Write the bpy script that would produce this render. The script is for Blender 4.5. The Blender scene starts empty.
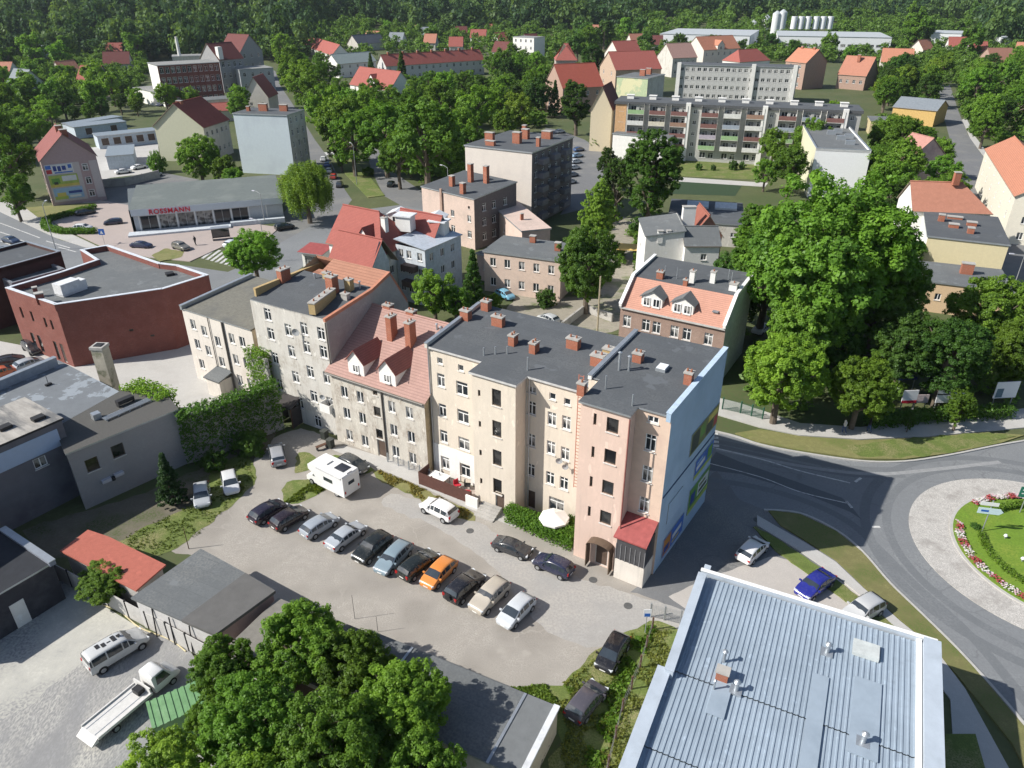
import bpy, math, random
import numpy as np
from mathutils import Vector
SC = bpy.context.scene
COL = SC.collection
R = math.radians
FOC, TH, CAMH = 740.0, R(28.5), 42.0
CT, ST = math.cos(TH), math.sin(TH)

def G(px, py, z=0.0):
    a = (px-512)/FOC; b = (384-py)/FOC
    dy = CT+b*ST; dz = -ST+b*CT
    s = (z-CAMH)/dz
    return Vector((a*s, dy*s, z))

def dep(p):
    return p[1]*CT-(p[2]-CAMH)*ST

# ------------------------------------------------------------------ materials
MATS = {}
def new_mat(name):
    m = bpy.data.materials.new(name); m.use_nodes = True
    nt = m.node_tree; b = nt.nodes['Principled BSDF']
    return m, nt, b

def N(nt, t, **kw):
    n = nt.nodes.new(t)
    for k, v in kw.items():
        if k in n.inputs: n.inputs[k].default_value = v
        else: setattr(n, k, v)
    return n

def mixc(nt, fac, a, b, mode='MIX'):
    n = nt.nodes.new('ShaderNodeMix'); n.data_type = 'RGBA'; n.blend_type = mode
    for sock, v in ((n.inputs[0], fac), (n.inputs[6], a), (n.inputs[7], b)):
        if hasattr(v, 'is_output'): nt.links.new(v, sock)
        elif isinstance(v, (int, float)): sock.default_value = v
        else: sock.default_value = (*v, 1)
    return n.outputs[2]

def ramp(nt, src, lo, hi):
    n = nt.nodes.new('ShaderNodeMapRange')
    n.inputs[1].default_value = lo; n.inputs[2].default_value = hi
    nt.links.new(src, n.inputs[0]); return n.outputs[0]

def tc(nt, sc=(1, 1, 1), rot=0.0):
    t = nt.nodes.new('ShaderNodeTexCoord'); m = nt.nodes.new('ShaderNodeMapping')
    m.inputs['Scale'].default_value = sc; m.inputs['Rotation'].default_value = (0, 0, rot)
    nt.links.new(t.outputs['Object'], m.inputs[0]); return m.outputs[0]

def noise(nt, vec, scale, detail=5, rough=.6):
    n = N(nt, 'ShaderNodeTexNoise', Scale=scale, Detail=detail, Roughness=rough)
    nt.links.new(vec, n.inputs['Vector']); return n.outputs['Fac']

def bump(nt, b, h, strength, dist=.05):
    n = N(nt, 'ShaderNodeBump', Strength=strength, Distance=dist)
    nt.links.new(h, n.inputs['Height']); nt.links.new(n.outputs[0], b.inputs['Normal'])

def mat(name, col, rough=.85, var=.16, scale=2.0, col2=None, s2=.25, t2=(.5, .68), spec=.3, metal=0., bmp=0., stretch=(1, 1, 1), rot=0., fine=0., streak=0., cracks=0., seams=0.):
    """a plain weathered surface: fine noise plus, if col2 is given, patches of it with a shape of their own"""
    if name in MATS: return MATS[name]
    m, nt, b = new_mat(name)
    v = tc(nt, stretch, rot)
    f = noise(nt, v, scale, 6, .65)
    c = mixc(nt, ramp(nt, f, .3, .7), tuple(x*(1-var) for x in col), tuple(min(1, x*(1+var)) for x in col))
    if col2:
        c = mixc(nt, ramp(nt, noise(nt, v, s2, 7, .62), *t2), c, col2)
    if fine:
        c = mixc(nt, ramp(nt, noise(nt, v, scale*6, 2, .5), .35, .65), c, tuple(x*(1-fine) for x in col))
    if streak:   # rain streaks and dirt runs
        sv = tc(nt, (3.2, 3.2, .22)); sf = noise(nt, sv, 1.0, 4, .6); sg = noise(nt, v, .35, 3, .5)
        mm = nt.nodes.new('ShaderNodeMath'); mm.operation = 'MULTIPLY'
        nt.links.new(ramp(nt, sf, .52, .78), mm.inputs[0]); nt.links.new(ramp(nt, sg, .35, .65), mm.inputs[1])
        c = mixc(nt, mm.outputs[0], c, tuple(x*(1-streak) for x in col))
        pf = noise(nt, v, 1.7, 2, .4)   # lighter repair patches
        c = mixc(nt, ramp(nt, pf, .66, .69), c, tuple(min(.8, x*1.13) for x in col))
    if seams:    # laid strips with joints, some newer than others
        br = N(nt, 'ShaderNodeTexBrick', Scale=1.); br.inputs['Brick Width'].default_value = 5.5; br.inputs['Row Height'].default_value = 1.05
        br.inputs['Mortar Size'].default_value = .022; br.inputs['Mortar Smooth'].default_value = .3
        br.inputs['Color1'].default_value = (.5, .5, .5, 1); br.inputs['Color2'].default_value = (.62, .62, .62, 1); br.inputs['Mortar'].default_value = (.3, .3, .3, 1)
        nt.links.new(v, br.inputs['Vector'])
        c = mixc(nt, seams, c, br.outputs['Color'], 'OVERLAY')
        c = mixc(nt, ramp(nt, noise(nt, v, .55, 4, .55), .62, .66), c, tuple(min(.8, x*1.28) for x in col))
    if cracks:
        wv = nt.nodes.new('ShaderNodeVectorMath'); wv.operation = 'ADD'
        nz = N(nt, 'ShaderNodeTexNoise', Scale=.9, Detail=3.); nt.links.new(v, nz.inputs['Vector'])
        nt.links.new(v, wv.inputs[0]); nt.links.new(nz.outputs['Color'], wv.inputs[1])
        vo = N(nt, 'ShaderNodeTexVoronoi', Scale=.33); vo.feature = 'DISTANCE_TO_EDGE'; nt.links.new(wv.outputs[0], vo.inputs['Vector'])
        gate = noise(nt, v, .16, 3, .5); inv = nt.nodes.new('ShaderNodeMath'); inv.operation = 'MULTIPLY'
        cr = ramp(nt, vo.outputs['Distance'], .022, .004); nt.links.new(cr, inv.inputs[0]); nt.links.new(ramp(nt, gate, .48, .56), inv.inputs[1])
        c = mixc(nt, inv.outputs[0], c, tuple(x*(1-cracks) for x in col))
        c = mixc(nt, ramp(nt, noise(nt, v, .42, 3, .5), .64, .72), c, tuple(x*(1-cracks*.45) for x in col))
    nt.links.new(c, b.inputs['Base Color'])
    b.inputs['Roughness'].default_value = rough; b.inputs['Metallic'].default_value = metal
    b.inputs['Specular IOR Level'].default_value = spec
    if bmp: bump(nt, b, f, bmp)
    MATS[name] = m; return m

def mat_tile(name, col, row=.26, var=.2):
    if name in MATS: return MATS[name]
    m, nt, b = new_mat(name)
    v = tc(nt)
    w = N(nt, 'ShaderNodeTexWave', Scale=1/row/6.2832*3.1416, Distortion=.15, bands_direction='Z', wave_profile='SAW')
    nt.links.new(v, w.inputs['Vector'])
    f = noise(nt, v, 1.3, 6, .7); f2 = noise(nt, v, 9, 2, .5)
    c = mixc(nt, ramp(nt, f, .3, .7), tuple(x*(1-var) for x in col), tuple(min(1, x*(1+var)) for x in col))
    c = mixc(nt, ramp(nt, f2, .3, .7), c, tuple(x*.86 for x in col))
    c = mixc(nt, ramp(nt, w.outputs['Fac'], .62, 1.0), c, tuple(x*.62 for x in col))
    nt.links.new(c, b.inputs['Base Color']); b.inputs['Roughness'].default_value = .8
    b.inputs['Specular IOR Level'].default_value = .25
    bump(nt, b, w.outputs['Fac'], .35, .04)
    MATS[name] = m; return m

def mat_brick(name, col, mortar, sc=3.2):
    if name in MATS: return MATS[name]
    m, nt, b = new_mat(name)
    t = nt.nodes.new('ShaderNodeTexCoord'); s = nt.nodes.new('ShaderNodeSeparateXYZ'); k = nt.nodes.new('ShaderNodeCombineXYZ')
    nt.links.new(t.outputs['Object'], s.inputs[0])
    a = nt.nodes.new('ShaderNodeMath'); a.operation = 'ADD'
    nt.links.new(s.outputs[0], a.inputs[0]); nt.links.new(s.outputs[1], a.inputs[1])
    nt.links.new(a.outputs[0], k.inputs[0]); nt.links.new(s.outputs[2], k.inputs[1])
    br = N(nt, 'ShaderNodeTexBrick', Scale=sc)
    br.inputs['Color1'].default_value = (*col, 1); br.inputs['Color2'].default_value = (*[x*.72 for x in col], 1)
    br.inputs['Mortar'].default_value = (*mortar, 1); br.inputs['Mortar Size'].default_value = .012
    nt.links.new(k.outputs[0], br.inputs['Vector'])
    f = noise(nt, t.outputs['Object'], .8, 6, .65)
    c = mixc(nt, ramp(nt, f, .35, .7), br.outputs['Color'], tuple(x*.72 for x in col))
    nt.links.new(c, b.inputs['Base Color']); b.inputs['Roughness'].default_value = .88
    MATS[name] = m; return m

def mat_glass(name, dark=(.02, .026, .032), curtain=(.62, .61, .58), p=.42):
    if name in MATS: return MATS[name]
    m, nt, b = new_mat(name)
    oi = nt.nodes.new('ShaderNodeObjectInfo'); t = nt.nodes.new('ShaderNodeTexCoord')
    f = noise(nt, t.outputs['Object'], 1.5, 3, .5)
    c = mixc(nt, ramp(nt, oi.outputs['Random'], p, p+.25), dark, tuple(x*.45 for x in curtain))
    c = mixc(nt, ramp(nt, f, .45, .6), c, dark)
    nt.links.new(c, b.inputs['Base Color']); b.inputs['Roughness'].default_value = .08
    b.inputs['Specular IOR Level'].default_value = .6
    MATS[name] = m; return m

def mat_objcol(name, rough=.25, metal=.0, coat=.6):
    if name in MATS: return MATS[name]
    m, nt, b = new_mat(name)
    oi = nt.nodes.new('ShaderNodeObjectInfo'); t = nt.nodes.new('ShaderNodeTexCoord')
    f = noise(nt, t.outputs['Object'], 4, 5, .6)
    c = mixc(nt, .12, oi.outputs['Color'], (.3, .28, .25))
    mx = nt.nodes.new('ShaderNodeMix'); mx.data_type = 'RGBA'
    nt.links.new(ramp(nt, f, .5, .8), mx.inputs[0]); nt.links.new(oi.outputs['Color'], mx.inputs[6]); nt.links.new(c, mx.inputs[7])
    nt.links.new(mx.outputs[2], b.inputs['Base Color'])
    b.inputs['Roughness'].default_value = rough; b.inputs['Metallic'].default_value = metal
    b.inputs['Coat Weight'].default_value = coat; b.inputs['Coat Roughness'].default_value = .06
    MATS[name] = m; return m

def mat_leaf(name, col, hue=.5, var=.35):
    if name in MATS: return MATS[name]
    m, nt, b = new_mat(name)
    nt.nodes.remove(b)
    oi = nt.nodes.new('ShaderNodeObjectInfo'); t = nt.nodes.new('ShaderNodeTexCoord')
    geo = nt.nodes.new('ShaderNodeNewGeometry')
    f = noise(nt, t.outputs['Object'], 2.6, 4, .6)
    lo = (col[0]*(1-var), col[1]*(1-var*.8), col[2]*(1-var*.6)); hi = (col[0]*(1+var*1.2), col[1]*(1+var), col[2]*(1+var*.3))
    c = mixc(nt, ramp(nt, f, .32, .68), lo, hi)
    # per-leaf and per-tree variation
    c = mixc(nt, ramp(nt, geo.outputs['Random Per Island'], 0, 1), c, (col[0]*1.5, col[1]*1.25, col[2]*.9), 'MIX') if False else c
    mp = nt.nodes.new('ShaderNodeMapRange'); mp.inputs[3].default_value = .72; mp.inputs[4].default_value = 1.3
    nt.links.new(oi.outputs['Random'], mp.inputs[0])
    hs = nt.nodes.new('ShaderNodeHueSaturation')
    mh = nt.nodes.new('ShaderNodeMapRange'); mh.inputs[3].default_value = hue-.010; mh.inputs[4].default_value = hue+.010
    ml = nt.nodes.new('ShaderNodeMath'); ml.operation = 'FRACT'
    mm = nt.nodes.new('ShaderNodeMath'); mm.operation = 'MULTIPLY'; mm.inputs[1].default_value = 7.13
    nt.links.new(oi.outputs['Random'], mm.inputs[0]); nt.links.new(mm.outputs[0], ml.inputs[0]); nt.links.new(ml.outputs[0], mh.inputs[0])
    nt.links.new(mh.outputs[0], hs.inputs['Hue']); nt.links.new(mp.outputs[0], hs.inputs['Value']); nt.links.new(c, hs.inputs['Color'])
    d = N(nt, 'ShaderNodeBsdfDiffuse'); tr = N(nt, 'ShaderNodeBsdfTranslucent'); mx = N(nt, 'ShaderNodeMixShader', Fac=.42)
    gl = N(nt, 'ShaderNodeBsdfGlossy', Roughness=.45); gl.inputs['Color'].default_value = (.8, .85, .8, 1)
    mg = N(nt, 'ShaderNodeMixShader', Fac=.012)
    ty = mixc(nt, 1.0, hs.outputs[0], (1.35, 1.25, .55), 'MULTIPLY')
    nt.links.new(hs.outputs[0], d.inputs['Color']); nt.links.new(ty, tr.inputs['Color'])
    nt.links.new(d.outputs[0], mx.inputs[1]); nt.links.new(tr.outputs[0], mx.inputs[2])
    nt.links.new(mx.outputs[0], mg.inputs[1]); nt.links.new(gl.outputs[0], mg.inputs[2])
    nt.links.new(mg.outputs[0], nt.nodes['Material Output'].inputs['Surface'])
    MATS[name] = m; return m

# ------------------------------------------------------------------ mesh builder
class MB:
    def __init__(s): s.v = []; s.f = []; s.m = []
    def face(s, pts, mi=0):
        b = len(s.v); s.v += [tuple(p) for p in pts]; s.f.append(tuple(range(b, b+len(pts)))); s.m.append(mi)
    def box(s, x0, y0, z0, x1, y1, z1, mi=0, top=None):
        b = len(s.v)
        s.v += [(x0, y0, z0), (x1, y0, z0), (x1, y1, z0), (x0, y1, z0), (x0, y0, z1), (x1, y0, z1), (x1, y1, z1), (x0, y1, z1)]
        for q, m in (((3, 2, 1, 0), mi), ((4, 5, 6, 7), mi if top is None else top), ((0, 1, 5, 4), mi), ((1, 2, 6, 5), mi), ((2, 3, 7, 6), mi), ((3, 0, 4, 7), mi)):
            s.f.append(tuple(b+i for i in q)); s.m.append(m)
    def bar(s, p, q, w, z0, z1, mi=0, top=None):
        """upright slab between two plan points, thickness w centred on the line; z0/z1 may be pairs"""
        p = Vector(p[:2]); q = Vector(q[:2]); d = (q-p); n = Vector((-d.y, d.x)).normalized()*w/2
        a0, a1 = z0 if isinstance(z0, tuple) else (z0, z0); b0, b1 = z1 if isinstance(z1, tuple) else (z1, z1)
        b = len(s.v)
        s.v += [(*(p-n), a0), (*(q-n), a1), (*(q+n), a1), (*(p+n), a0), (*(p-n), b0), (*(q-n), b1), (*(q+n), b1), (*(p+n), b0)]
        for qd, m in (((3, 2, 1, 0), mi), ((4, 5, 6, 7), mi if top is None else top), ((0, 1, 5, 4), mi), ((1, 2, 6, 5), mi), ((2, 3, 7, 6), mi), ((3, 0, 4, 7), mi)):
            s.f.append(tuple(b+i for i in qd)); s.m.append(m)
    def prism(s, poly, z0, z1, mi=0, top=None, bottom=True):
        """poly ccw; z0/z1 numbers or functions of (x,y)"""
        f0 = z0 if callable(z0) else (lambda x, y: z0); f1 = z1 if callable(z1) else (lambda x, y: z1)
        n = len(poly); b = len(s.v)
        s.v += [(p[0], p[1], f0(p[0], p[1])) for p in poly]+[(p[0], p[1], f1(p[0], p[1])) for p in poly]
        s.f.append(tuple(b+n+i for i in range(n))); s.m.append(mi if top is None else top)
        if bottom: s.f.append(tuple(b+n-1-i for i in range(n))); s.m.append(mi)
        for i in range(n):
            j = (i+1) % n; s.f.append((b+i, b+j, b+n+j, b+n+i)); s.m.append(mi)
    def tube(s, p, q, r0, r1=None, n=8, mi=0, cap=True):
        r1 = r0 if r1 is None else r1
        p = Vector(p); q = Vector(q); d = (q-p).normalized()
        a = d.orthogonal().normalized(); c = d.cross(a); b = len(s.v)
        for (o, r) in ((p, r0), (q, r1)):
            for i in range(n):
                t = 2*math.pi*i/n; s.v.append(tuple(o+a*(r*math.cos(t))+c*(r*math.sin(t))))
        for i in range(n):
            j = (i+1) % n; s.f.append((b+i, b+j, b+n+j, b+n+i)); s.m.append(mi)
        if cap:
            s.f.append(tuple(b+n-1-i for i in range(n))); s.m.append(mi)
            s.f.append(tuple(b+n+i for i in range(n))); s.m.append(mi)
    def mesh(s, name, mats, smooth=None):
        me = bpy.data.meshes.new(name)
        me.from_pydata(s.v, [], s.f); me.update()
        for m in (mats if isinstance(mats, (list, tuple)) else [mats]): me.materials.append(m)
        me.polygons.foreach_set('material_index', s.m)
        if smooth is not None:
            me.polygons.foreach_set('use_smooth', [True]*len(s.f)); me.set_sharp_from_angle(angle=R(smooth))
        return me

def obj(name, me, parent=None, loc=(0, 0, 0), rz=0., sc=None):
    o = bpy.data.objects.new(name, me); COL.objects.link(o)
    o.location = loc; o.rotation_euler = (0, 0, rz)
    if sc is not None: o.scale = sc
    if parent is not None: o.parent = parent
    return o
def tag(o, label, cat, group=None, kind=None):
    if label: o['label'] = label
    if cat: o['category'] = cat
    if group: o['group'] = group
    if kind: o['kind'] = kind
    return o
def thing(name, label, cat, loc=(0, 0, 0), rz=0., group=None):
    o = bpy.data.objects.new(name, None); COL.objects.link(o)
    o.empty_display_size = .3; o.location = loc; o.rotation_euler = (0, 0, rz)
    return tag(o, label, cat, group)
def part(name, mb, mats, parent, loc=(0, 0, 0), rz=0., smooth=None, label=None):
    o = obj(name, mb.mesh(name, mats, smooth), parent, loc, rz)
    if label: o['label'] = label
    return o
def struct(name, mb, mats):
    return tag(obj(name, mb.mesh(name, mats)), None, None, None, 'structure')
def ccw(poly):
    a = sum(poly[i][0]*poly[(i+1) % len(poly)][1]-poly[(i+1) % len(poly)][0]*poly[i][1] for i in range(len(poly)))
    return poly if a > 0 else poly[::-1]
def pxpoly(pts, z=0): return ccw([tuple(G(x, y, z)[:2]) for x, y in pts])
def smoothline(pts, n=5, closed=False):
    """Catmull-Rom through plan points"""
    P = [Vector(p[:2]) for p in pts]; out = []; L = len(P)
    rng = range(L) if closed else range(L-1)
    for i in rng:
        p0 = P[(i-1) % L] if closed or i > 0 else P[i]; p1 = P[i]; p2 = P[(i+1) % L]
        p3 = P[(i+2) % L] if closed or i+2 < L else p2
        for k in range(n):
            t = k/n
            out.append(tuple(.5*((2*p1)+(p2-p0)*t+(2*p0-5*p1+4*p2-p3)*t*t+(3*p1-p0-3*p2+p3)*t**3)))
    if not closed: out.append(tuple(P[-1]))
    return out
def offset_poly(poly, d):
    n = len(poly); out = []
    for i in range(n):
        a = Vector(poly[i-1]); b = Vector(poly[i]); c = Vector(poly[(i+1) % n])
        e1 = (b-a).normalized(); e2 = (c-b).normalized()
        n1 = Vector((e1.y, -e1.x)); n2 = Vector((e2.y, -e2.x))
        k = 1+n1.dot(n2)
        out.append(tuple(b+(n1+n2)*(d/max(k, .3))))
    return out

# colours (real base colours)
PL_GREY = lambda: mat('plaster_grey', (.56, .54, .50), var=.13, scale=.9, col2=(.40, .365, .32), s2=.7, t2=(.48, .60), stretch=(1, 1, .55), fine=.06, streak=.35)
PL_BEIGE = lambda: mat('plaster_beige', (.65, .58, .49), var=.08, scale=.8, col2=(.53, .465, .385), s2=.3, t2=(.48, .72), stretch=(1, 1, .5), fine=.04, streak=.24)
PL_PINK = lambda: mat('plaster_pink', (.63, .475, .40), var=.08, scale=.8, col2=(.53, .41, .35), s2=.35, t2=(.5, .72), stretch=(1, 1, .5), fine=.04, streak=.22)
PL_CREAM = lambda: mat('plaster_cream', (.63, .585, .53), var=.07, scale=.9, col2=(.52, .47, .40), s2=.35, t2=(.55, .8), stretch=(1, 1, .5), streak=.28)
PL_WHITE = lambda: mat('plaster_white', (.74, .73, .70), var=.06, scale=.9, col2=(.6, .58, .55), s2=.4, t2=(.58, .8), streak=.18)
BITUMEN = lambda: mat('bitumen', (.088, .096, .105), var=.12, scale=1.1, col2=(.118, .125, .13), s2=.22, t2=(.42, .7), rough=.9, fine=.08, seams=.3)
BITUMEN_G = lambda: mat('bitumen_light', (.135, .145, .15), var=.12, scale=1., col2=(.19, .195, .19), s2=.2, t2=(.45, .7), rough=.9, fine=.1, seams=.3)
TILE_RED = lambda: mat_tile('tile_red', (.35, .11, .09))
TILE_ORANGE = lambda: mat_tile('tile_orange', (.45, .205, .14))
TILE_PINK = lambda: mat_tile('tile_pink', (.40, .25, .215))
TILE_MAROON = lambda: mat_tile('tile_maroon', (.16, .055, .05))
BRICK = lambda: mat_brick('brick_red', (.235, .075, .058), (.24, .15, .13))
BRICK_O = lambda: mat_brick('brick_orange', (.40, .135, .075), (.38, .30, .25), 4.)
FRAME = lambda: mat('white_frame', (.78, .78, .77), rough=.45, var=.03)
SILL = lambda: mat('sill', (.62, .6, .57), rough=.6, var=.08)
METAL = lambda: mat('zinc', (.42, .45, .48), rough=.42, var=.1, metal=.6, spec=.5)
CONC = lambda: mat('concrete', (.40, .385, .36), var=.14, scale=1.3, col2=(.30, .29, .27), s2=.5)
DARK = lambda: mat('dark_trim', (.03, .03, .032), rough=.6, var=.1)
GLASS = lambda: mat_glass('window_glass')
WOODD = lambda: mat('dark_wood', (.11, .06, .04), rough=.7, var=.2, scale=3)
STEELP = lambda: mat('lamp_grey', (.33, .34, .35), rough=.5, var=.06, metal=.3)
# ------------------------------------------------------------------ buildings
WIN_CACHE = {}
def window_mesh(w, h, kind):
    """frame, pane, sill meshes; x along the wall, y inward, origin at the centre of the opening on the wall face"""
    key = (round(w, 2), round(h, 2), kind)
    if key in WIN_CACHE: return WIN_CACHE[key]
    t = .075; y0, y1 = .08, .15
    fr = MB(); pa = MB(); si = MB()
    fm = FRAME()
    if kind in ('dark', 'slit'): fm = mat('brown_frame', (.10, .075, .055), rough=.6)
    if kind == 'shop': fm = mat('shop_frame', (.45, .46, .47), rough=.4, metal=.4)
    if kind == 'door': fm = mat('door_frame', (.55, .53, .5), rough=.6)
    X, Z = w/2, h/2
    fr.box(-X, y0, -Z, -X+t, y1, Z); fr.box(X-t, y0, -Z, X, y1, Z); fr.box(-X+t, y0, Z-t, X-t, y1, Z); fr.box(-X+t, y0, -Z, X-t, y1, -Z+t)
    if kind in ('win', 'old') and w > .7:
        zt = Z-h*.30 if (kind == 'old' or h > 1.3) else Z-t
        fr.box(-.045, y0+.003, -Z+t, .045, y1-.003, zt)
        if zt < Z-t: fr.box(-X+t, y0+.002, zt, X-t, y1-.002, zt+.07)
        if kind == 'old': fr.box(-.04, y0+.003, zt+.07, .04, y1-.003, Z-t)
    if kind == 'shop':
        k = max(1, int(w/1.2))
        for i in range(1, k): fr.box(-X+w*i/k-.03, y0+.003, -Z+t, -X+w*i/k+.03, y1-.003, Z-t)
    if kind == 'strip':
        k = max(2, int(w/.7))
        for i in range(1, k): fr.box(-X+w*i/k-.03, y0+.003, -Z+t, -X+w*i/k+.03, y1-.003, Z-t)
    yp = .12
    pa.face([(-X+t*.5, yp, -Z+t*.5), (X-t*.5, yp, -Z+t*.5), (X-t*.5, yp, Z-t*.5), (-X+t*.5, yp, Z-t*.5)])
    gm = GLASS()
    if kind == 'door': gm = mat('door_leaf', (.10, .07, .055), rough=.6, var=.2)
    if kind in ('dark', 'slit'): gm = mat_glass('stair_glass', (.012, .013, .015), (.1, .1, .1))
    si.box(-X-.06, -.09, -Z-.06, X+.06, .1, -Z-.004)
    r = (fr.mesh('window_frame', fm), pa.mesh('pane', gm), si.mesh('sill', SILL()))
    # joined version for buildings far away
    mb = MB()
    for src, mi in ((fr, 0), (pa, 1), (si, 2)):
        b = len(mb.v); mb.v += src.v; mb.f += [tuple(i+b for i in f) for f in src.f]; mb.m += [mi]*len(src.f)
    WIN_CACHE[key] = (*r, mb.mesh('window', [fm, gm, SILL()]))
    return WIN_CACHE[key]

FOOT = []
class Bld:
    def __init__(s, name, label, cat, o, rot, group=None, near=False):
        s.rot = R(rot); s.o = Vector((o[0], o[1], 0)); s.near = near
        s.root = thing(name, label, cat, s.o, s.rot, group)
    def put_window(s, p, ang, w, h, kind, proud=0.):
        fr, pa, si, full = window_mesh(w, h, kind)
        nm = 'door' if kind == 'door' else 'window'
        off = Vector((math.cos(ang+math.pi/2), math.sin(ang+math.pi/2), 0))*(-proud)
        loc = Vector(p)+off
        if s.near:
            o = obj(nm, fr, s.root, loc, ang)
            obj('pane' if nm == 'window' else 'door_leaf', pa, o)
            if kind not in ('door', 'slit'): obj('sill', si, o)
        else:
            obj(nm, full, s.root, loc, ang)
    def walls(s, poly, tops, mats, wins=None, zb=0., apex=None, name='wall', label=None):
        """poly ccw local plan; tops one z or one per vertex; wins {edge: [(s, zc, w, h, kind)]}; apex {edge: (s, z)}"""
        n = len(poly); wins = wins or {}; apex = apex or {}
        c_, s_ = math.cos(s.rot), math.sin(s.rot); FOOT.append([(s.o.x+x*c_-y*s_, s.o.y+x*s_+y*c_) for x, y in offset_poly(poly, 1.2)])
        T = [tops]*n if isinstance(tops, (int, float)) else tops
        ml = []; mb = MB()
        for i in range(n):
            m = mats[i] if isinstance(mats, list) else mats
            if m not in ml: ml.append(m)
            mi = ml.index(m)
            p = Vector(poly[i]); q = Vector(poly[(i+1) % n]); d = q-p; L = d.length; d /= L
            inn = Vector((-d.y, d.x)); z0, z1 = T[i], T[(i+1) % n]; zm = min(z0, z1)
            def pt(u, z, y=0.): 
                a = p+d*u+inn*y; return (a.x, a.y, z)
            ang = math.atan2(d.y, d.x); holes = []
            for (u, zc, w, h, kind) in wins.get(i, []):
                c = pt(u, zc)
                if zc+h/2 > zm-.02 or u-w/2 < .02 or u+w/2 > L-.02 or zc-h/2 < zb+.001:
                    s.put_window(c, ang, w, h, kind, .17)
                else:
                    holes.append((u-w/2, u+w/2, zc-h/2, zc+h/2)); s.put_window(c, ang, w, h, kind)
            us = sorted({0., L} | {a for h_ in holes for a in h_[:2]}); zs = sorted({zb, zm} | {a for h_ in holes for a in h_[2:]})
            for a, b in zip(us[:-1], us[1:]):
                if b-a < 1e-5: continue
                run = None
                for c, e in zip(zs[:-1], zs[1:]):
                    if e-c < 1e-5: continue
                    inside = any(h_[0]-1e-6 <= a and b <= h_[1]+1e-6 and h_[2]-1e-6 <= c and e <= h_[3]+1e-6 for h_ in holes)
                    if inside:
                        if run is not None: mb.face([pt(a, run), pt(b, run), pt(b, c), pt(a, c)], mi); run = None
                    elif run is None: run = c
                if run is not None: mb.face([pt(a, run), pt(b, run), pt(b, zm), pt(a, zm)], mi)
            for (a, b, c, e) in holes:
                D = .16
                mb.face([pt(a, c), pt(a, c, D), pt(a, e, D), pt(a, e)], mi); mb.face([pt(b, c, D), pt(b, c), pt(b, e), pt(b, e, D)], mi)
                mb.face([pt(a, e), pt(a, e, D), pt(b, e, D), pt(b, e)], mi); mb.face([pt(a, c, D), pt(a, c), pt(b, c), pt(b, c, D)], mi)
            top = []
            if z1 > zm+1e-4: top = [pt(0, zm), pt(L, zm), pt(L, z1)]
            elif z0 > zm+1e-4: top = [pt(0, zm), pt(L, zm), pt(0, z0)]
            if i in apex:
                ap = apex[i]; top = [pt(0, z0), pt(L, z1)]+[pt(a_, z_) for a_, z_ in (ap if isinstance(ap, list) else [ap])]
                if abs(z0-z1) > 1e-4: top = [pt(0, zm), pt(L, zm)]+([pt(L, z1)] if z1 > zm else [])+[pt(a_, z_) for a_, z_ in (ap if isinstance(ap, list) else [ap])]+([pt(0, z0)] if z0 > zm else [])
            if top: mb.face(top, mi)
        return part(name, mb, ml, s.root, label=label)
    def flat(s, poly, z, over=.18, th=.22, m=None, edge=None, name='roof'):
        mb = MB(); zf = z if callable(z) else (lambda x, y: z)
        P = offset_poly(poly, over)
        mb.prism(P, lambda x, y: zf(x, y)+.004, lambda x, y: zf(x, y)+th, 1, 0)
        return part(name, mb, [m or BITUMEN(), edge or METAL()], s.root)
    def parapet(s, pts, w, z0, z1, m, capm=None, cap=.06, closed=False, name='parapet'):
        mb = MB(); seq = list(zip(pts[:-1], pts[1:]))+([(pts[-1], pts[0])] if closed else [])
        for k, (p, q) in enumerate(seq):
            d = (Vector(q)-Vector(p)).normalized()*w/2; e = .002*k
            p2 = Vector(p)-d; q2 = Vector(q)+d*(-1)
            zz0 = z0 if not callable(z0) else (z0(*p), z0(*q)); zz1 = z1 if not callable(z1) else (z1(*p), z1(*q))
            mb.bar(p2, q2, w-e, zz0, zz1, 0)
            c1 = tuple(a+cap for a in zz1) if isinstance(zz1, tuple) else zz1+cap
            mb.bar(p2-d*.2, q2+d*.2, w+.08-e, zz1, c1, 1)
        return part(name, mb, [m, capm or METAL()], s.root)
    def gable(s, u0, v0, u1, v1, ze, zr, axis='u', over=.35, m=None, hip=(0, 0), r=.5, th=.14, name='roof', ze2=None, under=None):
        """pitched roof over a box, ridge along axis, hip = how far each ridge end is drawn in, r = ridge position across"""
        if axis == 'v': P = lambda a, b, z: (u0+b, v0+a, z); A, B = v1-v0, u1-u0
        else: P = lambda a, b, z: (u0+a, v0+b, z); A, B = u1-u0, v1-v0
        ze2 = ze if ze2 is None else ze2
        rb = B*r; k1 = (zr-ze)/max(rb, .01); k2 = (zr-ze2)/max(B-rb, .01)
        e1, e2 = ze-over*k1, ze2-over*k2
        ga0 = over if hip[0] == 0 else over; ga1 = over
        a0, a1 = -ga0, A+ga1
        h0 = -ga0 if hip[0] == 0 else hip[0]; h1 = A+ga1 if hip[1] == 0 else A-hip[1]
        mb = MB()
        E = [P(a0, -over, e1), P(a1, -over, e1), P(a1, B+over, e2), P(a0, B+over, e2)]
        Rg = [P(h0, rb, zr), P(h1, rb, zr)]
        up = lambda p: (p[0], p[1], p[2]+th)
        faces = [(E[0], E[1], Rg[1], Rg[0]), (E[2], E[3], Rg[0], Rg[1])]
        if hip[0]: faces.append((E[3], E[0], Rg[0]))
        if hip[1]: faces.append((E[1], E[2], Rg[1]))
        for f in faces:
            mb.face([up(p) for p in f], 0); mb.face(list(f)[::-1], 1)
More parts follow.
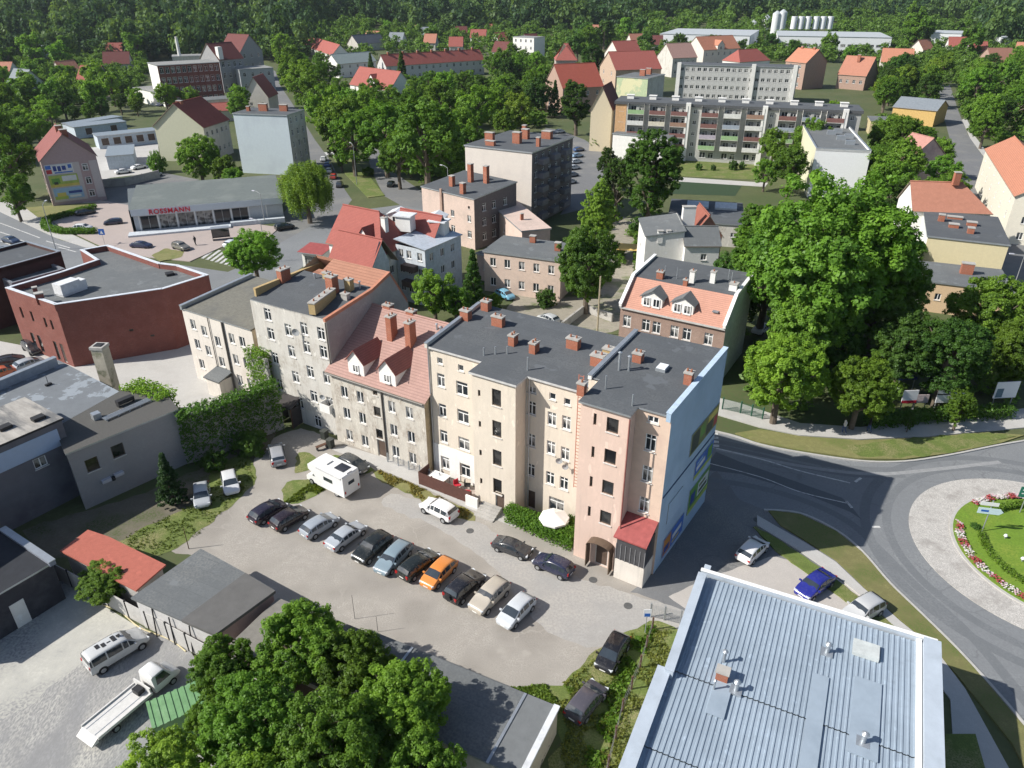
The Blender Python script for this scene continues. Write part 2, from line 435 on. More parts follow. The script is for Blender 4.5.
        rim = [E[0], E[1]]+([Rg[1]] if not hip[1] else [])+[E[2], E[3]]+([Rg[0]] if not hip[0] else [])
        for i in range(len(rim)):
            a, b = rim[i], rim[(i+1) % len(rim)]; mb.face([a, b, up(b), up(a)], 1)
        d = Vector(Rg[1])-Vector(Rg[0])
        if d.length > .2: mb.tube(Vector(up(Rg[0])), Vector(up(Rg[1])), .13, n=6, mi=0)
        return part(name, mb, [m, under or mat('eave_wood', (.25, .2, .16))], s.root)
    def chimney(s, u, v, z0, w, d, h, m=None, pots=2, rz=0.):
        mb = MB(); mb.box(-w/2, -d/2, 0, w/2, d/2, h-.12, 0); mb.box(-w/2-.06, -d/2-.06, h-.12, w/2+.06, d/2+.06, h, 1)
        o = part('chimney', mb, [m or BRICK_O(), CONC()], s.root, (u, v, z0), rz)
        if pots and s.near:
            pb = MB()
            for i in range(pots):
                x = (i+.5)/pots*w-w/2 if w >= d else 0; y = 0 if w >= d else (i+.5)/pots*d-d/2
                pb.tube((x, y, h), (x, y, h+.22), .09, .08, 8)
            part('chimney_pot', pb, [mat('clay_pot', (.3, .13, .08))], o)
        return o
    def vent(s, u, v, z0, h=.9, r=.09, cap=True):
        mb = MB(); mb.tube((0, 0, 0), (0, 0, h), r, n=8)
        if cap: mb.tube((0, 0, h+.03), (0, 0, h+.12), r*1.9, r*.4, 8)
        return part('vent_pipe', mb, [METAL()], s.root, (u, v, z0))
    def dormer(s, u, v, z, w, h, d, wallm, roofm, ang=0., gh=.8, win=(.8, .9), side=0., flatroof=False):
        """front faces -v at (u,v), base z; depth d back into the roof"""
        mb = MB(); X = w/2
        mb.face([(-X, 0, 0), (X, 0, 0), (X, 0, h), (0, 0, h+gh), (-X, 0, h)], 0)
        mb.face([(X, 0, 0), (X, d, 0), (X, d, h), (X, 0, h)], 0); mb.face([(-X, d, 0), (-X, 0, 0), (-X, 0, h), (-X, d, h)], 0)
        o_ = .2; k = gh/X
        for sx in (-1, 1):
            a = [(0, -o_, h+gh+.02), (sx*(X+o_), -o_, h-k*o_+.02), (sx*(X+o_), d, h-k*o_+.02), (0, d, h+gh+.02)]
            b = [(p[0], p[1], p[2]+.1) for p in a]
            if sx > 0: a, b = a[::-1], b[::-1]
            mb.face(b, 1); mb.face(a[::-1], 1)
            for i in range(4): mb.face([a[i], a[(i+1) % 4], b[(i+1) % 4], b[i]], 1)
        o = part('dormer', mb, [wallm, roofm], s.root, (u, v, z), ang)
        if win:
            fr, pa, si, full = window_mesh(win[0], win[1], 'win')
            obj('window', full, o, (0, -.16, h*.52), 0)
        return o

def box_poly(u0, v0, u1, v1): return [(u0, v0), (u1, v0), (u1, v1), (u0, v1)]
def frame_px(A, B, z):
    a = G(*A, z); b = G(*B, z); d = b-a
    return (a.x, a.y), math.degrees(math.atan2(d.y, d.x)), d.length
def win_grid(us, zs, w, h, kind='win', skip=()):
    return [(u, z, w, h, kind) for j, z in enumerate(zs) for i, u in enumerate(us) if (i, j) not in skip]
def spread(L, n, m=.0): return [m+(L-2*m)*(i+.5)/n for i in range(n)]

def block(name, label, A, B, h, d, wall, roof='flat', roofm=None, zr=None, axis='u', wf=None, wr=None, wl=None, over=.3, hip=(0, 0), cat='building', group=None, near=False, chim=(), r=.5, rot=None, length=None):
    """a box house from the two ends A, B (pixels) of its front eave at height h; wf/wr/wl = (columns, rows, w, h, kind) of front/right/left windows"""
    o, rot_, L_ = frame_px(A, B, h); rot = rot_ if rot is None else rot; L = length or L_
    b = Bld(name, label, cat, o, rot, group, near)
    b.L = L; b.d = d; b.h = h
    def gw(spec, length):
        if not spec: return []
        nc, nr, w, hh = spec[:4]; kind = spec[4] if len(spec) > 4 else 'win'
        return win_grid(spread(length, nc, .3), [h/nr*(j+.55) for j in range(nr)], w, hh, kind)
    apex = {}
    if roof == 'gable':
        if axis == 'u' and not hip[0]: apex[3] = (d-d*r, zr)
        if axis == 'u' and not hip[1]: apex[1] = (d*r, zr)
        if axis == 'v' and not hip[0]: apex[0] = (L*r, zr)
        if axis == 'v' and not hip[1]: apex[2] = (L-L*r, zr)
    b.walls(box_poly(0, 0, L, d), h, wall, {0: gw(wf, L), 1: gw(wr, d), 3: gw(wl, d)}, apex=apex)
    if roof == 'gable': b.gable(0, 0, L, d, h, zr, axis, over, roofm or TILE_RED(), hip, r)
    elif roof == 'flat': b.flat(box_poly(0, 0, L, d), h, over*.6, .25, roofm)
    elif roof == 'parapet':
        b.flat(box_poly(.02, .02, L-.02, d-.02), h-.5, -.1, .2, roofm)
        q = .15; b.parapet([(q, q), (L-q, q), (L-q, d-q), (q, d-q)], .3, h-.5, h+.1, wall if not isinstance(wall, list) else wall[0], closed=True)
    for c in chim:
        b.chimney(c[0]*L, c[1]*d, c[2], c[3], c[4], c[5], pots=0)
    return b
# ------------------------------------------------------------------ the near row of houses
ROWO, ROWR = Vector((-27.02, 71.20)), R(-31.5)
def rowpt(u, v): return (ROWO.x+u*math.cos(ROWR)-v*math.sin(ROWR), ROWO.y+u*math.sin(ROWR)+v*math.cos(ROWR))
def rowbld(name, label, u, v): return Bld(name, label, 'building', rowpt(u, v), -31.5, None, True)
def lin(v0, z0, v1, z1): return lambda x, y: z0+(y-v0)*(z1-z0)/(v1-v0)
def dish(b, p, r=.45):
    mb = MB(); n = 12
    ring = [(r*math.cos(2*math.pi*i/n), -.12, r*math.sin(2*math.pi*i/n)) for i in range(n)]
    for i in range(n): mb.face([(0, 0, 0), ring[(i+1) % n], ring[i]]); mb.face([(0, .01, 0), ring[i], ring[(i+1) % n]])
    mb.tube((0, 0, 0), (0, -.5, .05), .015, n=5); mb.tube((0, .01, 0), (0, .3, -.05), .025, n=5)
    part('satellite_dish', mb, [mat('dish_grey', (.36, .37, .38), rough=.5)], b.root, p, .4)

# grey five-storey tenement
b = rowbld('tenement_house', 'tall grey tenement with black roof and long yellow chimney, left of the maroon tiled house', 0, 0)
W = win_grid([], [], 0, 0)
for u, zs in ((2.35, (12.2, 10., 7.2, 4., 1.15)), (5.1, (11.1, 8.7, 5.7, 2.6)), (7.42, (11.8, 9.78, 6.95, 4.05, 1.)), (9.72, (11.8, 9.8, 6.9, 3.95))):
    W += [(u, z-.1, .95, 1.35, 'old') for z in zs]
W.append((4.1, 1.05, 1.0, 2.1, 'door'))
b.walls([(0, 0), (10.7, 0), (10.7, 12.3), (0, 12.3)], [13.2, 13.4, 11., 11.], [PL_GREY(), mat('gable_grey', (.36, .345, .33), scale=.8, col2=(.27, .26, .25), s2=.5, fine=.1), PL_GREY(), mat('gable_ochre', (.42, .34, .22), col2=(.3, .25, .18), s2=.5)], {0: W, 2: win_grid([2, 4.5, 7, 9], [3, 6, 9], .95, 1.4, 'old')}, apex={1: [(9.8, 15.1), (6.9, 14.1)], 3: [(12.3-6.9, 14.1), (12.3-9.8, 15.1)]})
b.flat(box_poly(.02, 0, 10.4, 7.4), lin(0, 13.2, 7.4, 14.1), .0, .12)
mb = MB()
mb.prism([(2.6, 7.), (10.4, 7.), (10.4, 9.8), (2.6, 9.8)], 13.9, lin(7., 14.05, 9.8, 15.25), 0); mb.prism([(.05, 9.81), (10.4, 9.81), (10.4, 12.6), (.05, 12.6)], lin(9.8, 14.9, 12.6, 10.6), lin(9.8, 15.25, 12.6, 10.8), 0)
mb.prism([(1.2, 5.2), (3.6, 5.2), (3.6, 8.9), (1.2, 8.9)], 13.6, lambda x, y: 13.8+1.25*(1-abs(x-2.4)/1.2)+.3*(y-5.2)/3.7, 0)
part('tiled_roof', mb, [mat_tile('tile_brown', (.40, .20, .135))], b.root)
b.parapet([(10.58, -.05), (10.58, 6.9), (10.58, 9.8), (10.58, 12.3)], .25, lambda x, y: {0: 13.2, 1: 14.0}.get(int(y > 3), 14) if y < 9 else (14.9 if y < 11 else 10.9), lambda x, y: 13.5 if y < 3 else 14.3 if y < 8 else 15.25 if y < 11 else 11.3, mat('coping_tile', (.45, .2, .13)), mat('coping_tile', (.45, .2, .13)))
YB = mat_brick('brick_yellow', (.55, .40, .19), (.35, .3, .2), 4.)
b.parapet([(.15, .8), (.15, 11.8)], .3, 13.2, 14.25, YB, YB, .05)
b.chimney(.3, 4.6, 13.4, .7, 1.3, 1.9, pots=2); b.chimney(8.3, 2.1, 13.5, 4.2, .7, 1.25, YB, pots=4, rz=R(105)); b.chimney(7.2, 4.7, 13.7, .95, .9, 2.1, pots=2)
b.chimney(8.4, 5.9, 13.8, .8, .6, 1.5, YB, 1); b.chimney(9.4, 4.2, 13.7, .8, .5, .8, CONC(), 1); b.chimney(4.2, 7.0, 13.9, .7, .6, 1., YB, 1)
b.vent(9.2, 6.6, 13.9, 1.); b.vent(3., 6.4, 13.9, .7)
dish(b, (6.6, -.35, 11.3), .4); dish(b, (9.1, -.35, 4.6), .3)
mb = MB(); mb.prism([(2.9, -1.5), (5.2, -1.5), (5.2, 0), (2.9, 0)], lambda x, y: 2.35+.3*(y+1.5), lambda x, y: 2.5+.4*(y+1.5), 0); mb.box(2.95, -1.45, 0, 3.07, -1.33, 2.4, 1); mb.box(5.03, -1.45, 0, 5.15, -1.33, 2.4, 1); mb.box(2.95, -1.4, .05, 3.0, -.02, 2.35, 0); mb.box(5.1, -1.4, .05, 5.15, -.02, 2.35, 0)
part('porch', mb, [mat('porch_dark', (.05, .045, .045)), WOODD()], b.root)
mb = MB(); mb.box(9.1, -.95, 3.2, 10.5, -.002, 3.35, 0); mb.box(9.1, -.95, 3.35, 10.5, -.9, 4.15, 0); mb.box(9.1, -.9, 3.35, 9.15, -.002, 4.15, 0); mb.box(10.45, -.9, 3.35, 10.5, -.002, 4.15, 0)
part('balcony', mb, [PL_WHITE()], b.root)
mb = MB(); mb.tube((10.6, -.1, .05), (10.6, -.1, 13.1), .07, n=6); part('drainpipe', mb, [mat('pipe_dark', (.12, .11, .1), rough=.5)], b.root)

# lower house with maroon-pink tiles, two dormers and two tall chimneys
b = rowbld('tiled_house', 'low grey house with maroon pink tiled roof, two white dormers and two tall brick chimneys', 10.75, -.6)
W = []
for u, zs, k in ((1.8, (6.27, 3.8, 1.2), 'win'), (3.88, (6.3, 3.88, 1.2), 'win'), (5.93, (5.28, 2.7), 'dark'), (7.87, (6.4, 3.8, 1.3), 'win'), (10.0, (6.4, 3.7, 1.25), 'win')):
    W += [(u, z, .85, 1.25 if k == 'win' else 1.1, k) for z in zs]
W += [(6.05, 1.0, 1.1, 1.95, 'door'), (5.9, 7.35, .55, .5, 'dark')]
b.walls([(0, 0), (11.85, 0), (11.85, 8.4), (0, 8.4)], [8.2, 8.2, 9.5, 9.5], [mat('plaster_stained', (.56, .525, .465), var=.2, scale=1.1, col2=(.34, .29, .24), s2=.85, t2=(.47, .56), stretch=(1, 1, .5), fine=.1, streak=.4), mat('gable_ochre', (.42, .34, .22)), PL_GREY(), PL_GREY()], {0: W}, apex={1: (7.2, 12.6), 3: (8.4-7.2, 12.6)})
b.gable(0, 0, 11.85, 8.4, 8.2, 12.6, 'u', .3, TILE_PINK(), (0, 0), 7.2/8.4, ze2=9.5)
for u in (3.4, 7.3):
    b.dormer(u, .35, 8.3, 2.0, 1.7, 3.4, PL_WHITE(), mat_tile('tile_dormer', (.30, .12, .10)), 0, 1.1, (.75, .85))
for u, v in ((4.6, 4.6), (7.1, 4.4)): b.chimney(u, v, 10.4, .65, .95, 3.1, BRICK_O(), 2)
for u in (1.9, 4.9): b.chimney(u, 7.4, 12., .9, .7, 1.1, BRICK_O(), 2)
b.vent(9.4, 6.2, 11.9, .8); b.vent(8.8, 6.4, 11.9, .9)
mb = MB(); mb.box(9.0, 4.6, 11.2, 9.7, 5.3, 11.42, 0); part('skylight', mb, [FRAME()], b.root)
mb = MB(); mb.tube((6.75, -.09, .05), (6.75, -.09, 8.1), .08, n=6); mb.tube((-.1, -.36, 8.02), (11.95, -.36, 8.02), .09, n=6); part('drainpipe', mb, [mat('pipe_dark', (.12, .11, .1))], b.root)

# beige four-storey house
b = rowbld('apartment_house', 'beige four storey house with black flat roof and stair bay above the brown fenced terrace', 22.7, 0)
P_ = [(0, .2), (6.1, .2), (6.1, -1.75), (10.4, -1.75), (10.4, -.05), (16.0, -.05), (16.0, 8.7), (0, 8.6)]
WL = []; WM = []; WR = []
for u, zs in ((1.35, (10.45, 7.3, 4.45)), (3.65, (10.25, 7.35, 4.4))): WL += [(u, z, .85 if u < 2 else 1.25, 1.35, 'win') for z in zs]
WL += [(1.35, 12.4, .6, .62, 'win'), (3.6, 12.3, .6, .62, 'win'), (1.4, 1.5, .9, 1.5, 'win'), (3.7, 1.4, 1.1, 1.4, 'win')]
for z in (11.75, 8.7, 5.75, 2.7): WM += [(2.45, z-.05, .9, 1.6, 'dark'), (.72, z-.1, .25, .6, 'slit')]
WM.append((2.7, 1.05, .95, 2.0, 'door'))
for u, zs in ((.55, (12.35, 10.6, 7.4, 4.3)), (2.5, (10.15, 7.3, 4.15)), (3.85, (10.2, 7.15, 4.1))): WR += [(u, z, .82, 1.3 if z < 12 else .62, 'old' if z < 12 else 'win') for z in zs]
WR += [(2.5, 12.3, .6, .62, 'win'), (3.85, 12.2, .6, .62, 'win'), (.6, 1.1, .95, 2.0, 'door'), (3.2, 1.5, 1.5, 1.5, 'win')]
b.walls(P_, [13.5, 13.5, 13.3, 13.3, 13.5, 13.5, 14.4, 14.4], [PL_BEIGE()]*6+[PL_GREY(), PL_GREY()], {0: WL, 2: WM, 4: WR, 6: win_grid([2, 5, 8, 11, 14], [2, 5, 8, 11], 1, 1.5)})
zf = lambda x, y: 13.45+.105*max(0, y)+.05*min(0, y)
mb = MB(); Q = [(0.02, -.05), (6.0, -.05), (5.95, -2.0), (10.6, -2.0), (10.62, -.3), (15.9, -.3), (15.9, 8.9), (.02, 8.8)]
mb.prism(Q, lambda x, y: zf(x, y)+.03, lambda x, y: zf(x, y)+.22, 1, 0); part('roof', mb, [BITUMEN(), mat('fascia', (.5, .5, .5), rough=.5)], b.root)
b.parapet([(.12, 0), (.12, 8.6)], .28, lambda x, y: 13.5+.105*y, lambda x, y: 13.95+.105*y, PL_GREY())
b.parapet([(15.88, -.1), (15.88, 8.7)], .3, lambda x, y: 13.5+.105*max(y, 0), lambda x, y: 14.1+.105*max(y, 0), PL_WHITE())
for u, v, w, d in ((.5, 5.6, .9, .7), (1.2, 8., .8, .7), (3.9, 5.9, 1.15, .6), (6.9, 3.6, .6, .75), (9.2, 3.3, .6, .8), (11.9, 5.4, 1.1, .7), (15.0, 3.9, 1.1, .9)):
    b.chimney(u, v, zf(u, v)+.15, w, d, 1.05, BRICK_O(), 2)
b.chimney(15.1, 5.6, zf(0, 5.6)+.15, .8, .7, .8, YB, 1)
for u, v, h in ((5.6, .9, .8), (6.4, 1.5, .8), (7.3, 2., .8), (10.2, .5, 1.3)): b.vent(u, v, zf(u, v)+.15, h, .07, False)
mb = MB(); mb.box(.02, .13, 2.2, 5.2, .198, 3.4)
for x0, x1 in ((.02, .9), (1.9, 3.1), (4.3, 5.2)): mb.box(x0, .131, .02, x1, .197, 2.2)
part('white_plaster_band', mb, [PL_WHITE()], b.root)
for u in (.15, 10.75, 15.7):
    v = -.14 if u > 10 else .1
    mb = MB(); mb.tube((u, v, .1), (u, v, 13.4), .065, n=6); part('drainpipe', mb, [METAL()], b.root)
dish(b, (13.9, -.4, 6.6), .3); dish(b, (14.5, -.4, 6.2), .28)
mb = MB()
for i in range(5): mb.box(.9-.0, -2.2-i*.32, 0, 2.9, -1.88-i*.32, .62-.125*i)
part('entrance_steps', mb, [CONC()], b.root, (1.6+4.6, 0, 0))
# ladder of brick-red iron up the joint to the pink house
mb = MB()
for sx in (0, .42): mb.box(sx, 0, 4.4, sx+.05, .05, 15.2)
for i in range(34): mb.box(.05, .01, 4.5+i*.32, .42, .04, 4.54+i*.32)
part('roof_ladder', mb, [mat('iron_red', (.42, .15, .1), rough=.7)], b.root, (15.35, -.45, 0))

# pink corner house with the blue gable wall
b = rowbld('corner_house', 'pink corner house with black roof, red porch roof and bright blue gable wall with posters', 38.8, 0)
P_ = [(1.0, -3.45), (4.85, -3.45), (4.85, -2.15), (7.55, -2.15), (7.95, 9.3), (.0, 8.9), (0, -.2), (1.0, -.2)]
WL = [(2.62, z, .95, 1.25, 'dark') for z in (13.5, 10.75, 7.9, 5.0)]+[(1.2, z+.1, .25, 1.0, 'slit') for z in (13.5, 10.6, 7.85, 4.95)]+[(2.5, 1.1, 1.15, 2.1, 'door')]
WR = [(1.35, 14.15, .85, .55, 'win')]+[(1.33, z, .85, 1.45, 'old') for z in (12.15, 9.35, 6.45)]
BLUE = mat('gable_blue', (.35, .46, .585), var=.07, scale=.7, col2=(.29, .39, .52), s2=.25)
zt = lambda v: 14.75+.045*(v+3.4)
b.walls(P_, [zt(p[1]) for p in P_], [PL_PINK(), PL_PINK(), mat('plaster_palepink', (.62, .475, .38), var=.07, col2=(.54, .4, .33), s2=.35), BLUE, PL_GREY(), PL_BEIGE(), PL_BEIGE(), PL_PINK()], {0: WL, 2: WR})
mb = MB(); Q = [(.9, -3.7), (5.05, -3.7), (5.05, -2.35), (7.4, -2.35), (7.8, 9.3), (0, 8.9), (0, -.1), (.9, -.1)]
mb.prism(Q, lambda x, y: zt(y)+.01, lambda x, y: zt(y)+.16, 1, 0); part('roof', mb, [BITUMEN(), METAL()], b.root)
b.parapet([(7.42, -2.3), (7.82, 9.3)], .34, lambda x, y: zt(y)-.3, lambda x, y: zt(y)+.42, BLUE, mat('coping_blue', (.45, .56, .68), rough=.5))
b.parapet([(.1, -.1), (.1, 8.9)], .3, lambda x, y: zt(y), lambda x, y: zt(y)+.35, PL_WHITE())
b.chimney(2.3, 4.0, zt(4), .75, .7, 1.0, BRICK_O(), 2); b.chimney(7.0, 2.6, zt(2.6), .6, .6, 1.2, BRICK_O(), 2); b.chimney(.6, -2.6, zt(-2.6), .6, .5, 1.1, BRICK_O(), 1)
for u, v, h in ((1.6, 1.9, 1.6), (2.3, 2.2, 1.3), (1.9, -1.2, 1.2), (4.6, -2.4, 1.)): b.vent(u, v, zt(v)+.1, h, .1 if h > 1.2 else .06, h > 1.2)
mb = MB(); mb.box(-.4, -.5, 0, .4, .5, .3, 0); mb.box(-.36, -.46, .3, .36, .46, .36, 1); part('skylight', mb, [METAL(), mat('dome_white', (.75, .77, .8), rough=.3)], b.root, (4.5, 3.7, zt(3.7)+.1))
# porch with red roof and glazed veranda
mb = MB(); mb.prism([(4.75, -4.3), (7.5, -4.3), (7.5, -2.17), (4.87, -2.17)], lambda x, y: 4.15+.5*(y+4.3), lambda x, y: 4.28+.5*(y+4.3), 0)
part('porch_roof', mb, [mat('sheet_red', (.30, .075, .07), rough=.6, var=.18, scale=2., streak=.2)], b.root)
mb = MB(); mb.box(4.95, -4.1, .02, 7.4, -2.17, 2.0, 0); mb.box(4.98, -4.07, 2.0, 7.37, -2.17, 4.2, 1)
for i in range(7): mb.box(4.94+i*.4, -4.12, 2., 4.98+i*.4, -4.06, 3.55, 2)
part('veranda', mb, [PL_CREAM(), mat('veranda_dark', (.06, .06, .065), rough=.3), mat('veranda_post', (.25, .25, .26))], b.root)
mb = MB(); n = 8
for i in range(n):
    a0, a1 = math.pi*i/n, math.pi*(i+1)/n
    f = lambda a: (1.05*-math.cos(a), .42*math.sin(a))
    (x0, z0), (x1, z1) = f(a0), f(a1)
    mb.face([(x0, 0, z0), (x1, 0, z1), (x1, -.85, z1), (x0, -.85, z0)][::-1]); mb.face([(x0, 0, z0-.05), (x1, 0, z1-.05), (x1, -.85, z1-.05), (x0, -.85, z0-.05)]); mb.face([(x0, -.85, z0), (x1, -.85, z1), (x1, -.85, z1-.05), (x0, -.85, z0-.05)])
mb.box(-1.05, -.8, -2.3, -.98, -.05, 0); mb.box(.98, -.8, -2.3, 1.05, -.05, 0)
part('door_canopy', mb, [mat('canopy_brown', (.12, .085, .06), rough=.6)], b.root, (3.5, -3.46, 2.45))
mb = MB(); mb.tube((4.98, -3.6, .05), (4.98, -3.6, 14.5), .06, n=6); part('drainpipe', mb, [mat('pipe_red', (.3, .12, .1))], b.root)
# posters painted boards on the blue gable (u = 7.55..7.95)
def poster(v0, z0, v1, z1, cols, seed, sc=2.):
    m, nt, bs = new_mat('poster_print'); v = tc(nt)
    f = noise(nt, v, sc, 3, .55); w = N(nt, 'ShaderNodeValToRGB'); cr = w.color_ramp; cr.interpolation = 'CONSTANT'
    while len(cr.elements) < len(cols): cr.elements.new(.5)
    for i, c in enumerate(cols): cr.elements[i].position = .3+.4*i/len(cols) if i else 0; cr.elements[i].color = (*c, 1)
    nt.links.new(f, w.inputs[0]); nt.links.new(w.outputs[0], bs.inputs['Base Color']); bs.inputs['Roughness'].default_value = .5
    return m
def gx(v): return 7.55+.4*(v+2.15)/11.45
def gposter(v0, z0, v1, z1, m, slant=0.):
    mb = MB()
    for off, mi in ((.06, 0),):
        a, c = (gx(v0)+off, v0, 0), (gx(v1)+off, v1, 0)
        P = [(a[0], a[1], z0), (c[0], c[1], z0+slant), (c[0], c[1], z1+slant), (a[0], a[1], z1)]
        Q = [(p[0]-.055, p[1], p[2]) for p in P]
        mb.face(P, 0)
        for i in range(4): mb.face([Q[i], Q[(i+1) % 4], P[(i+1) % 4], P[i]], 1)
    part('poster', mb, [m, METAL()], b.root)
def flat_print(name, col): return mat(name, col, rough=.5, var=.08, scale=1.5, col2=tuple(x*.8 for x in col), s2=.6)
PR = {k: flat_print('print_'+k, c) for k, c in dict(navy=(.04, .07, .26), blue=(.06, .15, .48), sky=(.30, .45, .62), green=(.13, .29, .06), lime=(.36, .45, .10), white=(.62, .63, .63), orange=(.5, .22, .05), yellow=(.58, .48, .12), dark=(.045, .06, .05), red=(.42, .05, .06), olive=(.17, .19, .08)).items()}
def gprint(v0, z0, v1, z1, base, marks):
    gposter(v0, z0, v1, z1, PR[base])
    L, Hh = v1-v0, z1-z0
    for k, (a, c, d, e, col, sl) in enumerate(marks):
        mb = MB(); va, vb = v0+a*L, v0+d*L; za, zb = z0+c*Hh, z0+e*Hh; o_ = .064+.002*k
        mb.face([(gx(va)+o_, va, za), (gx(vb)+o_, vb, za+sl), (gx(vb)+o_, vb, zb+sl), (gx(va)+o_, va, zb)]); part('poster_print', mb, [PR[col]], b.root)
gprint(2.9, 8.5, 9.2, 10.6, 'olive', [(.04, .08, .3, .9, 'dark', 0), (.34, .3, .5, .85, 'green', .1), (.55, .1, .8, .6, 'dark', 0), (.6, .62, .95, .9, 'yellow', 0), (.84, .1, .97, .55, 'red', 0)])
gprint(4.9, 5.0, 9.2, 6.9, 'blue', [(0, 0, 1, .22, 'lime', .0), (.08, .4, .55, .62, 'white', .1), (.08, .7, .4, .82, 'sky', .1), (.68, .3, .94, .9, 'green', 0)])
gprint(4.4, 1.6, 9.2, 4.2, 'green', [(0, .0, 1, .2, 'lime', 0), (.42, .3, .95, .85, 'white', 0), (.48, .38, .9, .52, 'dark', 0), (.48, .62, .8, .74, 'olive', 0), (.08, .3, .3, .75, 'navy', 0)])
gprint(-.7, .6, 3.6, 2.5, 'blue', [(.02, .05, .36, .95, 'orange', 0), (.06, .15, .3, .5, 'navy', 0), (.45, .35, .9, .6, 'white', .12), (.45, .12, .8, .24, 'yellow', .05)])
gposter(-.5, 4.0, 2.4, 6.0, mat('poster_blank', (.36, .47, .60), var=.04))
mb = MB()
mb.bar((gx(-2.)+.03, -2.), (gx(9.2)+.03, 9.2), .05, 7.5, 7.62); part('wall_cable', mb, [mat('cable_dark', (.06, .09, .16))], b.root)

# brick house with the orange mansard roof behind
o_ = (13.2, 83.44)
b = Bld('mansard_house', 'brown brick house with orange mansard roof and two white dormers behind the corner house', 'building', o_, -31.0, None, True)
prof = [(0, 7.5), (3.2, 10.1), (10.4, 10.7)]
b.walls(box_poly(0, 0, 12.9, 10.4), [7.5, 7.5, 10.5, 10.5], [mat_brick('brick_brown', (.36, .245, .195), (.36, .31, .27), 4.), mat('gable_greenish', (.55, .58, .53), col2=(.42, .45, .41), s2=.35), PL_GREY(), PL_WHITE()],
    {0: [(u, z, 1.0, 1.5, 'old') for u in (.95, 3.4, 4.75, 7.0, 8.5, 11.1) for z in (5.7, 2.2)]}, apex={1: [(3.2, 10.2)], 3: [(10.4-3.2, 10.2)]})
mb = MB(); mb.prism([(.15, -.25), (12.75, -.25), (12.75, 3.2), (.15, 3.2)], lin(0, 7.5, 3.2, 10.1), lin(0, 7.68, 3.2, 10.28), 0); part('mansard', mb, [mat_tile('tile_mansard', (.52, .275, .205))], b.root)
mb = MB(); mb.prism([(.15, 3.2), (12.75, 3.2), (12.75, 10.3), (.15, 10.3)], lin(3.2, 10.0, 10.4, 10.5), lin(3.2, 10.3, 10.4, 10.8), 0); part('roof', mb, [BITUMEN()], b.root)
b.parapet([(.1, -.3), (.1, 3.2), (.1, 10.4)], .32, lambda x, y: 7.6 if y < 1 else 10.1 if y < 5 else 10.6, lambda x, y: 7.95 if y < 1 else 10.6 if y < 5 else 11.05, PL_WHITE(), FRAME())
b.parapet([(12.8, -.3), (12.8, 3.2), (12.8, 10.4)], .32, lambda x, y: 7.6 if y < 1 else 10.1 if y < 5 else 10.6, lambda x, y: 7.95 if y < 1 else 10.6 if y < 5 else 11.05, PL_WHITE(), FRAME())
mb = MB(); mb.box(0, -.32, 7.3, 12.9, -.002, 7.5); part('cornice', mb, [mat('cornice_grey', (.45, .44, .42))], b.root)
for u in (3.7, 7.5):
    d_ = b.dormer(u, .45, 7.85, 2.6, 1.3, 2.4, PL_WHITE(), BITUMEN_G(), 0, .75, None)
    fr, pa, si, full = window_mesh(.85, 1.05, 'win')
    for sx in (-.6, .6): obj('window', full, d_, (sx, -.16, .72))
b.chimney(3.2, 4.0, 10.2, .8, .6, 1.1, BRICK_O(), 2); b.chimney(7.0, 4.6, 10.3, .6, .6, 1.6, PL_WHITE(), 1); b.chimney(9.2, 5.6, 10.4, .6, .6, 1.5, PL_WHITE(), 1); b.chimney(12., 4.6, 10.4, .9, .9, .9, PL_WHITE(), 1); b.chimney(6.6, 3.4, 10.2, .5, .4, .9, BRICK_O(), 1)
for u, v in ((3.6, 4.4), (5., 4.8), (11.2, 6.4), (10.6, 7.2)): b.vent(u, v, 10.4, 1.5, .05, False)
mb = MB(); mb.box(-.35, -.5, 0, .35, .5, .12); part('skylight', mb, [mat('skylight_grey', (.2, .22, .24), rough=.2)], b.root, (11.2, 1.4, 8.7))

# ---- pale beige house left of the grey tenement
b = Bld('beige_house', 'three storey cream house with gravelled grey roof between brick building and grey tenement', 'building', rowpt(-13.3, .8), -31.5, None, True)
W = []
for u, zs in ((1.5, (7.4, 4.9, 2.3)), (3.3, (7.0, 4.5)), (5.4, (6.2, 3.6)), (8.0, (7.2, 4.6, 2.)), (9.7, (7.2, 4.6, 2.))): W += [(u, z, .9, 1.25, 'win') for z in zs]
b.walls(box_poly(0, 0, 11.6, 10.6), [9, 9, 9.6, 9.6], [PL_CREAM(), PL_CREAM(), PL_GREY(), PL_CREAM()], {0: W, 2: win_grid(spread(11.6, 5), [3, 6], 1, 1.4)})
b.flat(box_poly(.1, 0, 11.4, 10.5), lin(0, 9., 10.6, 9.6), .1, .12, mat('roof_gravel', (.17, .165, .14), var=.2, scale=3, col2=(.13, .13, .12), s2=.3))
b.parapet([(.12, 0), (.12, 10.5)], .35, lambda x, y: 9+.057*y, lambda x, y: 9.5+.057*y, METAL())
b.chimney(8.6, 8.6, 9.4, .9, .6, .8, BRICK_O(), 1); b.chimney(10.6, 8.4, 9.4, .7, 1.8, .7, YB, 1); b.vent(9.2, 5.0, 9.3, .8)
mb = MB(); mb.tube((6.9, -.12, .1), (6.9, -.12, 9.), .11, n=6); mb.tube((4.5, -.1, .1), (4.5, -.1, 9.), .05, n=6); part('drainpipe', mb, [mat('pipe_dark', (.12, .11, .1))], b.root)
mb = MB(); mb.box(4.5, -1.9, 0, 6.8, -.002, 2.2, 0); mb.prism([(4.3, -2.1), (7.0, -2.1), (7.0, -.01), (4.3, -.01)], lin(-2.1, 2.2, 0, 2.7), lin(-2.1, 2.32, 0, 2.85), 1)
part('porch', mb, [PL_CREAM(), BITUMEN_G()], b.root)

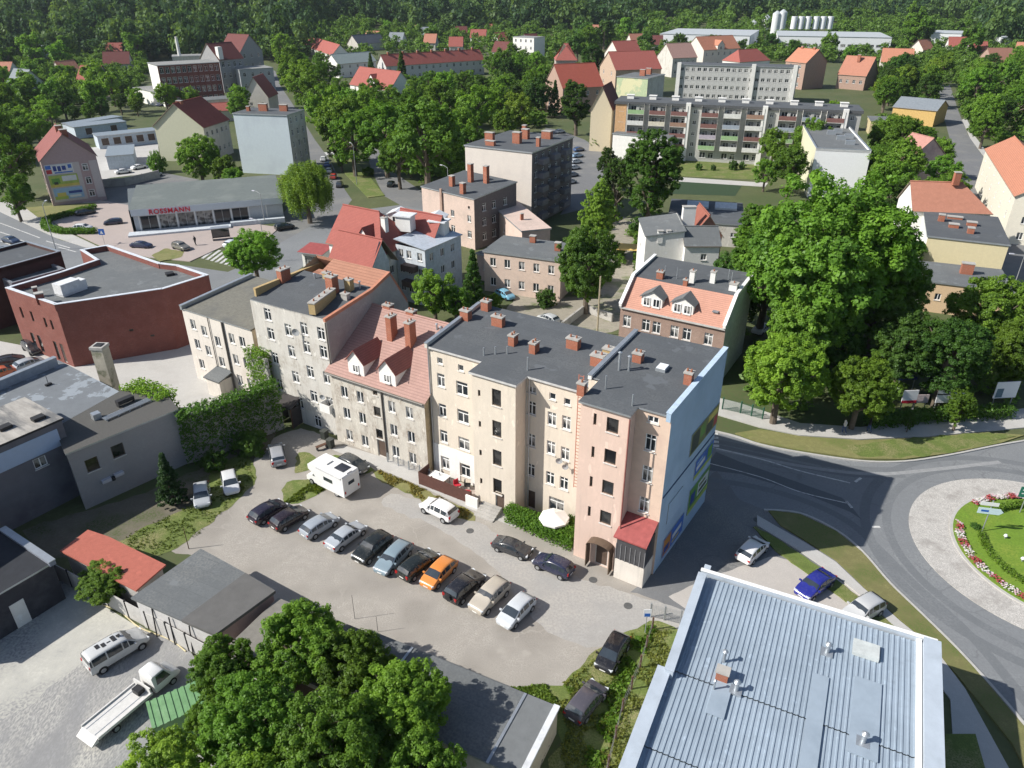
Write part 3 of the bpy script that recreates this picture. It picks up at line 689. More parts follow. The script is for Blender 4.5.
# ---- dark red brick shop building
b = Bld('brick_building', 'dark red brick flat roofed building with white parapet cap and rooftop air unit', 'building', (-54.29, 81.74), 35.1, None, True)
P_ = [(0, 0), (11.8, -1.9), (17.8, 0), (15.5, 6.4), (13.7, 8.7), (9.3, 21.4), (5.6, 21.2), (6.7, 15.1), (2., 12.5), (-4.4, 9.9)]
WL_ = [(2.2, 5.2, .5, 1.3, 'slit'), (3.6, 5.2, .5, 1.3, 'slit'), (6.4, 5.4, .5, 1.4, 'slit'), (8.7, 5.4, .5, 1.5, 'slit'), (1.6, 1.5, .7, 2.6, 'door'), (3., 1.5, .7, 2.6, 'slit'), (6.5, 1.6, .8, 2.4, 'slit'), (8., 1.6, .8, 2.4, 'slit')]
Ledge = math.dist(P_[9], P_[0])
b.walls(P_, 8.3, BRICK(), {9: [(Ledge-u, z, w, h, k) for u, z, w, h, k in WL_], 0: [(7.2, 3.6, .5, .3, 'slit'), (9.4, 2.4, .5, .3, 'slit')]})
b.flat(offset_poly(P_, -.3), 7.5, 0, .1, BITUMEN_G())
b.parapet(offset_poly(P_, -.2), .38, 7.5, 8.3, BRICK(), mat('cap_white', (.62, .65, .70), rough=.4), .07, True)
mb = MB(); mb.box(-1.3, -.8, .25, 1.3, .8, 1.6); mb.box(1.34, -.7, .2, 2.2, .7, 1.3); mb.box(-1.2, -.7, 0, 2.1, .7, .2)
part('air_unit', mb, [mat('unit_white', (.68, .69, .70), rough=.4)], b.root, (2.0, 5.3, 7.62), .5)
b.chimney(-1.2, 3.6, 7.6, .9, .7, 1.4, BRICK(), 0); b.chimney(-1.4, 6.4, 7.6, .5, .5, 1.3, BRICK(), 0)
mb = MB(); mb.box(-.5, -.5, 0, .5, .5, .35); part('roof_hatch', mb, [DARK()], b.root, (14., 5., 7.6))
mb = MB(); mb.box(.5, 0, 0, 2., .03, .9); part('pipe_outlet', mb, [FRAME()], b.root, (13.6, -1.72, 4.2), .3)

# buildings at the left edge
b = block('brown_wall_building', 'dark brown walled building behind the brick shop at the left edge', (-42, 280.5), (61, 252), 8., 9, mat_brick('brick_dark', (.085, .035, .03), (.06, .05, .05)), 'parapet', BITUMEN())
b = block('slate_hall', 'low slate blue walled hall beside the brick building at the left edge', (-46, 258), (12, 284), 6.5, 7, mat('wall_slate', (.20, .205, .24)), 'parapet', BITUMEN_G())
# big flat-roofed shop complex
o_, rot_, L_ = frame_px((-60, 471), (61, 419), 8.)
b = Bld('grey_workshop', 'dark grey workshop with pale blue band and streaked light roof at the left edge', 'building', o_, rot_, None, True)
GW = mat('wall_dusk', (.155, .155, .175), var=.1, scale=.7, col2=(.12, .12, .14), s2=.4)
b.walls(box_poly(0, 0, L_, 6.5), 7.9, GW, {0: [(L_-2.7, 4.9, 1.1, 1.0, 'win'), (L_-11.5, 2.4, 1., 1., 'win')]})
mb = MB(); mb.prism(box_poly(-.15, -.15, L_+.15, 6.6), 7.9, 8.1, 1, 0); part('roof', mb, [mat('roof_streaked', (.36, .34, .31), var=.25, scale=1.4, col2=(.15, .15, .15), s2=.6, t2=(.5, .62), stretch=(1, .25, 1)), DARK()], b.root)
mb = MB(); mb.box(0, -.06, 5.6, L_-.6, -.004, 7.3); part('sign_band', mb, [mat('band_blue', (.40, .50, .66), rough=.4, var=.04)], b.root)
mb = MB(); mb.box(-.5, -.35, 0, .5, .35, .3)
for u, v in ((L_-3.6, 2.2), (L_-1.2, 1.4)): obj('roof_hatch', mb.mesh('roof_hatch', [DARK()]), b.root, (u, v, 8.1))
o_ = G(97, 441, 6.1); q_ = G(173, 411, 6.1); ang = math.degrees(math.atan2(q_.y-o_.y, q_.x-o_.x))
b = Bld('grey_annex', 'grey plastered annex with dark pebbled roof, two square windows and long roof vent', 'building', (o_.x, o_.y), ang, None, True)
PG = mat('wall_annex', (.30, .30, .31), var=.1, scale=.7, col2=(.22, .22, .23), s2=.35, fine=.05)
b.walls([(-2.6, -.1), (7.4, 0), (8.2, 4.6), (5.6, 7.6), (-1.6, 5.)], 6.0, PG, {0: [(1.65, 4.1, 1.1, 1.3, 'dark'), (4.0, 4.4, 1.1, 1.3, 'dark')]})
b.flat([(-2.6, -.1), (7.4, 0), (8.2, 4.6), (5.6, 7.6), (-1.6, 5.)], 6.0, .12, .16, mat('roof_pebble', (.10, .098, .092), var=.25, scale=6, fine=.2))
mb = MB()
for j in range(4): mb.box(0, j*.2, .12, 4.6, j*.2+.09, .22)
for i in range(5): mb.box(.1+i*1.1, -.05, 0, .2+i*1.1, .75, .12)
part('roof_rails', mb, [METAL()], b.root, (1.9, 2.6, 6.16), .12)
mb = MB(); mb.box(-.8, -.3, .25, .8, .3, .65); mb.box(-.8, -.25, 0, -.7, .25, .25); mb.box(.7, -.25, 0, .8, .25, .25); part('air_unit', mb, [DARK()], b.root, (4.6, 4.6, 6.16), .1)
mb = MB(); mb.box(-.35, -.35, 0, .35, .35, .6); part('air_unit', mb, [METAL()], b.root, (1.6, 3.9, 6.16))
mb = MB()
mb.box(-1.0, -.4, -.15, -.2, -.02, .15); mb.box(.15, -.4, -.05, .95, -.02, .25); mb.tube((-.05, -.3, -.2), (-.05, -.3, .1), .2, n=8, mi=1); part('flood_lamp', mb, [mat('lamp_pale', (.5, .5, .55), rough=.4), DARK()], b.root, (.3, -.05, 2.1))
o_, rot_, L_ = frame_px((-30, 398), (58, 361), 6.4)
b = Bld('flat_hall', 'wide hall with patched grey felt roof and slate upstand behind the grey workshop', 'building', o_, rot_)
P_ = [(0, -11), (L_, -11), (L_, -.05), (0, -.05)]
P_ = ccw([tuple(Vector(((p.x-o_[0])*math.cos(R(rot_))+(p.y-o_[1])*math.sin(R(rot_)), -(p.x-o_[0])*math.sin(R(rot_))+(p.y-o_[1])*math.cos(R(rot_))))) for p in (G(-30, 398, 6), G(58, 361, 6), G(118, 392, 6), G(66, 421, 6), G(-30, 470, 6))])
b.walls(P_, 5.9, mat('wall_slate', (.20, .205, .24)))
b.flat(P_, 5.9, .1, .15, mat('roof_patched', (.16, .175, .19), var=.1, scale=.8, col2=(.26, .29, .32), s2=.4, t2=(.56, .58)))
b.parapet([(0, -.1), (L_, -.1)], .5, 5.9, 7., mat('upstand_slate', (.24, .28, .34), rough=.5))
mb = MB(); mb.box(-.3, -.15, 0, .3, .15, .2); mb.tube((0, 0, .1), (.05, .1, 1.), .03, n=5)
part('vent_pipe', mb, [DARK()], b.root, (L_-3.5, -3.6, 6.05))
c_ = G(99, 346, 8.6)
t = thing('square_chimney', 'free standing square pale concrete chimney with dark mossy side beside the annex', 'chimney', (c_.x, c_.y, 0), R(-5))
mb = MB(); mb.box(-.62, -.62, 0, .62, .62, 8.4, 0); part('shaft', mb, [mat('shaft_pale', (.46, .42, .34), col2=(.16, .17, .1), s2=.6, t2=(.52, .64), scale=1.5)], t)
mb = MB(); mb.box(-.7, -.7, 8.4, .7, .7, 8.7, 0); mb.box(-.4, -.4, 8.7, .4, .4, 8.78, 1); part('cap', mb, [CONC(), DARK()], t)

a_ = math.radians(66)
b = Bld('shading_hall', 'unseen tall hall left of the dark garage, added to shade it', 'building', (-51.5, 28.), 66, None)  # out of view, added to cast shade over the garage and yard corner
b.walls(box_poly(0, 0, 18, 12), 10., mat('wall_dusk', (.155, .155, .175)), {0: win_grid(spread(18, 5), [3, 6.8], 1.2, 1.6)}); b.flat(box_poly(0, 0, 18, 12), 10.)
# ---- sheds and garages
o_, rot_, L_ = frame_px((135, 597), (215, 632), 3.)
b = Bld('grey_shed', 'low garage block with two tone grey felt roof and pink rendered end wall', 'building', o_, rot_, None, True)
b.walls([(0, 0), (L_, 0), (L_+.9, 4.7), (.5, 5.7)], 2.85, [mat('wall_whitewash', (.55, .54, .53), col2=(.4, .39, .38), s2=.6, fine=.08), mat('wall_rose', (.40, .29, .27), col2=(.32, .24, .22), s2=.5, fine=.1), CONC(), CONC()])
mb = MB(); mb.prism([(-.2, -.2), (L_*.62, -.2), (L_*.62+.7, 5.3), (.35, 5.9)], 2.85, 3.02, 0); part('roof', mb, [BITUMEN_G()], b.root)
mb = MB(); mb.prism([(L_*.62+.01, -.2), (L_+.2, -.2), (L_+1.1, 4.8), (L_*.62+.71, 5.3)], 2.8, 3.05, 0); part('roof', mb, [mat('bitumen_warm', (.12, .118, .115), var=.1, scale=1.2)], b.root)
pl = [tuple(G(x, y, 2.6)[:2]) for x, y in ((60, 551), (88, 530), (109, 537), (166, 565), (136, 591))]
t = thing('red_roof_shed', 'low shed with bright red sheet roof beside the ferny green tree', 'shed', (*G(110, 568, 0)[:2], 0))
c_ = t.location; lp = ccw([(x-c_.x, y-c_.y) for x, y in pl])
mb = MB(); mb.prism(offset_poly(lp, -.25), 0, 2.5); part('wall', mb, [CONC()], t)
mb = MB(); mb.prism(lp, 2.5, 2.64); part('roof', mb, [mat('sheet_brightred', (.40, .125, .09), rough=.65, var=.1, scale=3., streak=.2)], t)
o_, rot_, L_ = frame_px((-70, 633), (52, 562), 3.7)
b = Bld('dark_garage', 'dark garage with roof darkened for shade and one white door at the left edge', 'building', o_, rot_, None, True)
b.walls(box_poly(0, 0, L_, 7), 3.6, mat('wall_black', (.045, .045, .055), col2=(.07, .07, .08), s2=.5), {})
mb = MB(); mb.box(L_-3.6, -.05, .02, L_-2.6, -.004, 2.2); part('door', mb, [PL_WHITE()], b.root)
b.flat(box_poly(0, 0, L_, 7), 3.6, .15, .15, mat('bitumen_shaded', (.028, .031, .038)))  # roof colour darkened to stand in for the shade over it
b.parapet([(L_-.1, -.1), (L_-.1, 7)], .45, 3.6, 4.0, mat('cap_slate', (.2, .22, .27)))
# long garage row
GO = (-17.25, 40.42); GR = -25.9
gl = ['leftmost section of the garage row, brownish felt roof half under the trees', 'second garage section with dark stained felt roof by the trees', 'third garage section with plain blue grey roof under tree shade', 'longest garage section with grey felt roof and tree shadow, by the parked cars', 'end garage section with graffiti wall and pale coping']
gb = [(.3, 4.8, -.25), (4.8, 8.4, -.1), (8.4, 11.8, .05), (11.8, 20.2, .05), (20.2, 22.3, .05)]
gm = [mat('felt_brown', (.20, .19, .17), var=.15), mat('felt_stain', (.12, .115, .105), col2=(.2, .19, .17), s2=.5), BITUMEN_G(), BITUMEN_G(), mat('felt_end', (.16, .17, .175), var=.1)]
cr, sr = math.cos(R(GR)), math.sin(R(GR))
for (u0, u1, v1), lab, m in zip(gb, gl, gm):
    b = Bld('garage', lab, 'garage', (GO[0]+u0*cr, GO[1]+u0*sr), GR, 'garages in the row below the yard', True)
    w = u1-u0-.01; zt_ = 2.35 if u0 < 8 else 2.5
    gr = mat('wall_graffiti', (.50, .44, .33), col2=(.10, .09, .08), s2=1.1, t2=(.60, .62), var=.1) if u0 > 20 else CONC()
    b.walls(box_poly(0, -5.2, w, v1), zt_, [CONC(), gr, CONC(), CONC()], {0: [(w*.5, 1.05, min(2.2, w*.7), 2.05, 'door')]})
    b.flat(box_poly(.0, -5.2, w, v1), zt_, 0, .14, m)
    if u0 > 20: b.parapet([(w-.02, -5.3), (w-.02, v1+.1)], .32, zt_-.02, zt_+.22, FRAME(), mat('cap_pale', (.6, .62, .64)))
    else: b.parapet([(w-.06, -5.2), (w-.06, v1)], .1, zt_+.14, zt_+.18, METAL(), METAL(), .02)

# corrugated blue hall, bottom right
b = Bld('metal_hall', 'hall with pale blue ribbed metal roof and broad parapets, bottom right', 'building', (13.36, 39.34), -25.9, None, True)
HL, HD = 14.8, 26.
MB_ = mat('roof_sheet', (.29, .352, .42), rough=.6, var=.08, scale=.6, metal=0., spec=.3, col2=(.245, .30, .36), s2=.22, t2=(.46, .66), streak=.22)
MC_ = mat('coping_sheet', (.42, .475, .54), rough=.5, var=.08, scale=1., metal=0., col2=(.34, .385, .43), s2=.4, t2=(.5, .68))
b.walls(box_poly(0, -HD, HL, 0), 5.4, mat('cladding', (.46, .49, .53), rough=.5, metal=.2))
def ribbed(u0, u1, v0, v1, z, name, pitch=.31):
    mb = MB(); n = int((u1-u0)/pitch); p = (u1-u0)/n
    for i in range(n):
        x = u0+i*p; zz = z(x)
        pr = [(x, 0), (x+p*.55, 0), (x+p*.65, .05), (x+p*.9, .05), (x+p, 0)]
        for (xa, za), (xb, zb) in zip(pr[:-1], pr[1:]): mb.face([(xa, v0, zz+za), (xb, v0, zz+zb), (xb, v1, zz+zb+.0), (xa, v1, zz+za)])
    part(name, mb, [MB_], b.root)
ribbed(.05, HL-1.2, -HD, -14.62, lambda x: 5.30, 'roof'); ribbed(.05, HL-1.2, -14.6, -9.02, lambda x: 5.36, 'roof'); ribbed(.05, HL-1.2, -9., -.15, lambda x: 5.42, 'roof')
b.parapet([(.22, -9.4), (.1, -.4)], .5, 5.2, 6.05, MC_, MC_, .06); b.parapet([(-.12, -HD), (-.12, -9.)], .75, 5.1, 5.7, MC_, MC_, .07)
b.parapet([(HL-.45, -HD), (HL-.45, .2)], .9, 5.3, 6.0, MC_, MC_, .05); b.parapet([(0., .1), (HL, .1)], .22, 5.3, 5.75, MC_, FRAME(), .04)
mb = MB(); mb.box(HL-1.25, -HD, 5.35, HL-.95, 0, 5.62); part('gutter', mb, [FRAME()], b.root)
def roofbox(u, v, w, d, h, m, name='roof_unit'):
    mb = MB(); mb.box(-w/2, -d/2, 0, w/2, d/2, h); part(name, mb, [m], b.root, (u, v, 5.42))
for (px, py) in ((827, 652), (863, 742), (736, 690)):
    g = G(px, py, 5.5); u = (g.x-13.36)*cr+(g.y-39.34)*sr; v = -(g.x-13.36)*sr+(g.y-39.34)*cr
    mb = MB(); mb.box(-.35, -.35, 0, .35, .35, .1); mb.tube((0, 0, .1), (0, 0, .75), .14, .12, 12); mb.tube((0, 0, .75), (0, 0, .9), .22, .08, 12)
    part('vent_turbine', mb, [METAL()], b.root, (u, v, 5.42), smooth=30)
def hl(px, py, z=5.6):
    g = G(px, py, z); return (g.x-13.36)*cr+(g.y-39.34)*sr, -(g.x-13.36)*sr+(g.y-39.34)*cr
u, v = hl(866, 650); mb = MB(); mb.box(-.75, -.6, 0, .75, .6, .28); part('skylight', mb, [mat('dome_cream', (.50, .53, .52), rough=.4)], b.root, (u, v, 5.45))
for q, w, d in (((815, 720), .9, 7.), ((866, 715), 1.5, 5.5), ((722, 690), 1.0, 3.6)):
    u, v = hl(*q); mb = MB(); mb.box(-w/2, -d/2, 0, w/2, d/2, .09); part('flashing', mb, [mat('flashing_sheet', (.29, .35, .415), rough=.55, var=.06, col2=(.25, .305, .365), s2=.4)], b.root, (u, v, 5.42))
u, v = hl(722, 677); b.chimney(u, v, 5.4, .7, .55, .85, BRICK_O(), 0)
u, v = hl(714, 688); b.vent(u, v, 5.4, .8, .06)
u, v = hl(724, 660); b.vent(u, v, 5.4, .9, .1)
mb = MB(); mb.box(0, 0, 0, .45, .75, .06); part('edge_plate', mb, [MC_], b.root, (0, 0, 5.7))
# ------------------------------------------------------------------ houses farther off
W_WHITE, W_CREAM, W_GREY, W_PINK = PL_WHITE(), PL_CREAM(), PL_GREY(), mat('plaster_rose', (.56, .44, .38), var=.08, col2=(.46, .37, .32), s2=.3)
# red roofed cluster by the street junction
o_, rot_, L_ = frame_px((326, 242), (388, 262), 8.)
a = G(328.5, 241, 8.); rot_ = -33.
b = Bld('red_roof_house', 'white house with large bright red tiled roof and several gabled wings by the street junction', 'building', (a.x, a.y), rot_, None, True)
W_ = win_grid([2, 4.5, 7], [2, 5], .9, 1.2)
b.walls(box_poly(0, 0, 10.5, 8.2), 8., W_WHITE, {0: W_, 1: win_grid([2, 4, 6], [2, 5], .9, 1.2)}, apex={3: (4.1, 12.4)})
b.gable(0, 0, 10.5, 8.2, 8., 12.4, 'u', .35, TILE_RED(), (0, 3.6))
b.walls(box_poly(6.6, 6.5, 14., 12.5), 7.6, mat('wall_paleblue', (.50, .54, .58)), {0: [], 1: win_grid([1.5, 4.2], [2., 5.], 1., 1.3)}, apex={1: (3., 11.6)}, name='wing_wall')
b.gable(6.6, 6.5, 14., 12.5, 7.6, 11.6, 'u', .35, TILE_RED())
b.walls(box_poly(3.8, -3.4, 11.6, .2), 7.2, mat('wall_paleblue', (.50, .54, .58)), {0: win_grid([1.5, 4], [2., 5.], .9, 1.2)}, apex={1: (2.0, 10.4)}, name='wing_wall')
b.gable(3.8, -3.6, 11.6, 1.6, 7.0, 10.4, 'u', .3, TILE_RED())
b.walls(box_poly(10.6, 3.0, 16., 11.6), 8.6, mat('wall_paleblue', (.50, .54, .58)), {0: win_grid([.9, 2.4, 4.4], [2.2, 5., 7.4], .9, 1.2), 1: win_grid([1.5, 4, 6.5], [2, 4.6, 7.2], .9, 1.2)}, name='rear_wall')
b.flat(box_poly(10.6, 3.0, 16., 11.6), lambda x, y: 8.6+(.12*(16-x)), .2, .12, mat('sheet_pale', (.42, .47, .53), rough=.4))
for u, v in ((6.0, 8.6), (12.2, 10.2)): b.dormer(u, v, 9.4, 2.6, 1.5, 2.5, W_WHITE, mat('sheet_white', (.68, .70, .72), rough=.4), R(20), .5, (1.2, .9))
b.chimney(8.6, 3.2, 9.6, .8, .7, 2.6, W_WHITE, 1)
b.dormer(6.9, .35, 8.2, 3.4, .5, 4.4, W_WHITE, mat_tile('tile_shade_red', (.30, .09, .075)), 0, 2.3, None)
for u, v, z in ((9.6, 6.6, 9.6), (13.4, 9.8, 8.6)):
    mb = MB(); mb.box(-1.2, -.9, 0, 1.2, .9, 2.2, 0); mb.box(-1.45, -1.15, 2.2, 1.45, 1.15, 2.4, 1); part('roof_turret', mb, [W_WHITE, mat('sheet_white', (.68, .70, .72))], b.root, (u, v, z), .25)
mb = MB()
for z in (2.8, 5.2): mb.box(12.2, 1.9, z, 14.6, 2.998, z+.9)
part('balcony', mb, [mat('balcony_dark', (.09, .06, .055), rough=.6)], b.root)
a2 = G(316, 249, 3.2)
b = Bld('street_shop', 'small shop with red canopy roof beside the red roofed house', 'building', (a2.x-2.4, a2.y-.3), -20, None)
b.walls(box_poly(0, 0, 4., 3.), 2.9, W_WHITE, {0: [(2., 1.3, 3., 1.9, 'shop')]}); b.flat(box_poly(-.2, -.5, 4.2, 3.1), lambda x, y: 2.9+.12*y, .2, .15, mat('sheet_red', (.33, .055, .05)))

# dark tenement and its pink neighbour
b = block('tenement_block', 'tall tenement with pale rendered end wall and dark balconied side beyond the red roofs', (465, 146), (532, 153.5), 14, 18, [mat('gable_pale', (.62, .57, .52), var=.06, col2=(.50, .46, .43), s2=.28, t2=(.5, .7), fine=.05), mat('wall_shaded', (.16, .14, .14), var=.15), W_GREY, W_GREY], 'flat', BITUMEN(), wr=(6, 5, 1.1, 1.5), near=False,  # the right wall's shade is put into its dark colour
    chim=((.2, .25, 14, 1.8, .9, 2.2), (.55, .35, 14, 1.6, 1.1, 2.4), (.5, .62, 14, 1.4, 1., 2.2), (.32, .1, 14, 1.9, .8, 1.2), (.75, .75, 14, 2., 1.2, 1.8), (.9, .3, 14, .7, .7, 2.), (.3, .9, 14, .8, .8, 2.)))
mb = MB()
for j in range(5):
    for i in range(3): mb.box(b.L+.004, 2.2+i*5., 1.2+j*2.6, b.L+1.3, 4.8+i*5., 2.2+j*2.6)
part('balconies', mb, [mat('balcony_grey', (.2, .19, .2))], b.root)['kind'] = 'stuff'
o_ = G(421.5, 187, 9.)
b = Bld('pink_tenement', 'pinkish tenement wall with two tall brick chimneys in front of the dark tenement', 'building', (o_.x, o_.y), -42, None)
b.walls([(0, 0), (13.5, 0), (13.5, 11), (0, 11)], [9., 9., 10., 10.], [W_PINK, mat('wall_shaded', (.16, .14, .14)), W_GREY, W_PINK], {0: [(8.0, 5.6, .9, 1.2, 'win'), (8.0, 2.8, 1., 1.3, 'old'), (12.2, 5.4, .9, 1.2, 'win'), (12.2, 2.6, 1., 1.3, 'old'), (12.2, 7.4, .5, .5, 'dark')], 1: win_grid([2.5, 5., 8.], [2, 4.6, 7.2], 1., 1.4)})  # right wall reuses the dark colour that holds the shade
b.flat(box_poly(0, 0, 13.5, 11), lambda x, y: 9+.09*y, .15, .18)
for u, v, h in ((6.2, 6.6, 3.4), (9.2, 7.6, 3.2), (5.0, 3., 2.), (9.8, 1.0, 2.)): b.chimney(u, v, 9.1+.09*v, .9, .75, h, BRICK_O(), 1)
mb = MB(); mb.box(5.1, -.3, .2, 5.6, -.02, 9.6); part('chimney_stack', mb, [mat('stack_rose', (.36, .25, .2))], b.root)
b = block('pink_outhouse', 'low pinkish wing with pots along its roof edge, between pink tenement and green yard', (488, 202), (522, 232), 5.6, 5, W_PINK, 'flat', W_PINK, near=False, wf=(3, 1, .7, .9), chim=((.2, .3, 5.8, .6, .5, 1.5), (.7, .4, 5.8, .5, .5, 1.2)))
b = block('rose_house', 'two storey rose plastered house with grey felt roof and two chimneys', (484, 252), (561, 262), 6.2, 8, [mat('plaster_rosy', (.60, .47, .39), var=.07, col2=(.5, .4, .34), s2=.3), W_PINK, W_PINK, W_PINK], 'flat', BITUMEN_G(), wf=(5, 2, .95, 1.3), chim=((.45, .8, 6.5, .9, .7, 1.1), (.85, .5, 6.5, .9, .7, 1.3)))
b2 = block('lean_to', 'grey roofed lean-to left of the rose plastered house', (477, 254), (507, 262), 4.2, 7, W_PINK, 'flat', BITUMEN_G(), wf=(2, 1, .8, 1.))

# white cluster behind the mansard house
a = G(646, 237, 7.6)
b = Bld('white_house', 'white walled house with grey angular roofs and white chimney stack behind the orange mansard house', 'building', (a.x, a.y), 0, None)
b.walls(box_poly(0, 0, 5.9, 7), [7.6, 8.6, 9.4, 8.], W_WHITE, {3: [(3, 5, .8, 1., 'win')]})
b.flat(box_poly(0, 0, 5.9, 7), lambda x, y: 7.7+.13*x+.1*y, .2, .14, BITUMEN_G())
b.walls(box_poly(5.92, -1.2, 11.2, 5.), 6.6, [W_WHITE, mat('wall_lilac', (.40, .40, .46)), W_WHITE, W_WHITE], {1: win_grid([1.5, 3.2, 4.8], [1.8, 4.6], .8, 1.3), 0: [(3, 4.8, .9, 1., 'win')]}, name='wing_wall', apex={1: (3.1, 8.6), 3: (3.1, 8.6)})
b.gable(5.95, -1.2, 11.2, 5., 6.6, 8.6, 'u', .25, BITUMEN_G())
b.walls(box_poly(8.2, 4.6, 13., 11.5), 6.4, mat('wall_brickdull', (.28, .15, .11)), {}, name='rear_wall', apex={0: (2.4, 9.6), 2: (2.4, 9.6)})
b.gable(8.2, 4.6, 13., 11.5, 6.4, 9.6, 'v', .3, mat_tile('tile_dullred', (.30, .11, .08)))
b.chimney(7.4, 5.2, 8., 2.0, 1.0, 3., W_WHITE, 2); b.chimney(5.2, .9, 5.5, 1.2, .8, 3.0, W_WHITE, 2); b.chimney(2.2, .2, 6.6, .8, .6, 2.0, W_WHITE, 1); b.chimney(3.5, .3, 7., .6, .5, 1.6, W_WHITE, 1)
b = block('dark_flat_hall', 'low dark flat roofed hall with two long skylights beyond the white house', (668, 221), (744, 226), 4, 15, W_GREY, 'flat', BITUMEN(), wf=(5, 1, 1., .8))
for i in range(2):
    mb = MB(); mb.prism([(0, 0), (4., 0), (4., 2.2), (0, 2.2)], 0, lambda x, y: .35+.25*y); part('roof_light', mb, [mat('light_pale', (.52, .55, .56), rough=.3)], b.root, (3.0+i*5.2, 9., 4.25))
a = G(620, 247, 2.6)
t = thing('yellow_awning', 'yellow canvas awning beside the big dark tree and white house', 'awning', (a.x-1.5, a.y-1, 0), -.2)
mb = MB(); mb.prism(box_poly(0, 0, 4.4, 2.6), lambda x, y: 2.5+.12*y, lambda x, y: 2.56+.12*y); part('canvas', mb, [mat('canvas_yellow', (.68, .48, .16), var=.06)], t)
mb = MB(); [mb.tube((x, y, 0), (x, y, 2.5), .04, n=6) for x in (.1, 4.3) for y in (.1, 2.5)]; part('post', mb, [STEELP()], t)

# long five storey slab with balconies
o_, rot_, L_ = frame_px((616, 103), (862, 113), 13.8)
b = Bld('slab_block', 'long five storey slab of flats with rows of balconies and white roof vents', 'building', o_, rot_, None)
zs = [1.6+2.72*j for j in range(5)]
W_ = [(1.6, z, 1.3, 1.3, 'win') for z in zs]
secs = []; u = 3.2
while u < L_-8:
    secs.append(u); u += 19.0
for s0 in secs:
    for k, off in enumerate((0., 5.6, 11.2)):
        if s0+off+5. > L_-1: continue
        for z in zs: W_ += [(s0+off+1.6, z+.1, 1.5, 1.5, 'strip'), (s0+off+3.7, z+.1, 1.4, 1.5, 'win')]
    if s0+18 < L_: W_ += [(s0+17.6, z, .95, 1.1, 'win') for z in zs]
WALLF = mat('slab_wall', (.42, .42, .40), var=.08, col2=(.34, .34, .325), s2=.25, streak=.2)
b.walls(box_poly(0, 0, L_, 10.5), 13.6, [WALLF, mat('slab_orange', (.55, .34, .18)), WALLF, mat('slab_ochre', (.58, .50, .34))], {0: W_, 1: [(3., z, 1.3, 1.3, 'win') for z in zs]})
b.flat(box_poly(0, 0, L_, 10.5), 13.6, .35, .7, BITUMEN(), mat('slab_fascia', (.09, .095, .1)))
mb = MB(); mb.box(.02, -.06, .1, 2.9, -.004, 13.5); part('orange_panel', mb, [mat('slab_orange', (.55, .34, .18))], b.root)
bm_ = [mat('balc_maroon', (.20, .10, .09)), mat('balc_cream', (.58, .54, .44)), mat('balc_green', (.28, .42, .22)), mat('balc_white', (.62, .62, .60)), mat('balc_bluegrey', (.3, .34, .4)), mat('balc_dark', (.11, .10, .11)), mat('balc_rust', (.30, .19, .14)), mat('balc_lilac', (.4, .36, .42))]
rnd = random.Random(5)
bs = MB(); bs.box(-2.1, -1.3, -.12, 2.1, -.004, .02, 0); bs.box(-2.15, -1.3, -.12, -2.1, -.004, 2.55, 0); bs.box(2.1, -1.3, -.12, 2.15, -.004, 2.55, 0); bs.box(-2.1, -1.3, .02, 2.1, -1.24, 1.05, 1)
bmesh_ = {m: bs.mesh('balcony', [mat('balc_slab', (.5, .49, .46)), m]) for m in bm_}
for s0 in secs:
    for off in (0., 5.6, 11.2):
        if s0+off+5. > L_-1: continue
        for j, z in enumerate(zs):
            if j == 0: continue
            obj('balcony', bmesh_[bm_[0] if rnd.random() < .3 else rnd.choice(bm_)], b.root, (s0+off+2.4, 0, z-1.05))
    if s0+16.6 < L_:
        mb = MB(); mb.box(s0+15.2, -1.2, 0, s0+16.4, -.004, 14.6); part('white_pier', mb, [W_WHITE], b.root)
for k in range(int(L_/6)):
    mb = MB(); mb.box(-.9, -.6, 0, .9, .6, .9); mb.box(-1.05, -.75, .9, 1.05, .75, 1.05); part('roof_vent', mb, [W_WHITE], b.root, (3+k*6., 6., 14.3))
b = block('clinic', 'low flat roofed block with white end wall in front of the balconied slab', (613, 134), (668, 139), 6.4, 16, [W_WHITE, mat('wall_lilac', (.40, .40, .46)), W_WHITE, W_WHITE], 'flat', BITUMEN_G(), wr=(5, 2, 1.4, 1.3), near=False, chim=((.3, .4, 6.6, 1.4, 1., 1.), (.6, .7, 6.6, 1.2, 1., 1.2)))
b = block('gable_house', 'cream gabled house with white roof edge and dark red roof left of the balconied slab', (591, 108), (612, 109), 11.5, 12, [mat('gable_sand', (.56, .49, .36), var=.05), W_CREAM, W_CREAM, W_CREAM], 'gable', TILE_MAROON(), 17., 'v', over=.3)
b = block('mural_house', 'square house with pale green mural end wall and grey roof behind the gabled house', (617, 77), (648, 79), 12, 16, [mat('mural_green', (.42, .50, .32), col2=(.62, .60, .38), s2=.12, t2=(.48, .52)), W_GREY, W_GREY, mat('gable_sand', (.56, .49, .36))], 'flat', BITUMEN_G(), wl=(5, 3, 1., 1.4), chim=((.6, .4, 12, 2., 1.2, 2.4), (.6, .75, 12, 2., 1.2, 2.4)))
b = block('brown_gable_house', 'brown walled house with orange red roof left of the green mural house', (600, 66), (616, 70), 11, 20, mat('wall_tan', (.44, .33, .25)), 'gable', TILE_RED(), 17, 'v', wf=(2, 3, 1., 1.4))
b = block('second_slab', 'pale second slab of flats behind trees with white stair towers', (679, 65), (799, 68), 13., 11, mat('slab_pale', (.47, .47, .46)), 'flat', BITUMEN(), wf=(20, 4, 1.4, 1.3), wl=(2, 4, 1., 1.2), over=.5)
mb = MB()
for u in (0., b.L*.63, b.L*.97): mb.box(u-.6, -.9, 0, u+.9, -.01, 14.)
part('stair_tower', mb, [W_WHITE], b.root)
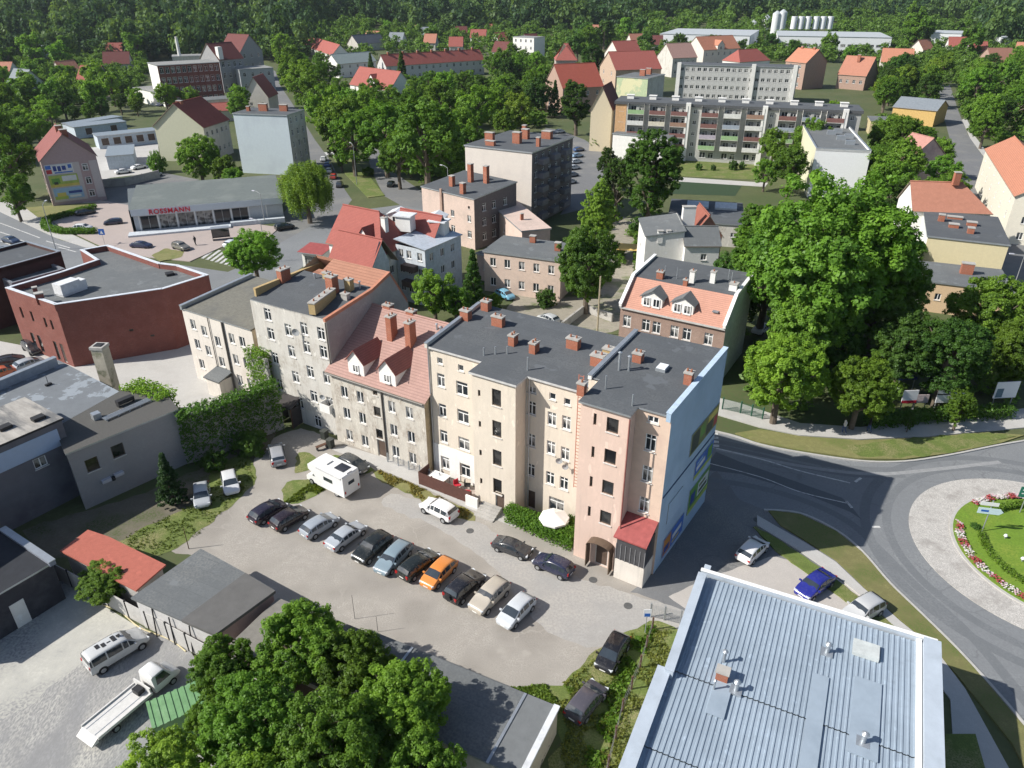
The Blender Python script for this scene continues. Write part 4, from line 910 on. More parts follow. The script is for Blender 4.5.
b = block('white_block', 'white end wall of a grey roofed block standing among dark trees', (816, 148.5), (871.5, 151), 10.5, 33, [mat('plaster_purewhite', (.80, .81, .82), var=.03), mat('wall_lilac', (.40, .40, .46)), W_WHITE, mat('wall_paleyellow', (.60, .58, .42))], 'parapet', BITUMEN_G(), chim=())
for u, v in ((.62, .42), (.5, .62), (.72, .25), (.66, .7), (.8, .5)):
    mb = MB(); mb.box(-1., -.4, 0, 1., .4, .9); part('roof_vent', mb, [METAL()], b.root, (u*b.L, v*b.d, 10.2))

# right hand street
b = block('lilac_house', 'old house with pink roof edge and dark lilac gable above the round green trees', (901.5, 166), (951, 163), 5.5, 6.5, [mat('gable_lilac', (.36, .32, .33), col2=(.26, .23, .25), s2=.3), W_CREAM, W_CREAM, W_CREAM], 'gable', mat_tile('tile_rose', (.46, .24, .2)), 11.2, 'v', wf=(3, 2, .9, 1.1), wl=(4, 2, .9, 1.2))
b = block('beige_block', 'pale yellow block with wide grey felt roof at the right hand street', (928, 237), (1009, 246), 7.4, 16, [mat('plaster_straw', (.60, .53, .34), var=.05), W_GREY, W_CREAM, W_WHITE], 'flat', BITUMEN(), near=False, chim=((.2, .6, 7.6, .9, .8, 1.2), (.35, .4, 7.6, 1.4, .9, .7), (.6, .55, 7.6, 1.4, .9, .7), (.55, .25, 7.6, .9, .9, 1.), (.4, .75, 7.6, 2.2, .8, .5)))
b = block('beige_annex', 'lower beige annex with grey roof and brick chimney in front of the pale yellow block', (926, 282), (1012, 292), 4.4, 9., [mat('plaster_apricot', (.60, .44, .28), var=.05), W_GREY, W_CREAM, W_CREAM], 'flat', BITUMEN_G(), wf=(3, 1, .8, 1.))
b.chimney(5.6, 5.2, 4.5, 1.6, .9, 1.8, BRICK_O(), 3)
b = block('orange_roof_house', 'white house with broad bright orange tiled hip roof behind the pale yellow block', (914, 210), (991, 213), 7.8, 8.5, W_WHITE, 'gable', TILE_ORANGE(), 11.6, 'u', hip=(0, 4.), wl=(3, 2, .9, 1.2), chim=((.55, .4, 11.5, 1., .8, 2.2),))
b = block('cream_terrace', 'cream terrace with orange and pink tiled roof along the right hand street', (986, 149), (1016, 196), 8.6, 9.5, mat('plaster_bright', (.70, .66, .56), var=.05), 'gable', mat_tile('tile_salmon', (.50, .22, .14)), 11.6, 'u', wf=(6, 3, 1., 1.4), wr=(2, 3, 1., 1.3))
b = block('yellow_house', 'small grey roofed house with orange yellow wall beside the tree lined street', (893.5, 107), (936.5, 111), 5., 14, [mat('plaster_yellow', (.55, .37, .14)), mat('plaster_yellow', (.55, .37, .14)), W_CREAM, W_WHITE], 'gable', mat('slate_grey', (.20, .225, .25)), 7.5, 'u')
b = block('grey_shed_row', 'low grey roofed shed left of the orange yellow house', (871, 121), (893, 122), 4., 9, mat('plaster_yellow2', (.5, .42, .25)), 'flat', BITUMEN_G())

# drugstore with the sign
o_, rot_, L_ = frame_px((131, 209), (281, 196.5), 4.6)
b = Bld('drugstore', 'long grey roofed shop with glass front, pale fascia and red lettering', 'building', o_, rot_, None, True)
SW = mat('shop_wall', (.50, .53, .56), var=.05)
W_ = [(2.6+i*3.3, 1.75, 3.0, 2.7, 'shop') for i in range(6)]
b.walls(box_poly(0, 0, L_, 18.), 4.2, SW, {0: W_})
mb = MB(); mb.prism([(-.4, -.6), (L_+.3, -.6), (L_+.3, 18.3), (-.4, 18.3)], lambda x, y: 4.35+.02*y, lambda x, y: 4.6+.02*y, 1, 0)
mb.prism([(-.42, -.6), (-.42, 18.3), (-2.2, 18.3)], .0, 4.4, 1)
part('roof', mb, [mat('roof_greygreen', (.135, .155, .15), var=.1, col2=(.175, .195, .185), s2=.2), mat('roof_edge', (.12, .14, .15))], b.root)
mb = MB(); mb.box(-.2, -.68, 3.35, L_+.1, -.604, 4.55); part('fascia', mb, [mat('fascia_pale', (.55, .60, .64), rough=.4, var=.03)], b.root)
mb = MB()
for i in range(8): mb.box(.9+i*3.3, -.55, 0, 1.05+i*3.3, -.4, 3.35)
part('posts', mb, [W_WHITE], b.root)
mb = MB(); mb.box(-1.2, -3.2, 0, 17., -.7, .45); mb.box(17., -2.2, 0, L_, -.7, .9); part('ramp', mb, [mat('ramp_pale', (.50, .54, .58))], b.root)
def text_mesh(txt, size, depth, m, name='lettering', spacing=1.):
    cu = bpy.data.curves.new(name, 'FONT'); cu.body = txt; cu.size = size; cu.extrude = depth; cu.align_x = 'CENTER'; cu.offset = size*.02; cu.space_character = spacing
    o = bpy.data.objects.new(name, cu); COL.objects.link(o); bpy.context.view_layer.update()
    me = bpy.data.meshes.new_from_object(o.evaluated_get(bpy.context.evaluated_depsgraph_get())); bpy.data.objects.remove(o); bpy.data.curves.remove(cu)
    me.name = name; me.materials.clear(); me.materials.append(m); return me
o = obj('lettering', text_mesh('ROSSMANN', 1.25, .06, mat('sign_red', (.55, .02, .04), rough=.4, var=.02), spacing=1.15), b.root, (6.6, -.75, 3.48)); o.rotation_euler = (math.pi/2, 0, 0)

# pale blue end wall block, gable houses and garages on the left
b = block('pale_block', 'flat roofed block with tall plain pale blue end wall left of the avenue', (233, 114), (287, 116), 14, 9, [mat('gable_paleblue', (.50, .57, .61), var=.05, col2=(.45, .51, .56), s2=.2), W_GREY, W_GREY, W_GREY], 'flat', BITUMEN(), wr=(3, 5, .9, 1.4), chim=((.4, .5, 14.2, 2.2, .8, 1.8), (.75, .6, 14.2, 2., .8, 1.6), (.15, .4, 14.2, .8, .7, 1.2)))
b = block(rot=33., length=10.4, name='billboard_house', label='rose gabled house with three posters on its end wall and maroon roof', A=(40, 161), B=(93, 157), h=9.5, d=15, wall=[mat('gable_roseg', (.40, .29, .29), var=.06), W_PINK, W_PINK, W_PINK], roof='gable', roofm=mat_tile('tile_wine', (.26, .095, .085)), zr=14.2, axis='v', wl=(5, 3, .9, 1.3), chim=((.55, .15, 13.4, 1.4, 1., 1.6), (.5, .45, 13.4, 1.2, 1., 1.8)))
mb = MB(); mb.box(.5, -.03, .8, b.L*.66, -.004, 8.6, 0); mb.box(b.L*.84, -.03, .8, b.L-.1, -.004, 8.6, 0); part('render_panel', mb, [mat('panel_greyrose', (.52, .46, .45), var=.05)], b.root)
def wall_print(x0, z0, x1, z1, base, marks):
    mb = MB(); mb.box(x0, -.14, z0, x1, -.034, z1); part('poster', mb, [PR[base]], b.root)
    for k, (a, c, d, e, col) in enumerate(marks):
        mb = MB(); y = -.144-.003*k; xa, xb, za, zb = x0+a*(x1-x0), x0+d*(x1-x0), z0+c*(z1-z0), z0+e*(z1-z0)
        mb.face([(xa, y, za), (xb, y, za), (xb, y, zb), (xa, y, zb)]); part('poster_print', mb, [PR[col]], b.root)
wall_print(.4, 6.6, 5.6, 8.5, 'white', [(.02, .05, .22, .5, 'red'), (.02, .55, .22, .95, 'blue'), (.28, .3, .4, .85, 'navy'), (.44, .25, .56, .8, 'navy'), (.6, .35, .74, .8, 'navy'), (.3, .05, .95, .18, 'blue'), (.82, .5, .95, .9, 'blue')])
wall_print(.6, 3.9, 6.0, 6.3, 'lime', [(.0, .0, 1., .22, 'yellow'), (.08, .3, .36, .75, 'green'), (.14, .22, .28, .45, 'dark'), (.45, .45, .95, .9, 'white')])
wall_print(.8, 1.3, 6.3, 3.6, 'sky', [(.0, .0, .45, .3, 'lime'), (.1, .25, .4, .6, 'yellow'), (.5, .45, .96, .68, 'navy'), (.5, .1, .9, .3, 'white')])
for z in (7.4, 4.6, 1.9): b.put_window((b.L*.755, 0, z), 0, 1.1, 1.4, 'win', .17)
b = block('greenish_gable_house', 'house with pale green gable wall and dark red roof behind the round dark tree', (154, 125.5), (203, 127), 9, 13, [mat('gable_palegreen', (.50, .50, .38), var=.05), W_CREAM, W_CREAM, W_CREAM], 'gable', mat_tile('tile_deepred', (.28, .08, .06)), 14.5, 'v', over=.4, wr=(5, 2, 1., 1.3), chim=((.5, .2, 13., 1.5, 1., 2.),))
GG = 'pale blue grey garages between the two gabled houses'
for lab, A, B_, h, d in (('blue grey garage block with three dark doors', (97, 137), (157, 131), 3.4, 6.), ('front garage block with white end wall', (106, 157), (133, 155), 3.2, 14.), ('rear garage block with dark doors beside the poster house', (74, 128), (126, 122), 3.2, 7.), ('farthest garage block with slate roof by the gardens', (72, 125), (122, 117), 3., 5.)):
    b = block('garage_block', lab, A, B_, h, d, mat('garage_blue', (.44, .50, .56)), 'flat', mat('garage_roof', (.20, .24, .28), var=.1), wf=(5 if 'three' in lab else 2, 1, 2., 2., 'door') if 'front' not in lab else None, cat='garage', group=GG)
t0, t1 = G(60, 207), G(160, 190)
# brick mill and its neighbours far left
b = block('brick_mill', 'long dark brick mill with tall windows and white end wall on the far left', (157, 66), (219, 62.5), 14.5, 14, [mat('mill_brick', (.20, .085, .07), var=.12), BRICK(), BRICK(), W_WHITE], 'flat', mat('roof_dusty', (.25, .25, .24)), wf=(11, 4, 1.4, 2.2), over=.4)
b = block('grey_mill', 'grey rendered gabled mill wing right of the brick mill', (219, 60), (243, 58), 13, 14, mat('mill_grey', (.30, .30, .31)), 'gable', TILE_MAROON(), 19, 'u', wf=(4, 3, 1.3, 2.))
mb = MB(); mb.box(.3, 0, 12, 2.4, 2, 18.); part('lift_tower', mb, [W_WHITE], b.root)
b = block('pale_mill', 'pale grey mill block with step roof beside the avenue trees', (239, 70), (273, 68), 9, 12, mat('mill_pale', (.42, .44, .45)), 'flat', mat('roof_dusty', (.25, .25, .24)), wf=(4, 2, 1.2, 1.6))
b = block('curved_gable_hall', 'grey hall with curved gable and maroon roof behind the pale mill block', (240, 52), (262, 50), 13, 14, mat('mill_grey', (.30, .30, .31)), 'gable', TILE_MAROON(), 20, 'v', wf=(3, 3, 1.2, 1.8))
b = block('mill_chimney_shed', 'low dusty shed with a slim white chimney behind the brick mill', (172, 57), (206, 56), 9, 12, W_GREY, 'flat', mat('roof_dusty', (.25, .25, .24)))
mb = MB(); mb.tube((3.5, 4, 8), (3.5, 4, 18), .8, .6, 10); part('chimney', mb, [W_WHITE], b.root)
b = block('white_villa', 'white house with pitched grey roof at the foot of the dark wood', (221, 29), (237, 31), 10, 14, W_WHITE, 'gable', mat('slate_grey', (.20, .225, .25)), 15, 'u', wf=(3, 2, 1.2, 1.6))
b = block('brick_villa', 'red brick villa beside the white house at the foot of the dark wood', (238, 31), (250, 31), 10, 12, BRICK(), 'gable', TILE_MAROON(), 16, 'u', wf=(2, 2, 1.2, 1.6))
b = block('white_shed', 'white shed with sloped roof left of the brick mill', (133, 88), (152, 92), 5, 16, W_WHITE, 'flat', mat('roof_dusty', (.25, .25, .24)))
b = block('pink_gable_house', 'small pink gabled house with red roof in front of the pale mill', (244, 97), (268, 97), 5.5, 12, W_CREAM, 'gable', TILE_RED(), 12, 'v', wf=(2, 1, 1., 1.2))
b = block('market_hall', 'low grey hall with a row of white hoods left of the pink gabled house', (206, 101), (232, 99), 4., 9, W_GREY, 'flat', BITUMEN_G(), wf=(6, 1, 1., 1.4))
b = block('red_shed', 'long low red roofed shed below the grey hall', (203, 112), (233, 110), 3.5, 8, W_CREAM, 'gable', TILE_RED(), 5.5, 'u')
b = block('garden_cottage', 'small cottage with orange roof among the left garden trees', (61, 71), (80, 69.5), 4., 9, W_CREAM, 'gable', TILE_ORANGE(), 8, 'u')
b = block('edge_cottage', 'small cottage with red roof at the left edge of the gardens', (-4, 72), (9, 72), 4., 9, W_WHITE, 'gable', TILE_ORANGE(), 8, 'u')

# beyond the avenue
b = block('terrace_red_roof', 'long white terrace with orange red tiled roof and small chimneys above the avenue trees', (386, 66), (484, 59.5), 7, 9, mat('terrace_wall', (.54, .53, .52)), 'gable', TILE_RED(), 11.5, 'u', wf=(14, 2, 1.2, 1.6), wl=(2, 2, 1., 1.4), chim=tuple((i/7+.07, .5, 11., 1., .8, 1.8) for i in range(7)))
b = block('avenue_house', 'corner house with steep red roof and white gable beside the avenue', (350, 84), (390, 90), 6., 11, W_WHITE, 'gable', TILE_RED(), 12., 'u', wf=(4, 2, 1., 1.4))
b.dormer(b.L*.5, 1., 6.8, 4., 1.5, 5., W_WHITE, TILE_RED(), 0, 2.2, (1.2, 1.2))
b = block('red_roofed_row', 'long red roofed house running along behind the avenue trees', (303, 45), (332, 55), 6., 10, W_WHITE, 'gable', TILE_RED(), 11, 'u', wf=(5, 2, 1., 1.4))
b = block('green_roof_house', 'white house with broad grey green roof above the avenue', (338, 64), (376, 61), 6.5, 11, W_WHITE, 'gable', mat('roof_sage', (.26, .31, .30)), 10.5, 'u', wf=(5, 2, 1., 1.4))
b = block('slate_house', 'dark slate roofed house behind the grey green roof', (358, 44), (385, 42), 6., 11, W_GREY, 'gable', mat('slate_dark', (.11, .12, .14)), 11, 'u', wf=(4, 1, 1., 1.4))
b = block('brick_villa', 'red tiled villa with two gables right of the columnar trees', (545, 83), (563, 88), 9., 16, mat('villa_brick', (.36, .25, .2)), 'gable', mat_tile('tile_villa', (.38, .10, .07)), 16, 'v', wf=(2, 2, 1., 1.4), wr=(4, 2, 1., 1.4))
b = block('tower_villa', 'villa with tall pyramid red roof behind the two gabled villa', (556, 60), (577, 60), 10., 14, mat('villa_wall', (.42, .36, .32)), 'gable', TILE_RED(), 16.5, 'u', hip=(6, 6), wf=(3, 2, 1.2, 1.6))
b = block('white_manor', 'plain white flat roofed manor among far trees', (513, 37), (534, 38), 12., 12, W_WHITE, 'flat', mat('roof_dusty', (.25, .25, .24)), wf=(4, 3, 1.2, 1.6))
b = block('red_roof_villa', 'house with orange red roof behind the brown walled house', (619, 55), (642, 54), 9., 14, W_CREAM, 'gable', TILE_RED(), 15, 'u', wf=(3, 2, 1.2, 1.6))
b = block('pink_roof_house', 'house with pale pink roof left of the sandstone house', (673, 58), (697, 57), 9., 14, W_GREY, 'gable', TILE_PINK(), 15, 'u', wf=(4, 2, 1.2, 1.4))
b = block('sandstone_house', 'cream house with salmon roof and centre gable', (704, 50), (740, 48), 10., 14, W_CREAM, 'gable', mat_tile('tile_salmon', (.50, .22, .14)), 16, 'u', wf=(6, 2, 1.2, 1.6))
b.dormer(b.L*.45, -.3, 9., 5., 3., 5., W_CREAM, mat_tile('tile_salmon', (.50, .22, .14)), 0, 2.4, (1.6, 1.6))
b = block('low_red_house', 'low house with red hipped roof between sandstone house and second slab', (740, 62), (770, 60), 7., 12, W_WHITE, 'gable', TILE_RED(), 12, 'u', hip=(4, 4), wf=(4, 1, 1., 1.3))
b = block('tile_end_house', 'tall brick house with salmon tiled roof right of the second slab', (786, 61), (806, 63), 11., 14, mat('villa_brick', (.36, .25, .2)), 'gable', mat_tile('tile_salmon', (.50, .22, .14)), 16, 'u', wf=(2, 3, 1.2, 1.6), chim=((.2, .5, 15, 1., 1., 2.), (.8, .5, 15, 1., 1., 2.)))
b = block('orange_house', 'broad house with orange tiled roof and brick walls among trees', (838, 74), (866, 76), 6., 15, mat('villa_brick', (.36, .25, .2)), 'gable', TILE_ORANGE(), 13, 'u', wf=(4, 1, 1.2, 1.4), chim=((.5, .35, 11, 1.2, 1., 3.),))
b = block('salmon_house', 'house with long salmon roof right of the broad orange roofed house', (881, 62), (912, 63), 6., 12, W_CREAM, 'gable', mat_tile('tile_salmon', (.50, .22, .14)), 12, 'u', wf=(5, 1, 1.2, 1.4))
b = block('maroon_house', 'dull maroon roofed house at the far right edge', (992, 62), (1016, 62), 6., 14, mat('villa_brick', (.36, .25, .2)), 'gable', mat_tile('tile_dull', (.30, .15, .11)), 12, 'u')
b = block('edge_brick_house', 'orange roofed house at the right edge above the green trees', (1014, 55), (1040, 56), 7., 12, W_CREAM, 'gable', TILE_ORANGE(), 13, 'u')
# factory with silos
FWm = mat('factory_white', (.66, .68, .70), var=.04); FR = mat('factory_roof', (.40, .43, .45), var=.08)
b = block('factory_hall', 'huge white factory hall with pale grey roof far behind the flats', (660, 34), (750, 36), 11, 70, FWm, 'flat', FR, over=.4)
b = block('factory_hall', 'long white factory hall right of the silos', (778, 36), (892, 38), 11, 60, FWm, 'flat', FR, over=.4, wf=(16, 1, 3., 1.6, 'strip'))
b = block('factory_hall', 'pale factory shed beyond the poplars at the end of the street', (926, 33), (962, 34), 10, 40, FWm, 'flat', FR, over=.4)
b = block('factory_hall', 'grey industrial shed at the top right corner', (1004, 38), (1050, 39), 8, 40, FWm, 'flat', FR, over=.4)
for (x, y, h, r, lab) in ((779, 41, 21, 3.2, 'tallest white silo of the pair left of the white factory hall'), (773, 41, 20, 3.2, 'slightly shorter white silo behind the tallest one'), (764, 36, 15, 3.4, 'short stout white silo left of the tall pair'), (752, 36, 11, 3.4, 'lowest grey white silo by the huge factory hall')):
    g = G(x, y); t = thing('silo', lab, 'silo', (g.x, g.y, 0), 0, 'factory silos')
    mb = MB(); mb.tube((0, 0, 0), (0, 0, h), r, n=16); part('tank', mb, [FWm], t, smooth=40)
    mb = MB(); mb.tube((0, 0, h), (0, 0, h+2), r, .6, 16); part('cone', mb, [FR], t)
for (x, h, lab) in ((793, 8.5, 'white rooftop tank cluster on the long factory hall, left one'), (815, 8.5, 'white rooftop tank cluster on the long factory hall, right one')):
    g = G(x, 29, 11.3); t = thing('tank_cluster', lab, 'tanks', (g.x, g.y, 11.25), 0, 'factory silos')
    for i in range(3): mb = MB(); mb.tube((i*5.2, 0, 0), (i*5.2, 0, h), 2.2, n=12); part('tank', mb, [FWm], t, smooth=40)
# far village
vr = random.Random(11)
roofs = [TILE_RED(), TILE_ORANGE(), mat('slate_dark', (.11, .12, .14)), TILE_MAROON(), mat('slate_grey', (.20, .225, .25))]
vill = [(404, 12), (414, 14), (424, 12), (446, 24), (452, 27), (395, 28), (412, 34), (424, 37), (438, 34), (377, 8), (480, 18), (494, 22), (502, 28), (478, 40), (505, 44), (262, 26), (398, 20), (418, 21), (466, 20), (487, 33), (372, 42), (640, 46), (655, 48), (468, 12), (508, 12), (300, 30), (322, 26), (346, 24), (365, 30), (430, 46), (462, 36), (520, 22), (548, 26), (570, 30), (592, 34), (610, 28), (585, 22), (534, 46), (500, 56), (456, 50), (396, 44), (280, 34), (90, 52), (40, 60), (118, 70), (24, 92), (92, 88), (116, 58), (955, 50), (975, 56), (930, 54)]
cw = ['orange red', 'salmon', 'dark slate', 'maroon', 'grey']
for i, (x, y) in enumerate(vill):
    k = vr.randrange(5); w = vr.uniform(8, 12); g = G(x, y+5)
    b = Bld('village_house', '%s roofed village house at the foot of the far woods' % cw[k], 'house', (g.x-w/2, g.y), vr.uniform(-40, 40), 'houses of the far village')
    wl_ = vr.choice([W_WHITE, W_CREAM, W_GREY]); x_ = x
    b.walls(box_poly(0, 0, w, 9), 5.5, wl_, {0: win_grid(spread(w, 3), [3.2], 1.2, 1.4)}, apex={1: (4.5, 10.5), 3: (4.5, 10.5)})
    b.gable(0, 0, w, 9, 5.5, 10.5, 'u', .5, roofs[k])
# ------------------------------------------------------------------ trees
LEAF = lambda: mat_leaf('leaves_green', (.125, .235, .034))
LEAF_Y = lambda: mat_leaf('leaves_yellowgreen', (.18, .275, .042))
LEAF_D = lambda: mat_leaf('leaves_dark', (.070, .142, .030))
LEAF_M = lambda: mat_leaf('leaves_mid', (.093, .182, .032))
LEAF_B = lambda: mat_leaf('leaves_bright', (.155, .285, .038))
BARK = lambda: mat('bark', (.13, .105, .08), var=.3, scale=6)

def leaf_cloud(rng, cen, rad, per, size, up=.4, droop=0., rnd=.5):
    n = len(cen)*per
    C = np.repeat(cen, per, 0); Rr = np.repeat(rad, per)
    d = rng.normal(size=(n, 3)); d /= np.linalg.norm(d, axis=1)[:, None]
    rr = Rr*rng.uniform(.35, 1., n)**.6
    p = C+d*rr[:, None]*np.array([1, 1, .8])
    if droop: p[:, 2] -= droop*rng.uniform(0, 1, n)**1.5
    out = C/np.maximum(np.linalg.norm(C, axis=1)[:, None], 1e-6)
    nn = d*.75+out*.5+rng.normal(size=(n, 3))*rnd; nn[:, 2] += up
    nn /= np.linalg.norm(nn, axis=1)[:, None]
    a = np.cross(nn, rng.normal(size=(n, 3))); a /= np.maximum(np.linalg.norm(a, axis=1)[:, None], 1e-6)
    b = np.cross(nn, a)
    s = size*rng.uniform(.6, 1.35, n)[:, None]; w = s*rng.uniform(.5, .8, n)[:, None]
    V = np.stack([p-a*s, p+b*w-nn*s*.12, p+a*s, p-b*w-nn*s*.12], 1).reshape(-1, 3)
    return V
def quad_mesh(name, V, m):
    me = bpy.data.meshes.new(name); n = len(V)//4
    me.vertices.add(len(V)); me.vertices.foreach_set('co', V.astype(np.float32).ravel())
    me.loops.add(len(V)); me.loops.foreach_set('vertex_index', np.arange(len(V), dtype=np.int32))
    me.polygons.add(n); me.polygons.foreach_set('loop_start', np.arange(0, len(V), 4, dtype=np.int32)); me.polygons.foreach_set('loop_total', np.full(n, 4, np.int32))
    me.update(calc_edges=True); me.materials.append(m); return me
def clumps(rng, n, kind):
    d = rng.normal(size=(n*3, 3)); d /= np.linalg.norm(d, axis=1)[:, None]
    ph = rng.uniform(0, 6.28, 8)
    if kind in ('round', 'tall', 'column', 'willow'):
        # big lobes of foliage carried by the limbs, each made of small sprays
        k = 64 if n > 400 else 34 if n > 150 else 14
        ld = rng.normal(size=(k, 3)); ld[:, 2] = ld[:, 2]*.9+.15; ld /= np.linalg.norm(ld, axis=1)[:, None]
        lr = rng.uniform(.18, .37, k)*(1. if n > 150 else 1.2); lc = ld*((.96+.08*np.sin(3*np.arctan2(ld[:, 1], ld[:, 0])+rng.uniform(0, 6)))*(1.-lr*rng.uniform(.8, 1.5, k)))[:, None]
        w = rng.integers(0, k, n); e = rng.normal(size=(n, 3)); e /= np.linalg.norm(e, axis=1)[:, None]
        p = lc[w]+e*(lr[w]*rng.uniform(.5, 1., n)**.5)[:, None]
        if kind == 'round': p *= np.array([1, 1, .92]); p[:, 2] += 1.38
        elif kind == 'tall': p *= np.array([.86, .86, 1.3]); p[:, 2] += 1.75
        elif kind == 'column': p *= np.array([.66, .66, 1.5]); p[:, 2] += 1.9
        else: p *= np.array([1, 1, .80]); p[:, 2] += 1.45
        return p
    lump = 1+.17*np.sin(3*np.arctan2(d[:, 1], d[:, 0])+ph[0]+2*d[:, 2])+.12*np.sin(5*np.arctan2(d[:, 1], d[:, 0])+ph[1]-4*d[:, 2])+.12*np.sin(6*d[:, 2]+ph[2])
    r = rng.uniform(.18, 1., n*3)**.45*lump*.80
    p = d*r[:, None]*1.13
    if kind == 'round': p *= np.array([1, 1, .90]); p[:, 2] += 1.38
    elif kind == 'tall': p *= np.array([.82, .82, 1.35]); p[:, 2] += 1.75
    elif kind == 'column': p *= np.array([.62, .62, 1.6]); p[:, 2] += 1.9
    elif kind == 'willow': p *= np.array([1, 1, .80]); p[:, 2] += 1.45
    elif kind == 'cone':
        z = rng.uniform(0, 1, n*3)**1.3; a = rng.uniform(0, 6.28, n*3); rr = (1-z)*.72*rng.uniform(.45, 1, n*3)
        p = np.stack([rr*np.cos(a), rr*np.sin(a), .25+z*2.9], 1)
    elif kind == 'bush': p *= np.array([1, 1, .7]); p[:, 2] = np.abs(p[:, 2]+.5)+.05
    return p[:n]
TREE = {}
def tree_meshes(kind, detail, seed, leaf):
    key = (kind, detail, seed)
    if key in TREE: return TREE[key]
    rng = np.random.default_rng(seed*17+len(kind))
    nc, per, size, cr = {'near': (760, 84, .0225, .085), 'mid': (280, 48, .038, .12), 'far': (80, 36, .085, .2)}[detail]
    if kind in ('tall', 'column', 'cone'): nc = int(nc*1.15); cr *= .85
    C = clumps(rng, nc, kind); rad = cr*rng.uniform(.65, 1.3, len(C))
    off = C.copy(); off[:, 2] -= 1.3
    V = leaf_cloud(rng, C, rad, per, size, droop=.55 if kind == 'willow' else 0.)
    crown = quad_mesh('crown', V, leaf)
    mb = MB(); H = 1.1 if kind not in ('bush',) else .5
    if kind == 'cone': mb.tube((0, 0, -.03), (0, 0, 2.7), .07, .015, 7)
    else:
        mb.tube((0, 0, -.03), (.02, .01, H*.6), .085, .07, 9); 
        mb.tube((.02, .01, H*.58), (.0, .03, H*1.35), .07, .035, 8)
        idx = rng.choice(len(C), 12, replace=False)
        for i in idx:
            e = Vector(C[i]); s = Vector((.01, .01, H*rng.uniform(.5, 1.05))); md = s.lerp(e, .5)+Vector((0, 0, .06))
            mb.tube(s, md, .04, .026, 6, cap=False); mb.tube(md, e, .026, .008, 6, cap=False)
    trunk = mb.mesh('trunk', [BARK()])
    TREE[key] = (crown, trunk); return TREE[key]
rt = random.Random(3)
TREES = []
def tree_world(x, y, r, label, kind='round', detail='mid', leaf=None, group=None, name=None, zs=None, seed=None, cat='tree'):
    leaf = leaf or LEAF()
    seed = rt.randrange(1, 7) if seed is None else seed
    cm, tm = tree_meshes(kind, detail, seed, leaf)
    nm = name or {'cone': 'conifer_tree', 'willow': 'willow_tree', 'column': 'columnar_tree', 'bush': 'shrub'}.get(kind, 'broadleaf_tree')
    t = thing(nm, label, cat, (x, y, 0), rt.uniform(0, 6.28), group)
    z = zs or rt.uniform(.9, 1.12)
    k = (r*rt.uniform(.95, 1.06), r*rt.uniform(.95, 1.06), r*z)
    c = obj('crown', cm, t, sc=k); c.material_slots[0].link = 'OBJECT'; c.material_slots[0].material = leaf; obj('trunk', tm, t, sc=k)
    TREES.append((x, y, r)); return t
CZ = {'round': 1.38, 'tall': 1.75, 'column': 1.9, 'willow': 1.4, 'cone': 1.5, 'bush': .5}
def tree(cx, cy, rpx, label, kind='round', detail='mid', leaf=None, group=None, zs=1.0, **kw):
    """a tree whose crown is seen centred at pixel (cx, cy) with half width rpx"""
    z = 5.
    wk = {'column': .62, 'tall': .82, 'cone': .72}.get(kind, 1.)
    for _ in range(6):
        p = G(cx, cy, z); r = rpx*dep(p)/FOC/wk; z = CZ[kind]*r*zs
    return tree_world(p.x, p.y, r, label, kind, detail, leaf, group, zs=zs, **kw)
def inpoly(x, y, P):
    c = False; n = len(P)
    for i in range(n):
        x1, y1 = P[i]; x2, y2 = P[(i+1) % n]
        if (y1 > y) != (y2 > y) and x < (x2-x1)*(y-y1)/(y2-y1)+x1: c = not c
    return c
NOTREE = []
def mass(poly, n, rm, label, group, detail='far', leaves=None, kinds=('round',), gap=.9, seed=1, name=None, h=6.):
    """a stand of n separate trees filling a pixel region (crown tops seen there), crown radius rm metres"""
    q = random.Random(seed); P = pxpoly(poly, h); xs = [p[0] for p in P]; ys = [p[1] for p in P]; got = []; tries = 0
    while len(got) < n and tries < 6000:
        tries += 1; x = q.uniform(min(xs), max(xs)); y = q.uniform(min(ys), max(ys))
        if not inpoly(x, y, P): continue
        r = q.uniform(*rm)
        if any((x-a)**2+(y-b)**2 < (gap*(r+c))**2 for a, b, c in got): continue
        if any(inpoly(x, y, w) for w in NOTREE): continue
        got.append((x, y, r))
    for x, y, r in got:
        tree_world(x, y, r, label, q.choice(kinds), detail, q.choice(leaves or [LEAF()]), group, name=name)

# bottom-left grove
GV = 'trees of the grove at the lower left'
for cx, cy, r, lf, lab in ((300, 645, 46, LEAF(), 'leafy tree at the top of the lower left grove'), (352, 668, 40, LEAF(), 'leafy tree in the middle of the lower left grove'), (402, 705, 50, LEAF_B(), 'bright green tree at the right end of the grove, shading the garage roof'), (222, 668, 36, LEAF(), 'leafy tree at the upper left of the grove by the pink shed wall'),
    (255, 722, 56, LEAF(), 'broad tree in the centre of the lower left grove'), (330, 752, 62, LEAF(), 'large tree at the bottom edge of the grove'), (160, 775, 48, LEAF_Y(), 'yellow green tree at the lower left end of the grove'), (420, 770, 48, LEAF(), 'tree at the bottom right of the grove by the garage end'), (240, 800, 60, LEAF_B(), 'bright tree cut by the bottom edge of the frame in the grove'), (214, 722, 30, LEAF_B(), 'small bright tree beside the green container')):
    tree(cx, cy, r, lab, 'round', 'near', lf, GV, zs=rt.uniform(1.0, 1.15))
tree(107, 579, 29, 'ferny bright green tree growing over the red shed roof', 'round', 'near', mat_leaf('leaves_fern', (.17, .30, .055)), zs=.62, name='ferny_tree')
tree(168, 480, 17, 'dark conifer standing against the grey annex', 'cone', 'mid', mat_leaf('needles_dark', (.032, .066, .024)), zs=.8)
tree(200, 690, 16, 'small grey leaved shrub at the corner of the shed', 'bush', 'mid', LEAF_D())
